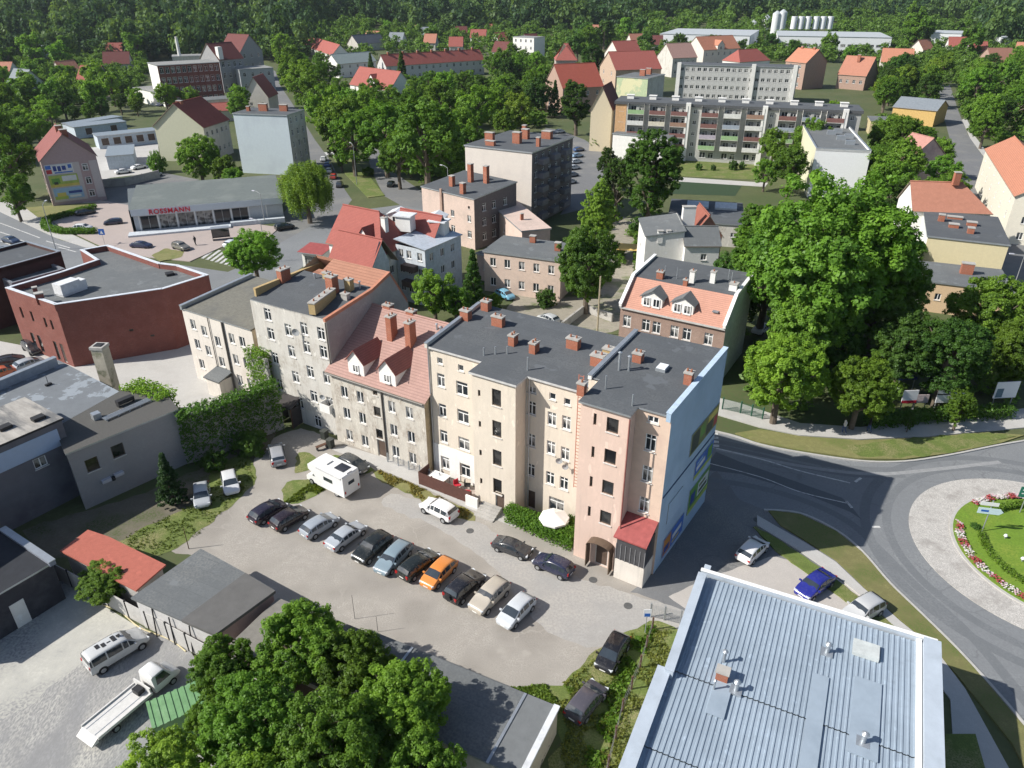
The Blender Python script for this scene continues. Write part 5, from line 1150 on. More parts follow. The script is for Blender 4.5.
# shrubs along the ivy wall (the wall itself follows with the hedges)
tree(250, 444, 17, 'low dark shrub by the parked grey estate car', 'bush', 'mid', LEAF_D(), zs=1.2, name='ivy_shrub')
tree(214, 462, 14, 'dark shrub between ivy wall and the white parked car', 'bush', 'mid', LEAF_D(), zs=1.2, name='ivy_shrub')
# yard behind the row
tree(434, 290, 24, 'leafy tree left in the yard behind the tiled house', 'round', 'mid', LEAF(), zs=1.1)
tree(473, 283, 15, 'grey green conifer in the yard behind the beige house', 'cone', 'mid', LEAF_D(), zs=1.0)
tree(456, 300, 18, 'small dark tree between the yard conifer and leafy tree', 'round', 'mid', LEAF())
tree(494, 302, 8, 'round shrub beside the light blue car in the rear yard', 'bush', 'mid', LEAF_B(), zs=1.8)
tree(546, 299, 10, 'dark shrub at the foot of the big dark tree', 'bush', 'mid', LEAF_D(), zs=1.6)
tree(588, 262, 36, 'big dark dense tree right of the rose plastered house', 'round', 'near', LEAF_M(), zs=1.12)
tree(597, 215, 20, 'pointed tree rising behind the big dark dense tree', 'tall', 'near', LEAF_Y(), zs=1.1)
tree(618, 183, 17, 'dark bluish tree left of the big park tree', 'tall', 'mid', LEAF_D(), zs=1.)
tree(651, 172, 31, 'big tree with light clumps in front of the white walled clinic', 'tall', 'near', LEAF_M(), zs=.92, seed=2)
tree(607, 165, 12, 'narrow dark tree beside the car park', 'tall', 'mid', LEAF_D())
tree(595, 142, 6, 'small round bright tree by the cream gabled house', 'round', 'mid', LEAF_B())
tree(637, 225, 10, 'small dark tree in the courtyard by the yellow awning', 'round', 'mid', LEAF_D())
# great trees on the right
for cx, cy, r, lf, kd, zs, lab in ((828, 246, 84, LEAF(), 'round', 1.08, 'huge green tree, highest of the park trees right of centre'), (770, 268, 40, LEAF(), 'tall', .85, 'tall tree on the left flank of the huge park tree'), (880, 290, 50, LEAF(), 'round', 1.1, 'large dark green tree on the right flank of the huge tree'), (815, 312, 52, LEAF(), 'round', 1.05, 'large tree below the crown of the huge park tree'),
    (783, 372, 44, LEAF_B(), 'round', 1.0, 'yellow green tree nearest the blue gable wall by the street'), (862, 386, 37, LEAF_B(), 'round', 1.0, 'bright yellow green tree standing at the pavement above the verge'), (905, 345, 40, LEAF_D(), 'round', 1.05, 'dark tree behind the white billboards'), (950, 355, 42, LEAF_D(), 'round', 1.05, 'dark shady tree above the hedge of billboards'), (762, 235, 26, LEAF(), 'tall', .8, 'tree beside the dark flat hall at the left of the park trees'), (836, 345, 30, LEAF_D(), 'round', 1.0, 'dark tree wedged between the two yellow green street trees')):
    tree(cx, cy, r, lab, kd, 'near', lf, 'park trees right of centre', zs=zs)
tree(987, 312, 42, 'sunlit tree in front of the beige annex at the right edge', 'round', 'near', LEAF(), zs=1.05)
tree(1022, 350, 34, 'tree cut by the right edge of the frame', 'round', 'near', LEAF(), zs=1.0)
tree(912, 258, 18, 'small tree in front of the white hip roofed house', 'round', 'mid', LEAF())
tree(962, 404, 15, 'young slim tree on the verge with its shadow on the road', 'tall', 'mid', LEAF(), zs=1.0)
tree(910, 420, 6, 'thin young tree leaning on a stake on the verge', 'tall', 'mid', LEAF_D(), zs=1.2)
# street trees on the left
tree(253, 252, 28, 'round bright green tree at the zebra crossing', 'round', 'near', LEAF_B(), zs=.92, seed=3)
tree(305, 184, 30, 'pale weeping willow right of the drugstore', 'willow', 'near', LEAF_Y(), zs=.95)
tree(198, 156, 22, 'round dark tree in front of the greenish gable house', 'round', 'near', LEAF(), zs=1.1, seed=1)
tree(157, 164, 9, 'small bushy tree by the parked white cars', 'bush', 'mid', LEAF(), zs=1.9)
tree(218, 126, 11, 'slim dark tree left of the pale blue end wall', 'tall', 'mid', LEAF_D())
for cx, cy, r, lab in ((8, 160, 26, 'tree at the left edge above the willow'), (12, 192, 20, 'pale drooping tree at the left edge by the road'), (-6, 130, 22, 'tree cut by the left edge of the frame')): tree(cx, cy, r, lab, 'round', 'mid', LEAF(), zs=1.1)
# boulevard trees
AV = 'trees lining the avenue'
for cx, cy, r, lf, kd in ((283, 46, 12, LEAF(), 'round'), (288, 58, 14, LEAF(), 'round'), (293, 70, 15, LEAF_B(), 'round'), (303, 80, 18, LEAF_B(), 'round'), (313, 94, 20, LEAF(), 'round'), (326, 108, 22, LEAF_B(), 'round'), (340, 124, 24, LEAF(), 'round'), (352, 138, 24, LEAF(), 'round'), (366, 112, 22, LEAF(), 'round'), (384, 132, 28, LEAF(), 'round'), (372, 92, 14, LEAF(), 'round'), (300, 62, 11, LEAF(), 'round'), (318, 76, 13, LEAF(), 'round')):
    tree(cx, cy, r*1.15, 'leafy green tree in the row lining the avenue', kd, 'mid', lf, AV)
for cx, cy, r, lf, kd, lab in ((425, 138, 42, LEAF_M(), 'round', 'broad dark tree left of the dark tenement'), (398, 156, 24, LEAF(), 'round', 'leafy tree at the kerb of the avenue junction'), (452, 160, 22, LEAF_M(), 'round', 'shady tree close to the pale end wall of the dark tenement'), (470, 140, 18, LEAF(), 'round', 'tree rising behind the pale end wall of the dark tenement'), (458, 128, 24, LEAF(), 'round', 'dark tree touching the roof of the dark tenement'), (476, 104, 23, LEAF_B(), 'round', 'bright green tree above the dark tenement roof'), (440, 100, 20, LEAF(), 'round', 'tree below the white terrace right of the corner house'), (408, 108, 18, LEAF(), 'round', 'small tree below the steep red corner roof'), (410, 158, 14, LEAF_B(), 'round', 'bright low tree at the pavement of the avenue junction'), (521, 108, 19, LEAF_Y(), 'round', 'yellow green tree right of the bright green one above the tenement'), (505, 122, 14, LEAF(), 'round', 'dark tree behind the dark tenement chimneys'),
    (577, 103, 15, LEAF_D(), 'column', 'tall columnar tree nearest the cream gabled house'), (583, 80, 13, LEAF_D(), 'column', 'columnar tree in the middle of the street row'), (592, 62, 12, LEAF_D(), 'column', 'columnar tree farthest up the street'), (555, 100, 8, LEAF_D(), 'cone', 'dark conifer in front of the two gabled villa'), (402, 74, 9, LEAF_D(), 'cone', 'dark spruce in front of the white terrace'), (371, 68, 6, LEAF_D(), 'cone', 'dark spruce left of the white terrace'), (318, 171, 7, LEAF_B(), 'bush', 'shrub on the green strip of the avenue'), (368, 172, 7, LEAF(), 'bush', 'low tree on the green strip of the avenue')):
    tree(cx, cy, r, lab, kd, 'mid', lf, zs=.68 if kd == 'column' else 1.)
for i, (cx, cy, r) in enumerate(((350, 106, 17), (372, 103, 15), (394, 98, 14), (416, 90, 12), (330, 70, 10), (322, 61, 9), (404, 84, 10), (428, 82, 11), (445, 84, 12), (462, 82, 10), (478, 86, 12), (340, 86, 10), (398, 120, 18), (340, 150, 14))):
    tree(cx, cy, r*1.1, 'leafy tree between the avenue and the white terrace', 'round', 'mid', (LEAF(), LEAF_M(), LEAF_B())[i % 3], 'trees between avenue and terrace')
NOTREE += [pxpoly(p, 3) for p in ([(300, 165), (420, 190), (420, 200), (250, 260)], [(935, 85), (955, 85), (1000, 240), (960, 240)], [(40, 120), (240, 95), (240, 175), (40, 215)], [(145, 55), (250, 45), (280, 100), (150, 100)], [(590, 60), (880, 60), (880, 140), (590, 140)], [(380, 50), (490, 50), (490, 80), (380, 80)])]
mass([(0, 108), (128, 92), (140, 70), (60, 60), (0, 75)], 24, (3.5, 5.5), 'broadleaf tree in the far part of the allotment gardens on the left', 'trees of the allotment gardens', 'far', [LEAF(), LEAF_B(), LEAF()], seed=2, gap=.7)
mass([(0, 150), (30, 130), (75, 112), (150, 100), (130, 92), (0, 108)], 26, (2.2, 4.6), 'garden tree or bush among the allotments left of the garages', 'trees of the allotment gardens', 'mid', [LEAF(), LEAF_B(), LEAF_D()], seed=3, gap=.7)
mass([(0, 75), (60, 60), (220, 48), (215, 35), (0, 44)], 18, (5., 8.), 'big tree between the gardens and the dark wood', 'trees in front of the dark wood', 'far', [LEAF(), LEAF(), LEAF_B()], seed=4, gap=.65)
mass([(260, 44), (400, 62), (500, 60), (640, 40), (640, 22), (520, 12), (400, 20), (262, 28)], 24, (5, 8.), 'tree among the far village houses', 'trees around the far village', 'far', [LEAF(), LEAF_D(), LEAF_B()], seed=5, gap=.62)
mass([(490, 100), (548, 100), (552, 70), (540, 60), (490, 62), (480, 85)], 14, (4, 6.5), 'tree in the gardens between white terrace and red villas', 'trees left of the red villas', 'mid', [LEAF(), LEAF_D(), LEAF_B()], seed=6, gap=.65)
mass([(640, 60), (680, 50), (680, 92), (645, 95)], 9, (5, 7), 'dark tree between the green mural house and the second slab', 'trees by the second slab', 'mid', [LEAF_D(), LEAF()], seed=7, gap=.6)
mass([(690, 100), (745, 98), (745, 84), (692, 84)], 5, (4, 5.5), 'bright tree in front of the second slab of flats', 'trees in front of the second slab', 'mid', [LEAF_B()], seed=8, gap=.7)
for cx, cy, r in ((774, 145, 17), (812, 137, 21), (792, 166, 20), (834, 112, 11), (766, 172, 13), (850, 116, 9)):
    tree(cx, cy, r, 'leafy tree hiding the right end of the balconied slab', 'round', 'mid', LEAF() if r > 12 else LEAF_B(), 'trees before the balconied slab', zs=1.1)
mass([(872, 200), (900, 205), (905, 130), (880, 118), (868, 130)], 9, (4., 6.), 'dark tree in the thicket right of the white block', 'trees right of the white block', 'mid', [LEAF_D(), LEAF()], seed=10, gap=.62)
mass([(890, 150), (940, 158), (940, 122), (905, 118)], 6, (3.2, 4.6), 'round tree in front of the orange yellow house', 'trees by the orange yellow house', 'mid', [LEAF(), LEAF_Y()], seed=11, gap=.68)
mass([(930, 198), (962, 190), (965, 172), (945, 168), (925, 185)], 4, (3.2, 4.2), 'yellow green round tree beside the lilac gable at the street', 'trees by the lilac gable', 'mid', [LEAF_Y(), LEAF()], seed=12, gap=.7)
mass([(958, 140), (985, 150), (1024, 125), (1040, 60), (985, 58), (962, 85)], 22, (4.5, 6.5), 'dark tree along the right side of the far street', 'trees along the far street', 'mid', [LEAF_D(), LEAF(), LEAF()], seed=13, gap=.62)
mass([(800, 98), (890, 104), (935, 92), (945, 62), (900, 66), (805, 84)], 20, (4.2, 6.), 'tree in the gardens between the slabs and the far street', 'trees of the right hand gardens', 'mid', [LEAF_D(), LEAF(), LEAF_Y()], seed=14, gap=.62)
mass([(880, 46), (925, 50), (990, 52), (985, 12), (890, 12)], 14, (7, 10), 'tall greyish poplar in front of the far factory', 'poplars by the factory', 'far', [LEAF_D(), LEAF()], ('tall', 'round'), seed=15, gap=.62)
mass([(530, 62), (665, 50), (668, 30), (640, 24), (530, 30)], 12, (6, 9), 'tree in the belt left of the huge factory hall', 'trees left of the factory', 'far', [LEAF_D(), LEAF()], seed=16, gap=.62)
mass([(668, 52), (900, 56), (880, 44), (740, 42), (668, 44)], 9, (4, 6), 'tree between the factory and the salmon roofed houses', 'trees in front of the factory', 'far', [LEAF_D(), LEAF()], seed=17, gap=.7)
mass([(208, 160), (235, 172), (236, 100), (212, 100)], 6, (3., 4.2), 'dark tree in the gap left of the pale blue end wall', 'trees left of the pale blue wall', 'mid', [LEAF(), LEAF_D()], seed=18, gap=.66)
mass([(160, 96), (215, 108), (240, 108), (238, 92), (165, 90)], 6, (3.2, 4.5), 'tree in front of the dark brick mill', 'trees before the brick mill', 'mid', [LEAF(), LEAF_B()], seed=19, gap=.7)
mass([(718, 245), (755, 290), (765, 330), (735, 300)], 3, (3., 4.), 'dark tree behind the greenish gable of the mansard house', 'trees behind the mansard house', 'mid', [LEAF_D(), LEAF()], seed=20, gap=.7)
for i, (x, y, r) in enumerate(((699, 167, 4), (713, 168, 3), (733, 166, 5), (742, 166, 4), (650, 96, 5))):
    tree(x, y, r, ['round shrub on the lawn below the balconied slab'][0], 'bush', 'far', LEAF_D(), 'shrubs on the lawn', zs=1.5)

# the far woods: one mass of trees on the rising ground
def hill(x, y):
    h = 0.
    if y > 560:
        t = min(1, (y-560)/700); h += 34*t*t*(3-2*t)*(.75+.25*math.sin(x*.006+1.))
    if x < -60 and y > 430:
        t = min(1, (y-430)/260); s = min(1, (-60-x)/160); h += 16*t*t*(3-2*t)*s
    return h
fr_ = np.random.default_rng(9); VV = []; q = random.Random(21)
unit = [leaf_cloud(np.random.default_rng(50+k), clumps(np.random.default_rng(60+k), 24, 'round'), np.full(24, .34), 13, .15, up=.4) for k in range(5)]
unit_cone = [leaf_cloud(np.random.default_rng(80+k), clumps(np.random.default_rng(90+k), 26, 'cone'), np.full(26, .24), 12, .13, up=.3) for k in range(3)]
pts = []
def wood(x0, x1, y0, y1, step, keep=lambda x, y: True):
    y = y0
    while y < y1:
        x = x0*(y/y0)**.9; xe = x1*(y/y0)**.9
        while x < xe:
            xx, yy = x+q.uniform(-.45, .45)*step, y+q.uniform(-.45, .45)*step
            if keep(xx, yy): pts.append((xx, yy, q.choice((1., 1., .75, 1.25))*q.uniform(4.2, 7.8)*(1 if step < 12 else 1.35)))
            x += step
        y += step*.8; step *= 1.012
wood(-430, -118, 478, 760, 9.5, lambda x, y: x < -118-(y-478)*.1)
wood(-520, 640, 700, 1250, 15., lambda x, y: not (x < -150 and y < 740) and not (110 < x < 480 and y < 800))
wood(330, 640, 560, 760, 12., lambda x, y: x > 330+(y-560)*.1)
woods = {0: [], 1: [], 2: []}
for i, (x, y, r) in enumerate(pts):
    cone = q.random() < .2
    u = (unit_cone[i % 3]*np.array([r*.9, r*.9, r*q.uniform(.9, 1.3)]) if cone else unit[i % 5]*np.array([r, r, r*q.uniform(.95, 1.7)])); a = q.uniform(0, 6.28); c, s = math.cos(a), math.sin(a)
    w = np.stack([u[:, 0]*c-u[:, 1]*s+x, u[:, 0]*s+u[:, 1]*c+y, u[:, 2]+hill(x, y)-.5*r], 1)
    woods[2 if cone else 0 if q.random() < .6 else 1].append(w)
tag(obj('far_woodland', quad_mesh('far_woodland', np.concatenate(woods[0]), mat_leaf('leaves_wood', (.050, .102, .040)))), 'dark dense woodland covering the rising ground at the top', 'woodland', kind='stuff')
tag(obj('conifer_woodland', quad_mesh('conifer_woodland', np.concatenate(woods[2]), mat_leaf('needles_wood', (.036, .078, .042)))), 'dark pointed conifers standing through the far woodland', 'woodland', kind='stuff')
tag(obj('mixed_woodland', quad_mesh('mixed_woodland', np.concatenate(woods[1]), mat_leaf('leaves_wood_light', (.095, .165, .052)))), 'lighter crowns scattered through the far woodland', 'woodland', kind='stuff')


# greenery nobody could count between the far houses and gardens: one mass each
def greenery(name, label, regions, leaf, seed, ground=0.):
    q = random.Random(seed); out = []
    keep = FOOT+NOTREE+ROADS
    boxes = [(min(p[0] for p in P), max(p[0] for p in P), min(p[1] for p in P), max(p[1] for p in P), P) for P in keep]
    for poly, step, r0, r1 in regions:
        P = pxpoly(poly, 0); xs_ = [p[0] for p in P]; ys_ = [p[1] for p in P]; y = min(ys_)
        while y < max(ys_):
            x = min(xs_)
            while x < max(xs_):
                xx, yy = x+q.uniform(-.5, .5)*step, y+q.uniform(-.5, .5)*step; x += step
                if not inpoly(xx, yy, P): continue
                if any(a < xx < b and c < yy < d and inpoly(xx, yy, W) for a, b, c, d, W in boxes): continue
                r = q.uniform(r0, r1); u = unit[q.randrange(5)]*np.array([r, r, r*q.uniform(.7, 1.2)]); a = q.uniform(0, 6.28); c, s = math.cos(a), math.sin(a)
                out.append(np.stack([u[:, 0]*c-u[:, 1]*s+xx, u[:, 0]*s+u[:, 1]*c+yy, np.maximum(u[:, 2]-.42*r, .02)+hill(xx, yy)], 1))
            y += step
    tag(obj(name, quad_mesh(name, np.concatenate(out), leaf)), label, 'greenery', kind='stuff')
ROADS = [pxpoly(p) for p in ([(250, 260), (318, 222), (352, 200), (330, 160), (300, 115), (280, 85), (270, 50), (258, 50), (268, 90), (282, 120), (296, 145), (300, 170), (286, 205), (258, 240)], [(1060, 330), (1010, 300), (992, 262), (972, 222), (956, 180), (948, 140), (940, 110), (936, 85), (952, 85), (962, 110), (976, 135), (996, 158), (1014, 200), (1040, 240), (1090, 300)], [(372, 150), (372, 175), (384, 200), (450, 215), (450, 198), (420, 188), (392, 165), (380, 145)], [(540, 126), (612, 126), (612, 220), (540, 220)], [(664, 158), (770, 158), (770, 200), (664, 200)], [(60, 112), (212, 118), (212, 215), (0, 235), (0, 190), (100, 180)])]
FARG = [([(392, 188), (470, 186), (470, 118), (392, 104)], 5.5, 1.6, 3.4), ([(556, 300), (640, 300), (640, 235), (600, 215)], 5., .8, 1.8), ([(636, 44), (636, 6), (1080, 10), (1080, 46)], 17., 4.5, 7.5), ([(-40, 150), (40, 118), (130, 92), (215, 48), (225, 34), (-40, 50)], 5., 1.4, 3.8), ([(255, 44), (400, 66), (500, 64), (660, 42), (660, 22), (520, 10), (400, 18), (250, 26)], 12., 3.5, 6.), ([(490, 108), (552, 110), (556, 70), (540, 60), (392, 62), (395, 92)], 6.5, 2., 4.), ([(640, 62), (1060, 66), (1060, 42), (640, 46)], 9., 2.5, 5.), ([(800, 104), (945, 104), (945, 66), (800, 70)], 6.5, 2., 4.), ([(952, 150), (1060, 150), (1060, 62), (955, 62)], 6.5, 2., 4.), ([(876, 205), (912, 205), (905, 120), (868, 118)], 4.5, 1.5, 3.), ([(400, 100), (470, 130), (540, 130), (540, 100), (480, 88), (400, 92)], 6., 2., 4.), ([(640, 100), (680, 98), (680, 56), (650, 60)], 5.5, 2., 4.), ([(206, 172), (236, 176), (240, 100), (206, 104)], 4., 1.2, 2.6), ([(870, 420), (1010, 408), (1040, 330), (880, 330), (740, 330), (725, 395), (800, 420)], 3.4, .9, 1.9)]
greenery('undergrowth', 'bushes and undergrowth filling the gardens between trees and far houses', FARG, mat_leaf('leaves_under', (.115, .20, .04)), 4)
# ------------------------------------------------------------------ ground, roads, yards
EARTH = mat('ground_mix', (.10, .115, .05), var=.25, scale=.35, col2=(.06, .095, .03), s2=.045, t2=(.45, .6), fine=.15)
n = 60; xs = [-2600+5200*i/n for i in range(n+1)]; ys = [-120, -40, 0, 40, 80, 120, 160, 200, 250, 300, 350, 400, 430]+[430+i*40 for i in range(1, 40)]+[2300, 2800, 3600]
xs = sorted(set([-2600, -1800, -1300]+[-1000+i*40 for i in range(51)]+[1300, 1800, 2600]))
mb = MB(); W = len(xs)
mb.v = [(x, y, hill(x, y)) for y in ys for x in xs]
for j in range(len(ys)-1):
    for i in range(W-1): mb.f.append((j*W+i, j*W+i+1, (j+1)*W+i+1, (j+1)*W+i)); mb.m.append(0)
struct('ground', mb, [EARTH])
NSH = 0
RAG = {'grass_patch': .22, 'grass_strip': .25, 'worn_dirt': .5, 'soil': .4, 'gravel': .45, 'verge_grass': .3, 'yard': .15, 'track': .3, 'island_grass': .15, 'verge_inner': .12, 'courtyard': .3, 'forecourt': .12, 'parking_apron': .1}
def ragged(P, amp, seed=1):
    """an outline re-cut at even steps and nibbled, small enough never to cross itself"""
    q = random.Random(seed); out = []; st = max(.55, amp*2.6); carry = 0.
    for i in range(len(P)):
        a, b = Vector(P[i]), Vector(P[(i+1) % len(P)]); L = (b-a).length; t = carry
        while t < L:
            p = a.lerp(b, t/L); d = (b-a).normalized(); nn = Vector((-d.y, d.x))
            k = amp*(.5*math.sin(p.x*2.1+p.y*1.3)+.35*math.sin(p.y*4.3-p.x*2.7)+q.uniform(-.35, .35)); out.append(tuple(p+nn*k)); t += st
        carry = t-L
    return out
def sheet(name, poly, z, m, smooth=0, kind='structure', px=True, h=0):
    P = [tuple(G(x, y, 0)[:2]) for x, y in poly] if px else poly
    if smooth: P = smoothline(P, smooth, True)
    global NSH; NSH += 1; z += NSH*.0003
    P = ccw(P); mb = MB()
    if name in RAG: P = ragged(P, RAG[name])
    if h: mb.prism(P, -.02, z, 0)
    else: mb.face([(x, y, z) for x, y in P])
    return struct(name, mb, [m])
def strip(pts, w):
    """plan polygon of a band of width w along a line of plan points"""
    L = []; Rr = []
    for i, p in enumerate(pts):
        a = Vector(pts[max(0, i-1)]); b = Vector(pts[min(len(pts)-1, i+1)]); d = (b-a).normalized(); nn = Vector((-d.y, d.x))*w/2
        L.append(tuple(Vector(p)+nn)); Rr.append(tuple(Vector(p)-nn))
    return Rr, L
def ribbon(name, pts, w, z, m, h=0., kind='structure'):
    Rr, L = strip(pts, w); mb = MB()
    for i in range(len(pts)-1):
        q = [Rr[i], Rr[i+1], L[i+1], L[i]]
        mb.face([(x, y, z) for x, y in q])
        if h:
            for a, b in ((Rr[i], Rr[i+1]), (L[i+1], L[i])): mb.face([(*a, z-h), (*b, z-h), (*b, z), (*a, z)])
    return struct(name, mb, [m])
def gl(pts): return [tuple(G(x, y, 0)[:2]) for x, y in pts]
DIRT = mat('yard_dirt', (.37, .345, .31), var=.18, scale=1.6, col2=(.255, .235, .21), s2=.2, t2=(.46, .62), fine=.2, cracks=.12)
ASPH = mat('asphalt', (.195, .205, .215), var=.08, scale=.9, col2=(.235, .245, .25), s2=.12, t2=(.45, .65), fine=.08, cracks=.2)
ASPH2 = mat('asphalt_patchy', (.175, .178, .182), var=.10, scale=1.2, col2=(.24, .235, .22), s2=.14, t2=(.48, .62), fine=.1, cracks=.2)
ASPHN = mat('asphalt_new', (.115, .125, .135), var=.06, scale=1.0, fine=.06)
PAVE = mat('paving', (.46, .45, .43), var=.08, scale=2.2, col2=(.38, .365, .345), s2=.3, fine=.08)
PAVER = mat('paving_rose', (.40, .34, .315), var=.08, scale=2., col2=(.34, .30, .28), s2=.25, fine=.08)
KERB = mat('kerbstone', (.42, .41, .39), var=.1, scale=3)
GRASS = mat('grass_lawn', (.135, .18, .045), var=.25, scale=1.6, col2=(.26, .235, .115), s2=.4, t2=(.46, .62), fine=.25)
GRASSD = mat('grass_dry', (.215, .21, .085), var=.2, scale=1.6, col2=(.12, .165, .04), s2=.3, t2=(.5, .62), fine=.2)
GRASSG = mat('grass_bright', (.15, .25, .028), var=.18, scale=1.3, col2=(.21, .27, .04), s2=.35, t2=(.5, .66), fine=.2)
WHITE = mat('road_paint', (.55, .55, .53), var=.15, scale=3, rough=.7, col2=(.3, .3, .3), s2=2., t2=(.5, .62))
COBB = mat('setts', (.58, .555, .52), var=.2, scale=4, col2=(.36, .335, .31), s2=.6, t2=(.5, .66), fine=.5)
CONCY = mat('yard_concrete', (.52, .51, .46), var=.12, scale=.9, col2=(.235, .235, .24), s2=.075, t2=(.43, .55), fine=.16)

# main yard
sheet('yard', [(140, 548), (205, 505), (238, 475), (262, 442), (300, 428), (340, 440), (440, 474), (520, 520), (600, 556), (660, 580), (770, 588), (900, 650), (700, 700), (560, 720), (490, 712), (390, 662), (300, 622), (268, 606), (262, 590), (215, 560), (200, 556)], .006, DIRT)
sheet('forecourt', [(655, 572), (690, 500), (716, 470), (740, 500), (768, 512), (800, 524), (842, 552), (885, 600), (905, 640), (770, 640), (690, 612), (655, 600), (630, 592)], .012, ASPH2)
sheet('parking_apron', [(668, 596), (720, 574), (772, 556), (800, 562), (842, 580), (876, 606), (905, 640), (770, 640), (690, 612)], .0145, mat('parking_paving', (.46, .43, .40), var=.09, scale=1.5, col2=(.38, .355, .33), s2=.25, fine=.1))
sheet('track', [(655, 600), (700, 610), (690, 650), (640, 650), (560, 640), (520, 600), (480, 555), (420, 520), (380, 505), (400, 495), (470, 520), (540, 558), (600, 585)], .010, mat('yard_tarmac', (.34, .33, .315), var=.12, scale=.9, col2=(.40, .38, .35), s2=.2, t2=(.42, .6), fine=.07), 3)
sheet('concrete_yard', [(-60, 660), (40, 588), (62, 580), (130, 622), (212, 668), (240, 690), (260, 800), (200, 1100), (-200, 1100)], .008, CONCY)
sheet('gravel', [(-40, 750), (0, 722), (50, 690), (80, 660), (120, 632), (150, 628), (200, 664), (212, 680), (180, 720), (120, 800), (60, 900), (-60, 900)], .012, mat('gravel_grey', (.27, .27, .27), var=.15, scale=1.5, col2=(.52, .505, .455), s2=.2, t2=(.42, .62), fine=.12, stretch=(1, .45, 1), rot=.7), 4)
# the street and roundabout
sheet('street', [(560, 400), (716, 430), (760, 446), (800, 453.5), (860, 462), (905, 462.5), (950, 456), (1000, 446), (1060, 436), (1300, 440), (1500, 600), (1400, 1000), (1180, 1000), (1024, 738), (960, 662), (915, 615), (886, 586), (862, 560), (832, 542), (800, 525), (768, 512.5), (735, 505), (700, 500), (640, 470)], .010, ASPH)
sheet('lane', gl([(704, 470), (740, 474), (800, 492), (850, 512), (862, 520), (850, 505), (842, 498), (780, 476), (740, 462), (716, 452)]), .015, ASPHN, px=False)
RC = (45.0, 47.4)
def ring(r, n=72, c=RC): return [(c[0]+r*math.cos(2*math.pi*i/n), c[1]+r*math.sin(2*math.pi*i/n)) for i in range(n)]
sheet('apron', ring(10.8), .06, COBB, px=False, h=1)
IC = (46.1, 47.0)
sheet('island_kerb', ring(8.75, c=IC), .16, KERB, px=False, h=1)
sheet('island_lawn', ring(8.5, c=IC), .2, GRASSG, px=False, h=1)
# worn wheel tracks, their own darker asphalt
TRK = mat('asphalt_worn', (.155, .165, .175), var=.08, scale=.9, col2=(.185, .195, .205), s2=.3, t2=(.45, .65), fine=.06)
for r_, w_ in ((12.6, .75), (14.4, .85)): ribbon('wheel_track', [(RC[0]+r_*math.cos(R(a)), RC[1]+r_*math.sin(R(a))) for a in range(60, 281, 4)], w_, .0125, TRK)
for off, w_ in ((0, .8), (5.5, .8)): ribbon('wheel_track', smoothline(gl([(704, 439+off*.8), (760, 450+off*1.1), (800, 459+off*1.2), (850, 468+off*1.2), (905, 470+off)]), 4), w_, .0128, TRK)
ribbon('wheel_track', smoothline(gl([(700, 478), (760, 488), (810, 503), (850, 523), (880, 550), (915, 585), (975, 640), (1040, 720)]), 4), .8, .0131, TRK)
ribbon('asphalt_seam', smoothline(gl([(716, 449), (800, 466), (870, 474), (930, 470), (1000, 462)]), 4), .5, .0134, mat('asphalt_pale', (.27, .275, .28), var=.12))
# road markings
def mark(a, b, w, name='road_marking', z=.02): return ribbon(name, gl([a, b]) if a[0] > 60 or True else [a, b], w, z, WHITE)
ribbon('road_marking', smoothline(gl([(706, 446), (760, 459), (800, 471), (850, 483)]), 4), .16, .02, WHITE)
ribbon('road_marking', smoothline(gl([(704, 462), (760, 477), (800, 492), (850, 504)]), 4), .12, .02, WHITE)
for a, b in (((855, 482), (861, 478)), ((846, 501), (852, 508)), ((872, 527), (880, 527))): ribbon('road_marking', gl([a, b]), .25, .02, WHITE)
for k in range(4): ribbon('road_marking', gl([(708+k*.4, 433+k*4), (718+k*.4, 434.2+k*4)]), .45, .02, WHITE)
# verges and pavements
sheet('pavement', [(560, 380), (716, 415), (760, 428), (800, 436), (860, 440), (930, 437), (1060, 425), (1060, 405), (1000, 412), (930, 420), (860, 428), (800, 424), (740, 404), (716, 398), (600, 360)], .12, PAVE, h=1)
sheet('verge', [(735, 434), (760, 430), (800, 437), (860, 441), (930, 438), (985, 433), (1024, 436), (1000, 444), (950, 454), (905, 460), (860, 459.5), (800, 451), (760, 443)], .13, GRASSD, h=1)
sheet('verge_grass', [(845, 447), (900, 440), (985, 434), (1020, 437), (950, 453), (905, 458.5), (860, 457.5)], .136, GRASS)
ribbon('kerb', smoothline(gl([(600, 410), (716, 432), (760, 445), (800, 453), (860, 461.5), (905, 462), (950, 455.5), (1000, 445.5), (1060, 435.5)]), 5), .22, .14, KERB, .14)
sheet('verge', [(768, 511), (800, 515), (836, 532), (862, 553), (890, 585), (922, 616), (966, 660), (1030, 735), (1100, 840), (1060, 840), (1012, 745), (960, 680), (930, 645), (880, 604), (856, 580), (836, 561), (806, 542), (780, 526)], .13, mat('grass_worn', (.19, .18, .075), var=.22, scale=1.5, col2=(.10, .14, .035), s2=.25, t2=(.45, .6), fine=.2), h=1)
ribbon('kerb', smoothline(gl([(764, 510.5), (800, 514), (836, 531), (862, 552), (890, 584), (922, 615), (966, 659), (1031, 734), (1101, 839)]), 5), .2, .14, KERB, .14)
sheet('footpath', [(757, 516), (776, 527), (806, 544), (836, 563), (858, 584), (900, 622), (935, 650), (965, 690), (1020, 790), (1000, 860), (960, 860), (950, 700), (905, 640), (875, 608), (835, 576), (800, 552), (757, 526)], .1, PAVE, h=1)
sheet('verge_inner', [(752, 526), (772, 537), (800, 555), (830, 576), (870, 608), (902, 634), (896, 638), (850, 606), (812, 578), (775, 552)], .11, GRASS, h=1)
sheet('lawn_corner', [(945, 735), (975, 735), (1010, 860), (930, 860)], .115, GRASS)
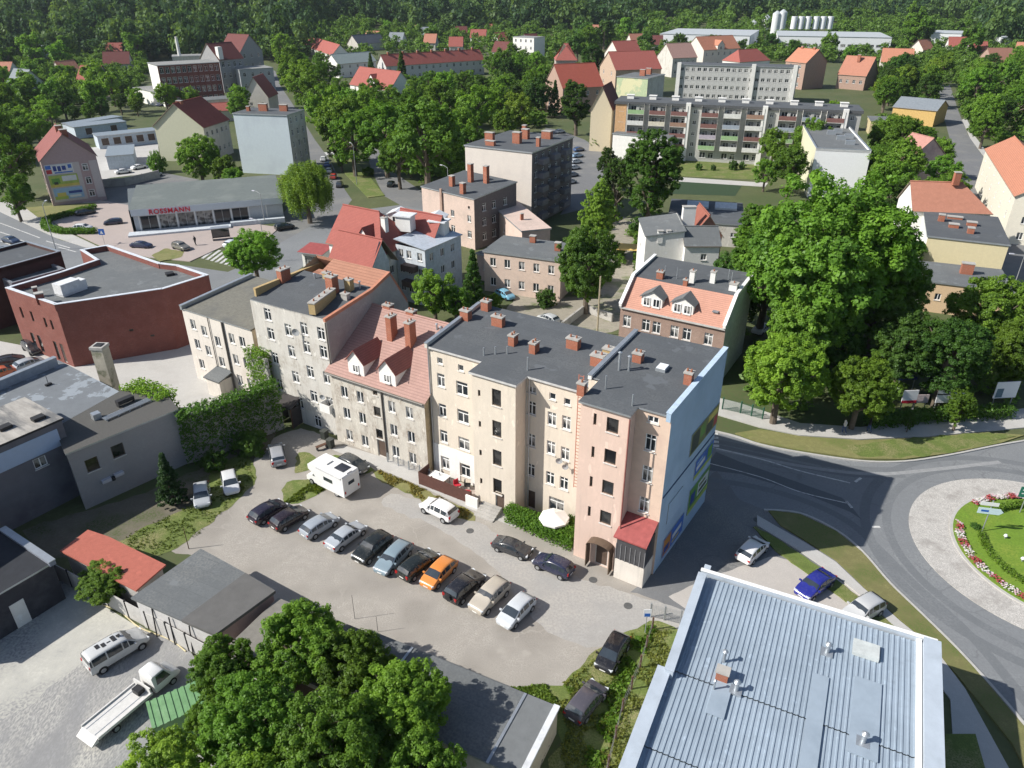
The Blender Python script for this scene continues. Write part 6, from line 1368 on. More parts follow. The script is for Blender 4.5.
# grass in the yard
for P_ in ([(112, 546), (200, 500), (210, 470), (245, 455), (255, 480), (232, 505), (198, 532), (160, 556)], [(285, 484), (318, 478), (330, 486), (306, 500), (284, 503)], [(300, 452), (318, 458), (312, 468), (294, 474)], [(336, 455), (372, 468), (362, 474), (334, 464)], [(378, 470), (420, 488), (470, 512), (468, 522), (424, 502), (380, 480)]):
    sheet('grass_patch', P_, .018, GRASS if P_[0][0] < 377 else GRASSD, 3)
sheet('grass_strip', [(500, 690), (560, 684), (592, 655), (640, 624), (680, 628), (672, 690), (640, 800), (545, 800), (560, 740), (540, 712)], .018, GRASS, 2)
sheet('soil', [(20, 530), (95, 508), (180, 478), (250, 440), (280, 425), (265, 450), (215, 498), (150, 546), (120, 545), (60, 560)], .014, mat('soil_dark', (.16, .145, .11), var=.2, scale=1., col2=(.07, .095, .03), s2=.3, t2=(.46, .6), fine=.15), 2)
sheet('walkway', [(330, 449), (345, 446), (440, 474), (470, 492), (520, 520), (515, 528), (460, 505), (420, 486), (372, 466)], .022, PAVE)
# ground of the quarter behind the houses
sheet('back_street', [(-80, 262), (-80, 205), (0, 212), (60, 240), (105, 251), (160, 262), (228, 272), (250, 262), (300, 225), (346, 212), (400, 205), (450, 212), (430, 240), (330, 250), (250, 300), (180, 330), (60, 300), (0, 270)], .010, ASPH)
sheet('plaza', [(62, 228), (40, 215), (96, 200), (125, 205), (280, 228), (268, 238), (225, 246), (190, 262), (150, 258), (100, 246)], .12, PAVER, h=1)
sheet('pavement', [(-80, 190), (0, 200), (36, 212), (64, 231), (100, 248), (96, 251), (56, 238), (0, 212), (-80, 204)], .12, PAVE, h=1)
sheet('back_yard', [(-60, 390), (-60, 330), (20, 345), (75, 365), (170, 345), (230, 330), (262, 370), (276, 425), (200, 425), (120, 405), (60, 380), (20, 385)], .012, PAVE)
sheet('island_grass', [(152, 256), (165, 249), (184, 252), (182, 258), (160, 262)], .135, GRASSD)
sheet('avenue', [(250, 260), (318, 222), (340, 215), (352, 200), (345, 190), (330, 160), (315, 140), (300, 115), (280, 85), (268, 50), (262, 50), (270, 90), (284, 120), (298, 145), (302, 170), (290, 205), (262, 240)], .014, ASPH2)
sheet('avenue_strip', [(334, 160), (346, 175), (368, 198), (385, 196), (366, 172), (345, 152)], .12, GRASS, h=1)
sheet('side_street', [(372, 172), (384, 196), (400, 205), (450, 215), (450, 200), (420, 190), (390, 170), (376, 145), (366, 150)], .013, ASPH2)
for k in range(9):
    ribbon('zebra_marking', gl([(193+k*4.6, 256+k*1.25), (206+k*4.6, 247+k*1.1)]), .55, .02, WHITE)
for k in range(5): ribbon('zebra_marking', gl([(320+k*3.4, 155.2), (318.6+k*3.4, 152.2)]), 1., .02, WHITE)
for a, b in (((0, 223), (40, 238)), ((46, 241), (70, 248)), ((0, 232), (12, 236)), ((20, 240), (34, 245)), ((40, 248), (56, 252)), ((0, 241), (30, 252)), ((58, 247), (76, 252))): ribbon('road_marking', gl([a, b]), .25, .02, WHITE)
sheet('right_street', [(1060, 330), (1012, 300), (992, 262), (972, 222), (958, 180), (950, 140), (942, 110), (938, 85), (950, 85), (958, 110), (968, 135), (984, 158), (1000, 200), (1024, 240), (1080, 300)], .012, ASPH2)
sheet('right_pavement', [(1090, 290), (1030, 240), (1004, 200), (986, 160), (970, 138), (962, 120), (966, 118), (976, 138), (996, 165), (1016, 205), (1040, 232), (1110, 280)], .12, PAVE, h=1)
for k in range(3): ribbon('zebra_marking', gl([(975+k*4, 196), (978+k*4, 190.5)]), .7, .02, WHITE)
sheet('car_park', [(560, 215), (600, 205), (612, 180), (600, 150), (585, 140), (560, 130), (545, 128), (560, 170), (570, 200)], .012, ASPH2)
sheet('courtyard', [(600, 300), (520, 290), (500, 320), (560, 345), (620, 330), (640, 240), (670, 225), (610, 215)], .012, mat('court_earth', (.29, .265, .215), var=.15, scale=1.2, col2=(.12, .15, .06), s2=.25, t2=(.52, .66)))
sheet('slab_lawn', [(672, 176), (760, 180), (770, 164), (690, 159), (668, 160)], .014, GRASS)
sheet('slab_path', [(668, 181), (765, 187), (768, 183), (668, 176.5)], .02, PAVE)
sheet('sports_court', [(672, 194), (680, 181), (742, 185.5), (735, 196)], .016, mat('court_green', (.035, .062, .03), var=.15))
sheet('garage_court', [(88, 184), (62, 150), (158, 142), (160, 172), (110, 178)], .012, PAVE)
sheet('rear_lot', [(104, 205), (100, 184), (160, 172), (200, 180), (135, 192), (128, 205)], .013, ASPH2)
sheet('verge', [(25, 208), (98, 203), (60, 216), (38, 218)], .12, GRASSD)
sheet('allotment_path', [(0, 110), (130, 95), (132, 92), (0, 106)], .012, mat('path_pale', (.3, .27, .2)))
# flower border on the island
fb = MB(); q = random.Random(8)
def flowers(a0, a1, name, cols, lab):
    V = []; mb = MB()
    for _ in range(620):
        a = q.uniform(a0, a1); r = q.uniform(7.75, 8.4); x, y = IC[0]+r*math.cos(a), IC[1]+r*math.sin(a); z = .2+q.uniform(.08, .3); s = q.uniform(.05, .1); k = q.uniform(0, 3)
        c, sn = math.cos(k)*s, math.sin(k)*s
        mi = int(2.9*(.5+.5*math.sin(a*23))*.75+q.random()*.9) % 4
        mb.face([(x-c, y-sn, z), (x+sn, y-c, z+s*.3), (x+c, y+sn, z), (x-sn, y+c, z-s*.2)], mi)
    o = obj(name, mb.mesh(name, cols)); tag(o, lab, 'flowers', kind='stuff')
fc = [mat('petal_red', (.30, .05, .055)), mat('petal_pink', (.50, .34, .38)), mat('petal_white', (.55, .52, .50)), mat('petal_leaf', (.06, .12, .03))]
flowers(R(72), R(120), 'flower_border', fc, 'pink and red flower border on the upper side of the roundabout lawn')
flowers(R(147), R(236), 'flower_border', fc, 'white and red flower border on the left side of the roundabout lawn')
# weeds and long grass standing in the strip, verges and yard edges
def blades(name, poly, n, size, m, lab, zb=.02):
    P = pxpoly(poly); xs_ = [p[0] for p in P]; ys_ = [p[1] for p in P]; rg = np.random.default_rng(n); X = []
    while len(X) < n:
        x = rg.uniform(min(xs_), max(xs_)); y = rg.uniform(min(ys_), max(ys_))
        if inpoly(x, y, P) and (math.sin(x*1.7+y)*math.sin(y*1.3-x*.6) > -.35): X.append((x, y, zb+.06))
    X = np.array(X); V = leaf_cloud(rg, X, np.full(len(X), size*1.6), 5, size, up=.2)
    V[:, 2] = np.abs(V[:, 2]-zb)+zb
    tag(obj(name, quad_mesh(name, V, m)), lab, 'grass', kind='stuff')
WEED = mat_leaf('weed_leaves', (.13, .19, .035))
blades('long_grass', [(560, 686), (600, 655), (640, 628), (672, 632), (664, 690), (630, 800), (550, 800), (565, 735), (545, 712)], 2800, .075, mat_leaf('weed_leaves_dry', (.19, .22, .06)), 'long weedy grass in the strip between the yard and the blue hall')
blades('tall_weeds', [(640, 626), (655, 628), (628, 690), (596, 780), (580, 780), (606, 700)], 380, .15, LEAF(), 'tall leafy weeds along the wire fence')
blades('yard_weeds', [(500, 690), (545, 712), (575, 690), (560, 684)], 500, .1, WEED, 'weeds at the corner of the garage row')
blades('soil_weeds', [(110, 545), (200, 500), (245, 455), (255, 482), (198, 535), (160, 556)], 900, .055, WEED, 'weedy grass around the two pale parked cars')
blades('house_weeds', [(378, 470), (420, 488), (470, 512), (466, 520), (424, 500), (380, 480)], 600, .09, mat_leaf('weed_dry', (.24, .22, .08)), 'dry weeds along the house wall path')
blades('yard_tuft', [(284, 503), (318, 478), (330, 486), (306, 500)], 420, .1, WEED, 'grass tuft beside the camper')
if 0: blades('verge_tufts', [(768, 512), (800, 516), (862, 555), (922, 618), (966, 664), (1024, 738), (1010, 740), (955, 675), (880, 600), (840, 554), (800, 524)], 1800, .07, mat_leaf('weed_dry', (.24, .22, .08)), 'tufts of dry grass on the verge beside the roundabout road', .13)
# ------------------------------------------------------------------ cars
PAINT = mat_objcol('car_paint')
CGLASS = mat('car_glass', (.03, .04, .05), rough=.05, var=.2, spec=1.)
TYRE = mat('tyre', (.022, .022, .024), rough=.9, var=.1)
RIM = mat('rim', (.45, .46, .47), rough=.35, metal=.6, var=.05)
HEADL = mat('headlight_glass', (.62, .65, .68), rough=.12, var=.03)
TAILL = mat('taillight_red', (.38, .015, .015), rough=.2, var=.05)
TRIM = mat('car_trim', (.028, .028, .03), rough=.55, var=.1)
PLATE = mat('number_plate', (.70, .70, .68), rough=.5, var=.03)
# stations: x, z under, z belt, z top, width factor
SHAPES = {
 'hatch': (4.15, 1.78, [(-2.07, .36, .66, .70, .80), (-2.03, .26, .84, .92, .89), (-1.93, .22, .93, 1.06, .95), (-1.52, .20, .96, 1.40, 1.), (-.85, .2, .95, 1.49, 1.), (0, .2, .94, 1.50, 1.), (.5, .2, .92, 1.42, 1.), (1.32, .2, .90, .99, 1.), (1.55, .2, .86, .91, .98), (1.86, .23, .75, .80, .93), (2.02, .27, .62, .67, .85), (2.08, .33, .50, .54, .76)]),
 'sedan': (4.6, 1.8, [(-2.3, .36, .68, .72, .80), (-2.25, .26, .86, .92, .88), (-2.1, .22, .94, 1.0, .94), (-1.62, .20, .95, 1.06, .99), (-1.0, .20, .95, 1.38, 1.), (-.4, .2, .95, 1.44, 1.), (.2, .2, .94, 1.43, 1.), (.55, .2, .92, 1.36, 1.), (1.28, .2, .90, .98, 1.), (1.7, .2, .86, .91, .98), (2.05, .23, .76, .80, .93), (2.24, .27, .62, .67, .85), (2.3, .33, .50, .54, .76)]),
 'estate': (4.6, 1.8, [(-2.3, .36, .68, .74, .82), (-2.26, .26, .88, .96, .9), (-2.18, .22, .95, 1.10, .95), (-1.86, .20, .97, 1.40, .99), (-1.0, .20, .96, 1.50, 1.), (-.2, .2, .95, 1.51, 1.), (.3, .2, .94, 1.48, 1.), (.6, .2, .92, 1.38, 1.), (1.3, .2, .90, .98, 1.), (1.7, .2, .86, .91, .98), (2.05, .23, .76, .80, .93), (2.24, .27, .62, .67, .85), (2.3, .33, .50, .54, .76)]),
 'suv': (4.4, 1.86, [(-2.2, .42, .76, .80, .85), (-2.17, .34, .98, 1.06, .92), (-2.1, .30, 1.05, 1.2, .96), (-1.82, .28, 1.07, 1.60, 1.), (-1.0, .28, 1.06, 1.70, 1.), (-.1, .28, 1.05, 1.71, 1.), (.42, .28, 1.03, 1.62, 1.), (1.06, .28, 1.01, 1.13, 1.), (1.55, .28, .98, 1.05, .98), (1.95, .30, .88, .94, .94), (2.13, .35, .74, .79, .88), (2.2, .42, .60, .64, .8)]),
 'van': (4.9, 1.92, [(-2.45, .38, .9, 1.0, .93), (-2.42, .30, 1.10, 1.2, .97), (-2.38, .28, 1.14, 1.80, .99), (-2.2, .28, 1.15, 1.92, 1.), (-1., .28, 1.14, 1.95, 1.), (.3, .28, 1.12, 1.94, 1.), (.75, .28, 1.10, 1.84, 1.), (1.5, .28, 1.06, 1.22, 1.), (1.95, .28, .96, 1.04, .97), (2.25, .3, .82, .88, .92), (2.41, .34, .66, .70, .84), (2.45, .4, .54, .58, .76)]),
}
CAR_CACHE = {}
def section(st, W):
    x, zl, zb, zt, wf = st; w = W/2*wf; hgt = zt-zb
    wt = w-min(.19, .08+.22*hgt) if hgt > .12 else w-.07
    return [(0, zl), (w*.90, zl), (w*.985, zl+.12), (w, zl+(zb-zl)*.55), (w*.975, zb), (wt+.015, zt-.07*min(1, hgt*2.2)), (wt*.86, zt-.005), (0, zt+.018)]
def car_meshes(kind):
    if kind in CAR_CACHE: return CAR_CACHE[kind]
    L, W, S = SHAPES[kind]; secs = [section(s, W) for s in S]; n = len(S)
    mb = MB(); K = 8
    ring = lambda i: [(S[i][0], y, z) for y, z in secs[i]]+[(S[i][0], -y, z) for y, z in secs[i][-2:0:-1]]
    for i in range(n): mb.v += ring(i)
    M = 2*K-2
    for i in range(n-1):
        for j in range(M):
            jj = (j+1) % M; seg = j if j < K-1 else M-1-j
            mb.f.append((i*M+j, i*M+jj, (i+1)*M+jj, (i+1)*M+j)); mb.m.append(1 if seg in (0, 1) else 0)
    mb.f.append(tuple(range(M))); mb.m.append(0); mb.f.append(tuple((n-1)*M+j for j in range(M))[::-1]); mb.m.append(0)
    for k in range(len(mb.f)): mb.f[k] = mb.f[k][::-1]
    body0 = mb.mesh('body', [PAINT, TRIM], 50); tmp = bpy.data.objects.new('tmp', body0); COL.objects.link(tmp)
    md_ = tmp.modifiers.new('s', 'SUBSURF'); md_.levels = md_.render_levels = 1; bpy.context.view_layer.update()
    body = bpy.data.meshes.new_from_object(tmp.evaluated_get(bpy.context.evaluated_depsgraph_get())); bpy.data.objects.remove(tmp); body.name = 'body'
    body.polygons.foreach_set('use_smooth', [True]*len(body.polygons))
    # glass
    cab = [i for i in range(n) if S[i][3]-S[i][2] > .28]
    g = MB()
    def panel(P, inset, off):
        P = [Vector(p) for p in P]; c = sum(P, Vector())/len(P); nrm = (P[1]-P[0]).cross(P[-1]-P[0])
        if nrm.length < 1e-6: nrm = (P[2]-P[1]).cross(P[0]-P[1])
        nrm.normalize()
        if nrm.dot(c-Vector((0, 0, .7))) < 0: nrm = -nrm; P = P[::-1]
        Q = []
        for p in P:
            d = c-p; Q.append(p+d*min(.45, inset/max(d.length, .01))+nrm*off)
        g.face(Q, 0)
    def P3(i, j, s): y, z = secs[i][j]; return (S[i][0], s*y, z)
    fr, bk = cab[-1], cab[0]
    for s in (1, -1):
        for a, b in zip(cab[:-1], cab[1:]): panel([P3(a, 4, s), P3(b, 4, s), P3(b, 5, s), P3(a, 5, s)], .065, .002)
        panel([P3(fr, 4, s), P3(fr+1, 4, s), P3(fr, 5, s)], .07, .0)
        if kind != 'van' and bk > 0: panel([P3(bk, 4, s), P3(bk, 5, s), P3(bk-1, 4, s)], .08, .0)
    def screen(a, b, inset, off):
        A = [Vector(P3(a, 6, 1)), Vector(P3(a, 6, -1))]; B = [Vector(P3(b, 6, 1)), Vector(P3(b, 6, -1))]
        A = [A[0].lerp(Vector(P3(a, 5, 1)), .5), A[1].lerp(Vector(P3(a, 5, -1)), .5)]; B = [B[0].lerp(Vector(P3(b, 5, 1)), .3), B[1].lerp(Vector(P3(b, 5, -1)), .3)]
        mA, mB_ = Vector(P3(a, 7, 1)), Vector(P3(b, 7, 1))
        up = Vector((0, 0, off+.004))
        def L_(p, q, t): return p.lerp(q, t)+up
        for s in (0, 1):
            g.face([L_(A[s], B[s], .1), L_(mA, mB_, .1), L_(mA, mB_, .93), L_(A[s], B[s], .93)][::(1 if s else -1)], 0)
    screen(fr+1, fr, 0, .006)
    if bk > 0: screen(bk-1 if kind not in ('sedan',) else bk-1, bk, 0, .006)
    glass = g.mesh('windows', [CGLASS])
    r = .33 if kind in ('suv', 'van') else .305
    w = MB(); w.tube((0, -.11, 0), (0, .11, 0), r, n=20, mi=0); w.tube((0, .111, 0), (0, .125, 0), r*.64, n=12, mi=1); w.tube((0, -.125, 0), (0, -.111, 0), r*.64, n=12, mi=1)
    arch = MB(); xs_ = (-L/2+.85, L/2-.82)
    tyre = MB(); tyre.tube((0, -.11, 0), (0, .11, 0), r, n=20)
    rim = MB(); rim.tube((0, .112, 0), (0, .124, 0), r*.64, n=12); rim.tube((0, -.124, 0), (0, -.112, 0), r*.64, n=12)
    ar = MB(); ar.tube((0, -.012, 0), (0, .012, 0), r*1.16, n=20)
    hl_ = MB(); zf, zr = S[-3][2]-.02, S[1][2]-.05
    hl_.box(-.16, -.2, -.07, .05, .2, .07)
    tl = MB(); tl.box(-.04, -.13, -.13 if kind in ('suv', 'van', 'estate') else -.08, .09, .13, .16 if kind in ('suv', 'van', 'estate') else .08)
    mi = MB(); mi.box(-.08, -.12, -.06, .06, .12, .08)
    pl = MB(); pl.box(-.012, -.26, -.055, .012, .26, .055)
    CAR_CACHE[kind] = dict(L=L, W=W, S=S, body=body, glass=glass, tyre=tyre.mesh('tyre', [TYRE], 30), rim=rim.mesh('rim', [RIM]), arch=ar.mesh('wheel_arch', [TRIM]), head=hl_.mesh('headlight', [HEADL]), tail=tl.mesh('taillight', [TAILL]), mirror=mi.mesh('mirror', [PAINT]), plate=pl.mesh('number_plate', [PLATE]), r=r, xs=xs_, zf=zf, zr=zr, fr=fr, secs=secs)
    return CAR_CACHE[kind]
def car(kind, col, rear, front, label, group='parked cars', full=True, name='parked_car', scale=1., z=.02, world=None):
    c = car_meshes(kind)
    if world: x, y, a = world
    else:
        p = G(*rear, .62); q_ = G(*front, .62); m = (p+q_)/2; x, y = m.x, m.y; a = math.atan2(q_.y-p.y, q_.x-p.x)
    t = thing(name, label, 'car' if kind != 'van' else 'van', (x, y, z), a, group)
    t.scale = (scale*.84,)*3
    col = (*col, 1)
    o = obj('body', c['body'], t); o.color = col
    obj('windows', c['glass'], t)
    L, W = c['L'], c['W']
    for sx in c['xs']:
        for s in (1, -1):
            w = obj('wheel', c['tyre'], t, (sx, s*(W/2-.105), c['r']))
            if full: obj('rim', c['rim'], w); obj('wheel_arch', c['arch'], t, (sx, s*(W/2-.012), c['r']+.02))
    if full:
        for s in (1, -1):
            i = -3; o = obj('headlight', c['head'], t, (L/2-.14, s*W*.335, c['zf']-.06), -s*.35)
            obj('taillight', c['tail'], t, (-L/2+.03, s*W*.375, c['zr']), s*.28)
            o = obj('mirror', c['mirror'], t, (c['S'][c['fr']+1][0]-.28, s*(W/2+.08), c['S'][c['fr']][2]+.06)); o.color = col
        obj('number_plate', c['plate'], t, (L/2+.005, 0, .47)); obj('number_plate', c['plate'], t, (-L/2-.005, 0, .58))
    return t
BLK, NAVY, SIL, WHT = (.012, .012, .014), (.012, .016, .03), (.36, .38, .40), (.72, .72, .72)
YG = 'cars parked in rows in the yard'
car('hatch', (.02, .016, .03), (250, 521), (285, 500), 'very dark violet hatchback at the far left end of the yard row', YG)
car('hatch', (.02, .012, .016), (270, 528), (308, 506), 'black hatchback second from the left end of the yard row, red tail lights', YG)
car('hatch', (.30, .335, .38), (300, 536), (338, 513), 'blue silver hatchback third in the yard row beside the camper shadow', YG)
car('sedan', (.36, .39, .43), (326, 549), (365, 521), 'light silver sedan fourth in the yard row', YG)
car('suv', (.012, .015, .014), (388, 535), (356, 560), 'black off-roader nosing towards the garages, left of the blue grey estate', YG)
car('estate', (.20, .265, .31), (409, 541), (377, 573), 'blue grey estate car facing the garages', YG)
car('estate', (.012, .016, .015), (399, 578), (437, 549), 'black green estate between the blue grey estate and the orange car', YG)
car('hatch', (.62, .22, .045), (454, 557), (423, 587), 'orange hatchback in the yard row', YG)
sv = car('suv', (.014, .014, .018), (446, 602), (483, 570), 'black off-roader with spare wheel on its tailgate, right of the orange car', YG)
obj('spare_wheel', CAR_CACHE['suv']['tyre'], sv, (-2.28, 0, .95), R(90))
car('suv', (.42, .38, .32), (507, 579), (471, 613), 'beige off-roader second from the right end of the yard row', YG)
car('hatch', (.50, .53, .56), (533, 593), (499, 627), 'pale silver hatchback at the right end of the yard row', YG)
car('suv', WHT, (457, 518), (421, 500), 'white off-roader alone beside the brown fenced terrace', YG)
car('sedan', (.03, .032, .038), (493, 539), (532, 553), 'dark grey sedan below the hedge with the white parasol', YG, scale=.9)
car('suv', (.018, .022, .055), (573, 573), (534, 556), 'navy blue off-roader beside the pink corner house', YG, scale=.92)
car('hatch', (.05, .055, .06), (338, 456), (368, 471), 'dark grey car half hidden behind the camper', YG)
car('estate', (.30, .31, .33), (279, 463), (275, 444), 'grey estate car in the shade near the ivy wall', YG)
car('hatch', (.42, .44, .46), (201, 485), (202, 503), 'silver hatchback on the weedy ground by the conifer', YG)
car('hatch', (.62, .63, .64), (228, 472), (232, 491), 'white hatchback on the weedy ground right of the silver one', YG)
car('hatch', BLK, (623, 634), (602, 669), 'black hatchback facing the garages beside the grass strip', YG)
car('hatch', (.075, .07, .085), (570, 720), (602, 681), 'dark grey hatchback with red tail lights at the edge of the grass strip', YG)
car('hatch', WHT, (742, 559), (763, 539), 'white hatchback with dark rear window in the shade of the corner house', YG)
car('sedan', (.02, .025, .22), (833, 570), (797, 597), 'bright blue sedan at the far edge of the blue hall', YG)
car('suv', (.46, .47, .48), (880, 600), (845, 620), 'silver off-roader half hidden behind the blue hall roof', YG)
v = car('van', (.52, .53, .53), (86, 668), (146, 632), 'silver van with black roof stripes in the concrete yard', 'vehicles in the concrete yard')
mb = MB()
for i in range(5): mb.box(-1.4+i*.42, -.1-.18*(i % 2), 1.975, -1.1+i*.42, .4-.2*(i % 3), 1.985)
part('roof_markings', mb, [TRIM], v)
# tow truck with flat white bed
p = G(88, 745); q_ = G(180, 668); m = (p+q_)/2; a = math.atan2(q_.y-p.y, q_.x-p.x)
t = thing('flatbed_truck', 'white flatbed recovery truck in the concrete yard beside the green container', 'truck', (m.x, m.y, 0), a, 'vehicles in the concrete yard'); t.scale = (.79,)*3
WP = mat('truck_white', (.72, .72, .71), rough=.35, var=.04)
mb = MB(); S_ = [(1.35, .5, 1.15, 2.15, .98), (1.45, .45, 1.2, 2.28, 1.), (2.3, .45, 1.18, 2.3, 1.), (2.55, .45, 1.15, 2.2, 1.), (3.15, .45, 1.1, 1.3, .98), (3.7, .48, .95, 1.05, .93), (3.85, .5, .75, .8, .85)]
secs_ = [section(s, 2.0) for s in S_]; M = 14
for i, s in enumerate(S_): mb.v += [(s[0], y, z) for y, z in secs_[i]]+[(s[0], -y, z) for y, z in secs_[i][-2:0:-1]]
for i in range(len(S_)-1):
    for j in range(M): mb.f.append((i*M+j, (i+1)*M+j, (i+1)*M+(j+1) % M, i*M+(j+1) % M)); mb.m.append(0)
mb.f.append(tuple(range(M))[::-1]); mb.m.append(0); mb.f.append(tuple((len(S_)-1)*M+j for j in range(M))); mb.m.append(0)
part('cab', mb, [WP], t, smooth=38)
mb = MB(); mb.face([(3.16, -.8, 1.36), (3.16, .8, 1.36), (2.62, .72, 2.2), (2.62, -.72, 2.2)])
for s in (1, -1): mb.face([(1.6, s*1.0, 1.25), (2.9, s*1.0, 1.25), (2.5, s*.9, 2.1), (1.7, s*.9, 2.1)][::s])
part('windows', mb, [CGLASS], t)
mb = MB(); mb.box(-3.9, -1.05, .88, 1.0, 1.05, .98, 0)
for s in (-1, 1): mb.box(-3.9, s*1.08-.06, .86, 1.0, s*1.08+.06, 1.12, 0); mb.box(-3.85, s*.55-.03, .98, .9, s*.55+.03, 1.0, 1)
mb.box(.85, -1.05, .98, .98, 1.05, 1.6, 0); mb.prism([(-4.5, -1.), (-3.9, -1.), (-3.9, 1.), (-4.5, 1.)], .5, lambda x, y: .6+.38*(x+4.5)/.6, 0)
part('flatbed', mb, [mat('bed_pale', (.60, .59, .57), rough=.5, var=.1), METAL()], t)
mb = MB(); mb.box(-3.6, -.45, .5, 2., .45, .87); part('chassis', mb, [TRIM], t)
mb = MB(); mb.box(.2, -.4, 1., .8, .4, 1.45); part('winch', mb, [TRIM], t)
for sx in (-2.4, 2.95):
    for s in (-1, 1): w = obj('wheel', car_meshes('suv')['tyre'], t, (sx, s*.92, .36)); obj('rim', CAR_CACHE['suv']['rim'], w)
# camper
p = G(312, 478); q_ = G(356, 500); m = (p+q_)/2; a = math.atan2(q_.y-p.y, q_.x-p.x)+math.pi
t = thing('camper_van', 'white camper with dark solar panel on its roof', 'camper', (m.x, m.y+.3, 0), a, None); t.scale = (.92,)*3
mb = MB(); prof = [(-2.75, .45), (1.2, .45), (1.3, 1.3), (1.75, 1.75), (2.35, 2.0), (2.35, 2.55), (1.95, 2.82), (-2.65, 2.85), (-2.75, 2.7)]
for s in (1, -1): mb.face([(x, s*1.1, z) for x, z in prof][::-s])
for i in range(len(prof)):
    (x0, z0), (x1, z1) = prof[i], prof[(i+1) % len(prof)]; mb.face([(x0, -1.1, z0), (x1, -1.1, z1), (x1, 1.1, z1), (x0, 1.1, z0)][::-1])
part('living_body', mb, [WP], t)
mb = MB(); prof = [(1.15, .35), (2.95, .38), (2.95, .85), (2.75, 1.05), (2.1, 1.18), (1.6, 1.9), (1.15, 1.95)]
for s in (1, -1): mb.face([(x, s*.96, z) for x, z in prof][::-s])
for i in range(len(prof)):
    (x0, z0), (x1, z1) = prof[i], prof[(i+1) % len(prof)]; mb.face([(x0, -.96, z0), (x1, -.96, z1), (x1, .96, z1), (x0, .96, z0)][::-1])
part('cab', mb, [WP], t)
mb = MB(); mb.face([(2.09, -.85, 1.24), (2.09, .85, 1.24), (1.7, .8, 1.85), (1.7, -.8, 1.85)])
for s in (1, -1): mb.face([(1.3, s*.968, 1.2), (2.0, s*.968, 1.2), (1.62, s*.968, 1.75), (1.3, s*.968, 1.75)][::s]); mb.face([(-1.2, s*1.108, 1.5), (.1, s*1.108, 1.5), (.1, s*1.108, 1.95), (-1.2, s*1.108, 1.95)][::s])
mb.face([(-2.758, -.4, 1.6), (-2.758, .4, 1.6), (-2.758, .4, 2.), (-2.758, -.4, 2.)][::-1])
part('windows', mb, [CGLASS], t)
mb = MB(); mb.box(-2.1, -.75, 2.87, -.8, .35, 2.92); part('solar_panel', mb, [mat('solar_dark', (.03, .035, .05), rough=.15)], t)
mb = MB(); mb.box(.2, -.4, 2.86, .9, .4, 2.98); mb.box(-2.6, -.3, 2.86, -2.3, .3, 2.95); part('roof_hatch', mb, [WP], t)
mb = MB(); mb.box(-2.5, 1.1, 2.6, 1.0, 1.2, 2.72); part('awning_roll', mb, [mat('roll_grey', (.5, .5, .5))], t)
for s in (-1, 1): mb = MB(); mb.box(-2.77, s*.9-.08, .8, -2.75, s*.9+.08, 1.1); part('taillight', mb, [TAILL], t)
for sx in (-1.5, 2.2):
    for s in (-1, 1): w = obj('wheel', car_meshes('suv')['tyre'], t, (sx, s*.92, .34)); obj('rim', CAR_CACHE['suv']['rim'], w)
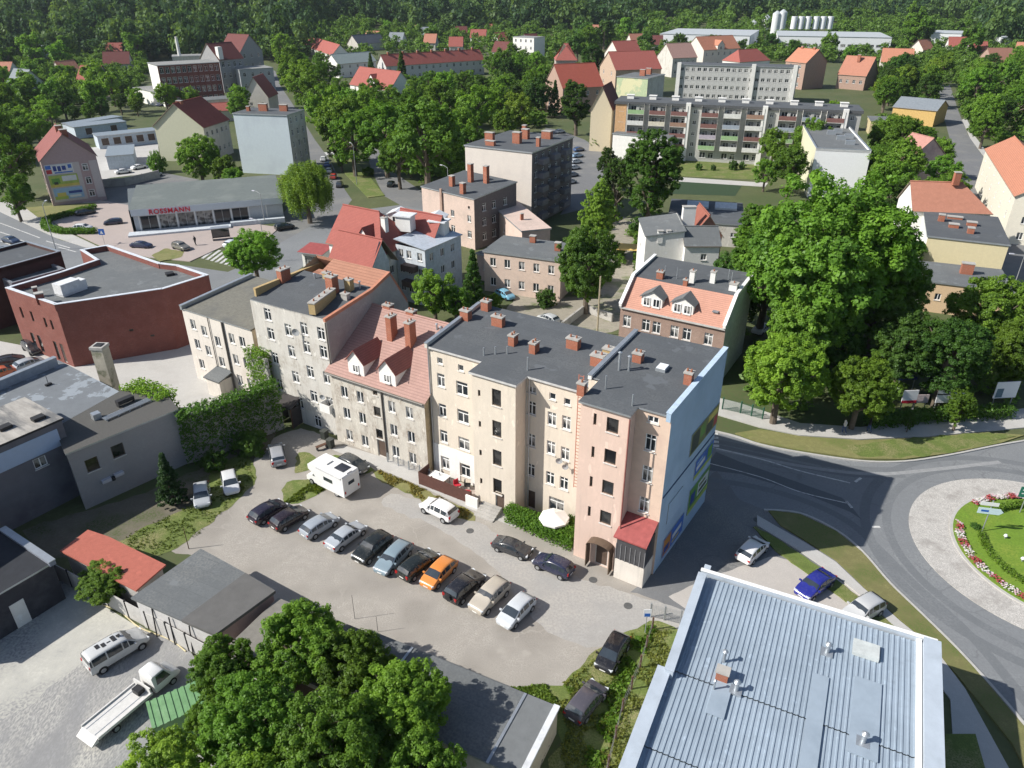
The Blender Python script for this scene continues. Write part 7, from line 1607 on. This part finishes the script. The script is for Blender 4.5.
# cars farther off
SG = 'cars on the streets and car parks beyond the houses'
for kind, col, r_, f_, lab in (
  ('hatch', (.45, .47, .48), (556, 321), (541, 315), 'silver hatchback in the rear yard behind the black flat roof'), ('hatch', (.16, .38, .52), (498, 291), (512, 297), 'light blue car in the rear yard by the rose plastered house'),
  ('sedan', (.015, .02, .06), (132, 244), (150, 245), 'dark blue car parked on the plaza left of the grass island'), ('suv', (.16, .155, .14), (172, 244), (190, 249), 'grey brown off-roader parked on the plaza by the zebra crossing'),
  ('suv', (.01, .014, .014), (276, 228), (293, 225), 'black off-roader driving past the drugstore'), ('estate', (.012, .012, .015), (75, 214), (95, 210), 'black car parked beside the curved hedge'),
  ('hatch', (.03, .035, .07), (118, 221), (108, 222), 'small dark blue car on the drugstore forecourt'), ('sedan', (.03, .05, .10), (1, 237), (20, 242), 'dark blue car driving on the street at the left edge'),
  ('hatch', WHT, (75, 227), (90, 227), 'white car half hidden by the curved hedge'), ('hatch', (.62, .66, .70), (225, 246), (238, 240), 'pale car beside the round tree at the crossing'),
  ('hatch', (.010, .014, .012), (388, 187), (394, 180), 'black car turning at the avenue junction'), ('sedan', WHT, (116, 172), (130, 170), 'white car parked behind the drugstore, left one'), ('sedan', WHT, (131, 168), (146, 165), 'white car parked by the garage wall, right one'),
  ('hatch', (.3, .42, .5), (134, 180), (148, 175), 'blue grey car parked behind the drugstore roof edge'), ('hatch', (.5, .52, .54), (150, 176), (161, 172), 'silver car parked beside the small bushy tree'),
  ('hatch', (.70, .71, .72), (322, 161), (325, 156), 'white car first in the queue on the avenue'), ('hatch', (.09, .14, .32), (326, 167), (329, 161), 'blue car second in the queue on the avenue'), ('hatch', (.5, .52, .54), (328, 173), (331, 167), 'silver car third in the queue on the avenue'), ('hatch', (.42, .04, .03), (332, 179), (335, 173), 'red car fourth in the queue on the avenue'), ('hatch', (.05, .05, .06), (338, 187), (341, 181), 'dark car last in the queue on the avenue'),
  ('hatch', (.015, .02, .07), (944, 150), (942, 144), 'dark blue car in the shade on the right hand street'), ('sedan', (.7, .71, .72), (757, 331), (768, 324), 'white car half hidden between the mansard house and the trees'),
  ('hatch', (.03, .03, .035), (0, 362), (18, 358), 'black car on the brick building forecourt at the left edge'), ('hatch', (.34, .37, .4), (20, 366), (38, 360), 'dark glassed silver car on the brick building forecourt'), ('hatch', (.5, .12, .05), (-6, 374), (10, 369), 'orange red car cut by the left edge of the frame'), ('suv', (.03, .03, .035), (28, 344), (36, 350), 'black car beside the brick building wall'),
  ('hatch', (.05, .06, .12), (154, 106), (166, 103), 'dark car by the white shed left of the mill')):
    car(kind, col, r_, f_, lab, SG, full=False)
for i, (x, y, col, lab) in enumerate(((579, 149, (.05, .09, .2), 'dark blue car at the far end of the row by the dark tenement'), (577.5, 155, (.2, .3, .42), 'blue car second from the far end of the tenement row'), (576, 161, (.5, .53, .56), 'pale silver car in the middle of the tenement row'), (574, 167, (.45, .48, .52), 'silver car fourth in the tenement row'), (572, 174, (.2, .22, .26), 'grey car fifth in the tenement row'), (570, 181, (.4, .42, .46), 'pale grey car at the near end of the tenement row'), (560, 131, (.6, .62, .64), 'silver car driving on the street behind the tenement'))):
    car('hatch', col, (x-7, y+1.0), (x+7, y-1.0), lab, 'cars in the row beside the dark tenement', full=False)
# ------------------------------------------------------------------ street furniture, fences, people
def lamp(px, py, h, label, ang=0., arm=1.6):
    g = G(px, py); t = thing('street_lamp', label, 'street lamp', (g.x, g.y, 0), ang, 'street lamps')
    mb = MB(); mb.tube((0, 0, 0), (0, 0, h), .09, .055, 8); part('pole', mb, [STEELP()], t)
    mb = MB(); mb.tube((0, 0, h-.02), (arm*.5, 0, h+.3), .045, n=6); mb.tube((arm*.5, 0, h+.3), (arm, 0, h+.35), .045, n=6); part('arm', mb, [STEELP()], t)
    mb = MB(); mb.box(arm-.15, -.14, h+.29, arm+.5, .14, h+.42); part('lamp_head', mb, [mat('lamp_pale', (.5, .5, .55), rough=.4)], t)
lamp(267, 262, 7., 'street lamp leaning over the round tree at the zebra crossing', R(160))
lamp(265, 224, 6., 'street lamp in front of the drugstore ramp', R(150))
lamp(357, 185, 9., 'tall lamp post on the green strip of the avenue', R(120)); lamp(449, 206, 8, 'lamp post against the pink tenement', R(140))
lamp(1010, 298, 6.5, 'lamp post beside the beige annex at the right edge', R(170))
lamp(56, 250, 8., 'thin lamp post on the pavement behind the brown wall', R(100))
def pole(px, py, h, name, label, r=.07, m=None, cat='pole', grp=None):
    g = G(px, py); t = thing(name, label, cat, (g.x, g.y, 0), 0, grp)
    mb = MB(); mb.tube((0, 0, 0), (0, 0, h), r, r*.7, 8); part('shaft', mb, [m or STEELP()], t)
    return t
t = pole(597, 336, 8.5, 'wooden_pole', 'bare wooden pole standing on a concrete foot behind the black roof', .14, mat('pole_wood', (.33, .28, .2), var=.2))
mb = MB(); mb.box(-.6, -.4, 0, .6, .4, .5); part('foot', mb, [CONC()], t)
pole(355, 619, 2.4, 'thin_post', 'thin iron post at the top edge of the garage row, left one', .02, DARK(), 'post', 'thin posts by the garages'); pole(378, 632, 1.6, 'thin_post', 'short iron post at the joint of two garage roofs', .02, DARK(), 'post', 'thin posts by the garages')
pole(189, 549, 2.2, 'thin_post', 'thin wooden post at the corner of the grey shed by the weeds', .04, WOODD(), 'post', 'thin posts by the garages')
def sign(px, py, h, name, label, w, hh, m, ang=0., back=None, two=False):
    t = pole(px, py, h, name, label, .035, None, 'sign'); t.rotation_euler = (0, 0, ang)
    mb = MB(); mb.box(-w/2, -.06, h-hh, w/2, -.03, h, 0); part('sign_panel', mb, [m], t); return t
BLUE_S = mat('sign_blue', (.03, .12, .42), rough=.4, var=.03); WHITE_S = mat('sign_white', (.72, .73, .75), rough=.4, var=.03); RED_S = mat('sign_redpanel', (.5, .03, .05), rough=.4, var=.03)
t = sign(645, 633, 2.4, 'road_sign', 'white and blue sign on a post at the top of the grass strip', .55, .75, WHITE_S)
mb = MB(); mb.box(-.2, -.07, 1.72, .2, -.062, 2.02); part('sign_field', mb, [BLUE_S], t)
t = sign(105, 245, 3., 'road_sign', 'square blue sign by the curved hedge on the plaza', 1.1, 1.1, BLUE_S)
mb = MB(); mb.face([(-.3, -.064, 2.1), (.3, -.064, 2.1), (0, -.064, 2.7)]); part('sign_field', mb, [WHITE_S], t)
t = thing('direction_sign', 'blue and white direction signs on a post on the roundabout lawn', 'sign', (*G(982, 531, .2)[:2], .2), R(-12))
mb = MB(); mb.tube((0, 0, 0), (0, 0, 3.3), .05, n=8); part('post', mb, [METAL()], t)
mb = MB(); P_ = [(-.95, 1.9), (.75, 1.9), (1.05, 2.2), (.75, 2.5), (-.95, 2.5)]
mb.face([(x, -.08, z) for x, z in P_]); mb.face([(x, -.05, z) for x, z in P_][::-1]); [mb.face([(P_[i][0], -.05, P_[i][1]), (P_[(i+1) % 5][0], -.05, P_[(i+1) % 5][1]), (P_[(i+1) % 5][0], -.08, P_[(i+1) % 5][1]), (P_[i][0], -.08, P_[i][1])]) for i in range(5)]
part('sign_panel', mb, [mat('sign_paleblue', (.55, .68, .74), rough=.35, var=.03)], t)
mb = MB(); mb.box(-.9, -.08, 2.75, .5, -.05, 3.1); part('sign_panel', mb, [WHITE_S], t)
mb = MB(); mb.box(-.7, -.086, 2.1, -.1, -.081, 2.3); part('arrow_mark', mb, [BLUE_S], t)
t = thing('direction_sign', 'green direction sign at the right edge of the roundabout lawn', 'sign', (*G(1019, 514)[:2], .2), R(-10))
mb = MB(); mb.tube((-.0, 0, 0), (0, 0, 2.8), .05, n=8); mb.tube((1.4, 0, 0), (1.4, 0, 2.8), .05, n=8); part('post', mb, [METAL()], t)
mb = MB(); mb.box(-.7, -.09, 1.7, 2.2, -.055, 2.8); part('sign_panel', mb, [mat('sign_green', (.03, .16, .12), rough=.4, var=.03)], t)
mb = MB(); mb.box(-.5, -.096, 2.4, 1.4, -.091, 2.5); mb.box(-.5, -.096, 2.05, 1., -.091, 2.15); part('sign_field', mb, [WHITE_S], t)
# low clipped hedges and small lights on the island
mb = MB()
for i in range(26):
    a = R(100+i*3.1); r = 6.1; mb.tube((IC[0]+r*math.cos(a), IC[1]+r*math.sin(a), .2), (IC[0]+r*math.cos(a), IC[1]+r*math.sin(a), .55), .3, .2, 6)
def hedge(name, pts, w, h, label, leaf, size=.07, dens=260, z0=0.):
    rg = np.random.default_rng(len(pts)*7+int(h*100)); P = [Vector(p) for p in pts]; X = []
    for a, b in zip(P[:-1], P[1:]):
        L = (b-a).length; k = int(L*dens*max(w, .3)); d = (b-a).normalized(); nn = Vector((-d.y, d.x))
        for _ in range(k):
            u, v, z = rg.uniform(0, 1), rg.uniform(-.5, .5)*w, h*rg.uniform(0, 1)**.6
            p = a.lerp(b, u)+nn*v; X.append((p.x, p.y, z0+z))
    X = np.array(X); c = X.mean(0)*np.array([1, 1, 0]); V = leaf_cloud(rg, X-c, np.full(len(X), size*1.4), 3, size, up=.5)
    V[:, 2] = np.maximum(V[:, 2], z0+.01)
    t = thing(name, label, 'hedge', (c[0], c[1], 0)); obj('foliage', quad_mesh('foliage', V, leaf), t)
    mb = MB()
    for a, b in zip(P[:-1], P[1:]):
        n_ = max(1, int((b-a).length/.6))
        for i in range(n_):
            p = a.lerp(b, (i+.5)/n_); mb.tube((p.x-c[0], p.y-c[1], z0-.02), (p.x-c[0], p.y-c[1], z0+h*.8), .03, n=5, cap=False)
    part('stems', mb, [BARK()], t)
    if name.startswith('ivy'):
        mb = MB()
        for a, b in zip(P[:-1], P[1:]): mb.bar((a.x-c[0], a.y-c[1]), (b.x-c[0], b.y-c[1]), .3, 0, h*.9)
        part('wall', mb, [CONC()], t)
    return t
hedge('clipped_hedge', [(IC[0]+6.45*math.cos(R(a)), IC[1]+6.45*math.sin(R(a))) for a in range(152, 216, 6)], .45, .5, 'low clipped hedge ring on the left side of the roundabout lawn', LEAF_B(), .06, z0=.2)
hedge('clipped_hedge', [(IC[0]+6.6*math.cos(R(a)), IC[1]+6.6*math.sin(R(a))) for a in range(72, 124, 6)], .7, .6, 'low clipped hedge on the upper side of the roundabout lawn', LEAF(), .06, z0=.2)
tree_world(*G(975, 529)[:2], .5, 'small round bush beside the direction sign on the lawn', 'bush', 'mid', LEAF_D())
for i, (x, y) in enumerate(((1004, 540), (1021, 563))):
    g = G(x, y); t = thing('lawn_light', ['small white lawn light in the middle of the roundabout lawn', 'flat white lawn light at the right edge of the roundabout lawn'][i], 'light', (g.x, g.y, .2)); mb = MB(); mb.tube((0, 0, 0), (0, 0, .25), .06, n=8); part('post', mb, [METAL()], t)
    mb = MB(); mb.tube((0, 0, .25), (0, 0, .4), .16, .1, 10); part('lamp_head', mb, [WHITE_S], t)
# hedges
hedge('garden_hedge', gl([(507, 520), (530, 530), (552, 540), (574, 549)]), 1.3, 1.75, 'green hedge in front of the white parasol at the house wall', LEAF(), .07, 620)
hedge('garden_hedge', gl([(574, 549), (578, 540), (574, 528)]), 1.2, 1.6, 'short end of the green hedge turning to the pink house', LEAF(), .07, 560)
hedge('plaza_hedge', gl([(96, 209), (70, 216), (48, 222), (46, 230), (62, 234), (96, 234)]), 1.6, 1.1, 'curved clipped hedge wrapping the parked black car on the plaza', LEAF(), .12, 120)
hedge('billboard_hedge', gl([(865, 428), (920, 422), (1010, 417)]), 1.6, 1.5, 'dark hedge running under the white billboards', LEAF_D(), .1, 150)
hedge('ivy_wall', gl([(187, 463), (210, 457), (240, 446), (264, 436), (284, 428)]), 1.9, 6.0, 'dark ivy covered wall between the grey annex and the grey tenement', LEAF_M(), .11, 300)
hedge('ivy_mound', [tuple(G(x, y, 6)[:2]) for x, y in ((130, 386), (150, 392), (168, 399))], 2.4, 6.7, 'sunlit ivy spilling over the far end of the annex roof', LEAF_B(), .11, 330)
hedge('ivy_column', [rowpt(-1.2, -.6), rowpt(1.9, -.7)], 1.3, 8.0, 'tall ivy climbing the corner of the grey tenement', LEAF(), .1, 420)
# parasol, terrace
g = G(545, 538); t = thing('parasol', 'big white parasol behind the green hedge', 'parasol', (g.x+.75, g.y+.35, 0))
mb = MB(); mb.tube((0, 0, 0), (0, 0, 2.4), .04, n=8); part('pole', mb, [FRAME()], t)
mb = MB(); n = 8
for i in range(n):
    a, c = 2*math.pi*i/n, 2*math.pi*(i+1)/n; A = (1.3*math.cos(a), 1.3*math.sin(a), 1.95); B_ = (1.3*math.cos(c), 1.3*math.sin(c), 1.95)
    mb.face([A, B_, (0, 0, 2.5)]); mb.face([B_, A, (0, 0, 2.46)]); mb.face([(A[0], A[1], 1.78), (B_[0], B_[1], 1.78), B_, A])
part('canopy', mb, [mat('canvas_white', (.74, .73, .70), var=.03)], t)
t0 = rowpt(22.9, -3.6); t1 = rowpt(28.8, -3.75)
t = thing('terrace_fence', 'brown slatted fence around the terrace of the beige house', 'fence', (*rowpt(22.75, -2.35), 0), R(-31.5))
mb = MB()
for i in range(53): mb.box(i*.112, 0, .1, i*.112+.1, .03, 1.45)
for i in range(15): mb.box(-.02, .05+i*.112, .1, .01, .15+i*.112, 1.45)
mb.box(0, .03, .4, 6., .07, .5); mb.box(0, .03, 1.2, 6., .07, 1.3); part('slats', mb, [mat('fence_brown', (.115, .055, .045), var=.15, scale=3)], t)
for i in range(5): mb = MB(); mb.box(i*1.48, .03, 0, i*1.48+.1, .13, 1.5); part('post', mb, [WOODD()], t)
mb = MB(); mb.face([(0, .1, .03), (5.8, .1, .03), (5.8, 2.4, .03), (0, 2.4, .03)]); o = struct('terrace_floor', mb, [mat('terrace_tiles', (.35, .30, .27), var=.15, scale=3)]); o.location = t.location; o.rotation_euler = t.rotation_euler
def rw(u, v, z=0): return (*rowpt(u, v), z)
t = thing('garden_table', 'white four panel table top on the brown fenced terrace', 'table', rw(24.2, -1.25), R(-31.5)); mb = MB()
for i in range(2):
    for j in range(2): mb.box(-.95+i*.97, -.75+j*.77, .74, -.02+i*.97, -.02+j*.77, .79)
part('table_top', mb, [FRAME()], t); mb = MB(); [mb.box(x, y, 0, x+.06, y+.06, .74) for x in (-.9, .84) for y in (-.7, .64)]; part('legs', mb, [STEELP()], t)['kind'] = 'stuff'
CH = 'chairs on the terrace'
for (u, v, m, lab) in ((26.3, -1.0, RED_S, 'red cushioned chair in the middle of the terrace'), (27.8, -1.5, RED_S, 'red cushioned chair at the right end of the terrace'), (25.6, -1.7, DARK(), 'dark chair beside the white terrace table'), (27.1, -.5, DARK(), 'dark chair near the house wall on the terrace')):
    t = thing('garden_chair', lab, 'chair', rw(u, v, .03), rt.uniform(0, 6), CH); mb = MB(); mb.box(-.27, -.27, .4, .27, .27, .5); part('seat', mb, [m], t)
    mb = MB(); mb.box(-.27, .22, .5, .27, .3, .95); part('backrest', mb, [m], t)
    for x in (-.24, .2):
        for y in (-.24, .2): mb = MB(); mb.box(x, y, 0, x+.04, y+.04, .4); part('leg', mb, [STEELP()], t)
t = thing('tiled_screen_wall', 'low white lattice wall and steps screen at the right end of the terrace', 'wall', rw(28.9, -2.5), R(-31.5)); mb = MB(); mb.box(-.6, -.1, 0, .7, .1, 1.1); part('panel', mb, [PL_WHITE()], t)
# fences, walls
def fence_line(name, pts, h, label, post_m, panel_m, step=2.2, slat=None, wall=.06):
    P = [Vector(p) for p in pts]; o_ = P[0]; t = thing(name, label, 'fence', (o_.x, o_.y, 0)); mb = MB(); pb = []
    for a, b in zip(P[:-1], P[1:]):
        n_ = max(1, round((b-a).length/step))
        for i in range(n_): pb.append(a.lerp(b, i/n_)-o_)
        if slat is None: mb.bar(a-o_, b-o_, wall, .05, h)
        else:
            z = .1
            while z < h: mb.bar(a-o_, b-o_, .015, z, z+slat[0]); z += slat[1]
            L = (b-a).length; k = int(L/slat[1])
            if len(slat) > 2:
                for i in range(k): p = a.lerp(b, i/k)-o_; mb.tube((p.x, p.y, .05), (p.x, p.y, h), .008, n=4, cap=False)
    pb.append(P[-1]-o_)
    part('panel', mb, [panel_m], t)
    for p in pb: m_ = MB(); m_.box(p.x-.06, p.y-.06, 0, p.x+.06, p.y+.06, h+.12); part('post', m_, [post_m], t)
    return t
fence_line('panel_wall', gl([(56, 578), (90, 596), (130, 618), (170, 640), (210, 662)]), 1.7, 'whitewashed concrete panel fence with dark posts below the grey shed', DARK(), mat('panel_white', (.50, .49, .47), var=.1, col2=(.34, .33, .32), s2=.6, fine=.08), 1.9)
fence_line('wire_fence', gl([(652, 630), (640, 668), (622, 712), (600, 800)]), 1.15, 'rusty wire mesh fence through the grass strip', mat('post_rust', (.12, .07, .05)), mat('wire_grey', (.2, .2, .2)), 2.4, (.01, .5, 1))
fence_line('mesh_fence', gl([(650, 617), (664, 620), (680, 624)]), 1.3, 'short pale mesh gate fence beside the white and blue sign', STEELP(), STEELP(), 1.2, (.02, .12, 1))
fence_line('green_fence', gl([(722, 410), (740, 414), (762, 420)]), 1.5, 'short green mesh fence behind the pavement by the street trees', mat('fence_green', (.04, .12, .08)), mat('fence_green', (.04, .12, .08)), 1.5, (.02, .1, 1))
fence_line('railing', gl([(388, 462), (420, 474), (440, 482)]), .95, 'grey railing and low wall along the steps of the tiled house', METAL(), mat('rail_grey', (.42, .43, .44)), 1.4, (.03, .16))
fence_line('low_wall', gl([(96, 188), (126, 186), (160, 178)]), 1.9, 'long low grey wall behind the parked white cars', CONC(), CONC(), 4., None, .25)
fence_line('court_wall', gl([(562, 330), (585, 312), (612, 322)]), 1.2, 'low pale wall edging the flat roof behind the black roofs', CONC(), CONC(), 3., None, .3)
# conduit hose at the panel fence
mb = MB(); pts = smoothline(gl([(86, 594), (100, 604), (120, 612), (140, 628), (170, 640), (186, 652)]), 5)
for a, b in zip(pts[:-1], pts[1:]): mb.tube((*a, .05), (*b, .05), .05, n=6, cap=False)
tag(obj('yellow_hose', mb.mesh('yellow_hose', [mat('hose_cream', (.55, .48, .30))])), 'pale yellow hose lying along the foot of the panel fence', 'hose')
# green container bottom left
g = G(172, 700, 2.2); t = thing('green_container', 'green ribbed metal container half hidden by the grove', 'container', (g.x+.4, g.y-.2, 0), R(33))
GC_ = mat('container_green', (.15, .29, .14), rough=.55, var=.15, col2=(.22, .36, .2), s2=.8)
mb = MB(); mb.box(-1.6, -1.1, .1, 1.6, 1.1, 2.1, 0)
part('body', mb, [GC_], t); mb = MB()
for i in range(8): mb.box(-1.65+i*.41, -1.14, 2.1, -1.45+i*.41, 1.14, 2.2)
mb.box(-1.66, -1.13, 2.1, 1.66, 1.13, 2.15); part('roof', mb, [GC_], t); mb = MB()
for i in range(6): mb.box(-1.64, -1.0+i*.36, .2, -1.6, -.82+i*.36, 2.0)
part('door', mb, [GC_], t)
# ladders and rods leaning on the panel fence
for i, (x, y, a, lab) in enumerate(((160, 634, .4, 'dark iron rod leaning on the panel fence, left one'), (178, 642, .2, 'dark plank leaning on the panel fence, middle one'), (196, 652, .5, 'dark iron rod leaning on the panel fence, right one'))):
    g = G(x, y); mb = MB(); mb.tube((0, 0, 0), (.3*a, .5*a, 2.6), .05, n=5); o = obj('leaning_rod', mb.mesh('leaning_rod', [DARK()]), None, (g.x-.1, g.y-.25, 0)); tag(o, lab, 'rod', 'rods leaning on the fence')
# billboards under the park trees
BB = 'billboards along the hedge'
for (x, y, w, h, z, m, a, lab, st) in ((905, 412, 1.7, 1.6, 1.2, WHITE_S, 4, 'white billboard with red base under the dark trees', 'r'), (918, 410, 1.5, 1.0, 1.0, mat('board_rose', (.5, .42, .42)), 2, 'small rose tinted billboard beside the red based one', ''), (939, 410, 1.6, 2.2, 1.0, WHITE_S, 3, 'tall white billboard made of two panels in the hedge row', 'd'), (952, 411, 1.3, 1.4, 1., WHITE_S, 2, 'white billboard half hidden by the young tree', ''), (999, 409, 2.7, 2.0, 1.5, WHITE_S, 6, 'largest white billboard at the end of the hedge', 'b'), (902, 398, 2.2, 1.6, 2.4, mat('board_navy', (.02, .03, .10)), 5, 'dark blue signboard above the white billboards', 'w')):
    g = G(x, y); t = thing('billboard', lab, 'billboard', (g.x, g.y, 0), R(a), BB)
    for s in (-1, 1): mb = MB(); mb.box(s*w*.4-.04, -.04, 0, s*w*.4+.04, .04, z+h); part('post', mb, [STEELP()], t)
    mb = MB(); mb.box(-w/2, -.12, z, w/2, -.045, z+h); part('board', mb, [m], t)
    mb = MB()
    if st == 'r': mb.box(-w/2, -.13, z, w/2, -.122, z+.35); part('red_band', mb, [RED_S], t)
    elif st == 'd': mb.box(-w/2, -.13, z+h*.45, w/2, -.122, z+h*.52); part('dark_band', mb, [DARK()], t)
    elif st == 'b': mb.box(-w/2+.2, -.13, z+.1, -w/2+1., -.122, z+1.2); part('dark_motif', mb, [mat('motif_slate', (.12, .18, .22))], t)
    elif st == 'w': mb.box(-w*.4, -.13, z+h*.55, w*.4, -.122, z+h*.8); mb.box(-w*.4, -.13, z+h*.2, w*.1, -.122, z+h*.32); part('white_bars', mb, [WHITE_S], t)
# bus shelter and bins
g = G(222, 240); t = thing('bus_shelter', 'small glass bus shelter on the plaza by the crossing', 'bus shelter', (g.x, g.y, .12), R(20)); mb = MB(); mb.box(-1.6, -.7, 2.2, 1.6, .7, 2.32); part('roof', mb, [METAL()], t)
for s in (-1, 1): mb = MB(); mb.box(s*1.5-.04, -.6, 0, s*1.5+.04, .6, 2.2); part('side_panel', mb, [CGLASS], t)
mb = MB(); mb.box(-1.5, .56, .2, 1.5, .6, 2.2); part('back_panel', mb, [CGLASS], t)
for i, (u, v, lab) in enumerate(((9.4, -1.1, 'dark wheelie bin below the grey tenement balcony'), (11.1, -2.0, 'dark bin beside the dark doorway path'))):
    t = thing('rubbish_bin', lab, 'bin', rw(u, v), R(-31), 'rubbish bins'); mb = MB(); mb.box(-.3, -.3, .08, .3, .3, .95); part('body', mb, [mat('bin_dark', (.04, .045, .04), rough=.5)], t); mb = MB(); mb.box(-.33, -.34, .95, .33, .34, 1.04); part('lid', mb, [mat('bin_lid', (.06, .065, .06), rough=.4)], t)
t = thing('concrete_slab', 'pale concrete block beside the panel of the dark garage door', 'slab', (*G(33, 600)[:2], 0), .3); mb = MB(); mb.box(-.7, -.35, 0, .7, .35, .35); part('block', mb, [CONC()], t)
g = G(610, 575); MH = mat('iron_cover', (.10, .10, .10), rough=.6)
for i, (x, y) in enumerate(((593, 580), (470, 531), (757, 520), (628, 606))):
    g = G(x, y); mb = MB(); mb.tube((0, 0, 0), (0, 0, .03), .34, n=14); o = obj('manhole_cover', mb.mesh('manhole_cover', [MH]), None, (g.x, g.y, 0)); tag(o, ['round iron cover in front of the pink house porch', 'round iron cover in the yard below the beige house steps', 'round iron cover in the shade at the footpath corner', 'round pale cover near the corner of the pink house'][i], 'cover', 'iron covers')
# people
def person(px, py, h, shirt, trousers, label, ang=0.):
    g = G(px, py); t = thing('person', label, 'person', (g.x, g.y, .12), ang, 'people on the pavements'); k = h/1.75
    J = [(0, 0, .95), (0, 0, 1.2), (0, 0, 1.45), (0, .02, 1.56), (0, .03, 1.68), (.11, .0, .9), (.12, .12, .5), (.12, .05, .06), (.12, .22, .03), (-.11, 0, .9), (-.12, -.05, .5), (-.12, -.25, .08), (-.12, -.12, .03), (.2, 0, 1.43), (.27, -.06, 1.15), (.27, .06, .92), (-.2, 0, 1.43), (-.27, .08, 1.15), (-.26, .2, .95)]
    E = [(0, 1), (1, 2), (2, 3), (3, 4), (0, 5), (5, 6), (6, 7), (7, 8), (0, 9), (9, 10), (10, 11), (11, 12), (2, 13), (13, 14), (14, 15), (2, 16), (16, 17), (17, 18)]
    rad = [.15, .15, .15, .06, .105, .1, .07, .05, .045, .1, .07, .05, .045, .07, .05, .04, .07, .05, .04]
    me = bpy.data.meshes.new('body'); me.from_pydata([tuple(c*k for c in j) for j in J], E, []); me.update()
    me.materials.append(shirt); 
    o = obj('body', me, t); sk = o.modifiers.new('s', 'SKIN'); sd = o.modifiers.new('d', 'SUBSURF'); sd.levels = sd.render_levels = 1
    for i, r in enumerate(rad): me.skin_vertices[0].data[i].radius = (r*k, r*k*.85)
    me.skin_vertices[0].data[0].use_root = True
    mb = MB(); mb.tube((0, .03*k, 1.70*k), (0, .02*k, 1.80*k), .11*k, .05*k, 10); part('hair', mb, [mat('hair_dark', (.05, .035, .025))], t, smooth=60)
    mb = MB(); mb.tube((.11*k, .0, .92*k), (.12*k, .12*k, .5*k), .115*k, .085*k, 10); mb.tube((.12*k, .12*k, .5*k), (.12*k, .05*k, .1*k), .085*k, .065*k, 10); mb.tube((-.11*k, 0, .92*k), (-.12*k, -.05*k, .5*k), .115*k, .085*k, 10); mb.tube((-.12*k, -.05*k, .5*k), (-.12*k, -.25*k, .12*k), .085*k, .065*k, 10)
    part('trousers', mb, [trousers], t, smooth=60)
cw_ = mat('shirt_white', (.66, .65, .63)); cd = mat('cloth_dark', (.03, .03, .035)); cb = mat('cloth_blue', (.05, .08, .16))
person(196, 246, 1.75, cd, cd, 'person in dark clothes walking on the plaza by the crossing', R(70))
person(843, 434, 1.72, cw_, cb, 'person in a white top walking in the tree shade on the pavement', R(95))
person(868, 433, 1.75, cd, cb, 'person in dark clothes walking right of the white topped one', R(80))
# outdoor bits by the house path
for (x, y, lab) in ((322, 449, 'low dark bench by the wall path of the grey tenement'),):
    g = G(x, y); t = thing('bench', lab, 'bench', (g.x, g.y, 0), R(40)); mb = MB(); mb.box(-.6, -.2, .42, .6, .2, .48); part('seat', mb, [WOODD()], t); mb = MB(); mb.box(-.55, -.18, 0, -.45, .18, .42); mb.box(.45, -.18, 0, .55, .18, .42); part('legs', mb, [DARK()], t)['kind'] = 'stuff'
# ------------------------------------------------------------------ camera, sun and sky
cam = bpy.data.cameras.new('camera'); co = bpy.data.objects.new('camera', cam); COL.objects.link(co)
cam.sensor_width = 36.; cam.lens = FOC/1024*36.; cam.clip_start = .5; cam.clip_end = 9000
co.location = (0, 0, CAMH); co.rotation_euler = (math.pi/2-TH, 0, 0); SC.camera = co
sx, sy = -18.23, -3.606; EL = math.atan2(15.0, math.hypot(sx, sy))
sd = Vector((sx, sy, 0)).normalized()*math.cos(EL)+Vector((0, 0, math.sin(EL)))
su = bpy.data.lights.new('sun', 'SUN'); su.energy = 4.3; su.angle = R(.5); su.color = (1., .955, .88)
so = bpy.data.objects.new('sun', su); COL.objects.link(so); so.location = (-60, -20, 90); so.rotation_euler = sd.to_track_quat('Z', 'Y').to_euler()
w = bpy.data.worlds.new('World'); SC.world = w; w.use_nodes = True; nt = w.node_tree
sky = nt.nodes.new('ShaderNodeTexSky'); sky.sky_type = 'NISHITA'; sky.sun_disc = False; sky.sun_elevation = EL; sky.sun_rotation = math.atan2(sx, sy) % (2*math.pi)
nt.links.new(sky.outputs[0], nt.nodes['Background'].inputs[0]); nt.nodes['Background'].inputs[1].default_value = .075
SC.view_settings.view_transform = 'Standard'; SC.view_settings.look = 'None'; SC.view_settings.exposure = .62; SC.view_settings.gamma = 1.
SC.cycles.max_bounces = 6; SC.cycles.diffuse_bounces = 3; SC.cycles.glossy_bounces = 2; SC.cycles.transmission_bounces = 3; SC.cycles.transparent_max_bounces = 4
SC.cycles.use_denoising = True; SC.cycles.use_adaptive_sampling = True; SC.cycles.adaptive_threshold = .02

# the air: a thin even haze round everything
hz = MB(); hz.box(-2700, -200, -1.5, 2700, 3700, 130); hm = bpy.data.materials.new('haze_air'); hm.use_nodes = True; nt = hm.node_tree
nt.nodes.remove(nt.nodes['Principled BSDF']); pv = nt.nodes.new('ShaderNodeVolumePrincipled'); pv.inputs['Density'].default_value = .00007; pv.inputs['Color'].default_value = (.78, .87, 1., 1); pv.inputs['Anisotropy'].default_value = .3
nt.links.new(pv.outputs[0], nt.nodes['Material Output'].inputs['Volume'])
tag(obj('haze', hz.mesh('haze', [hm])), 'thin bluish summer haze over the far town', 'haze', kind='stuff')
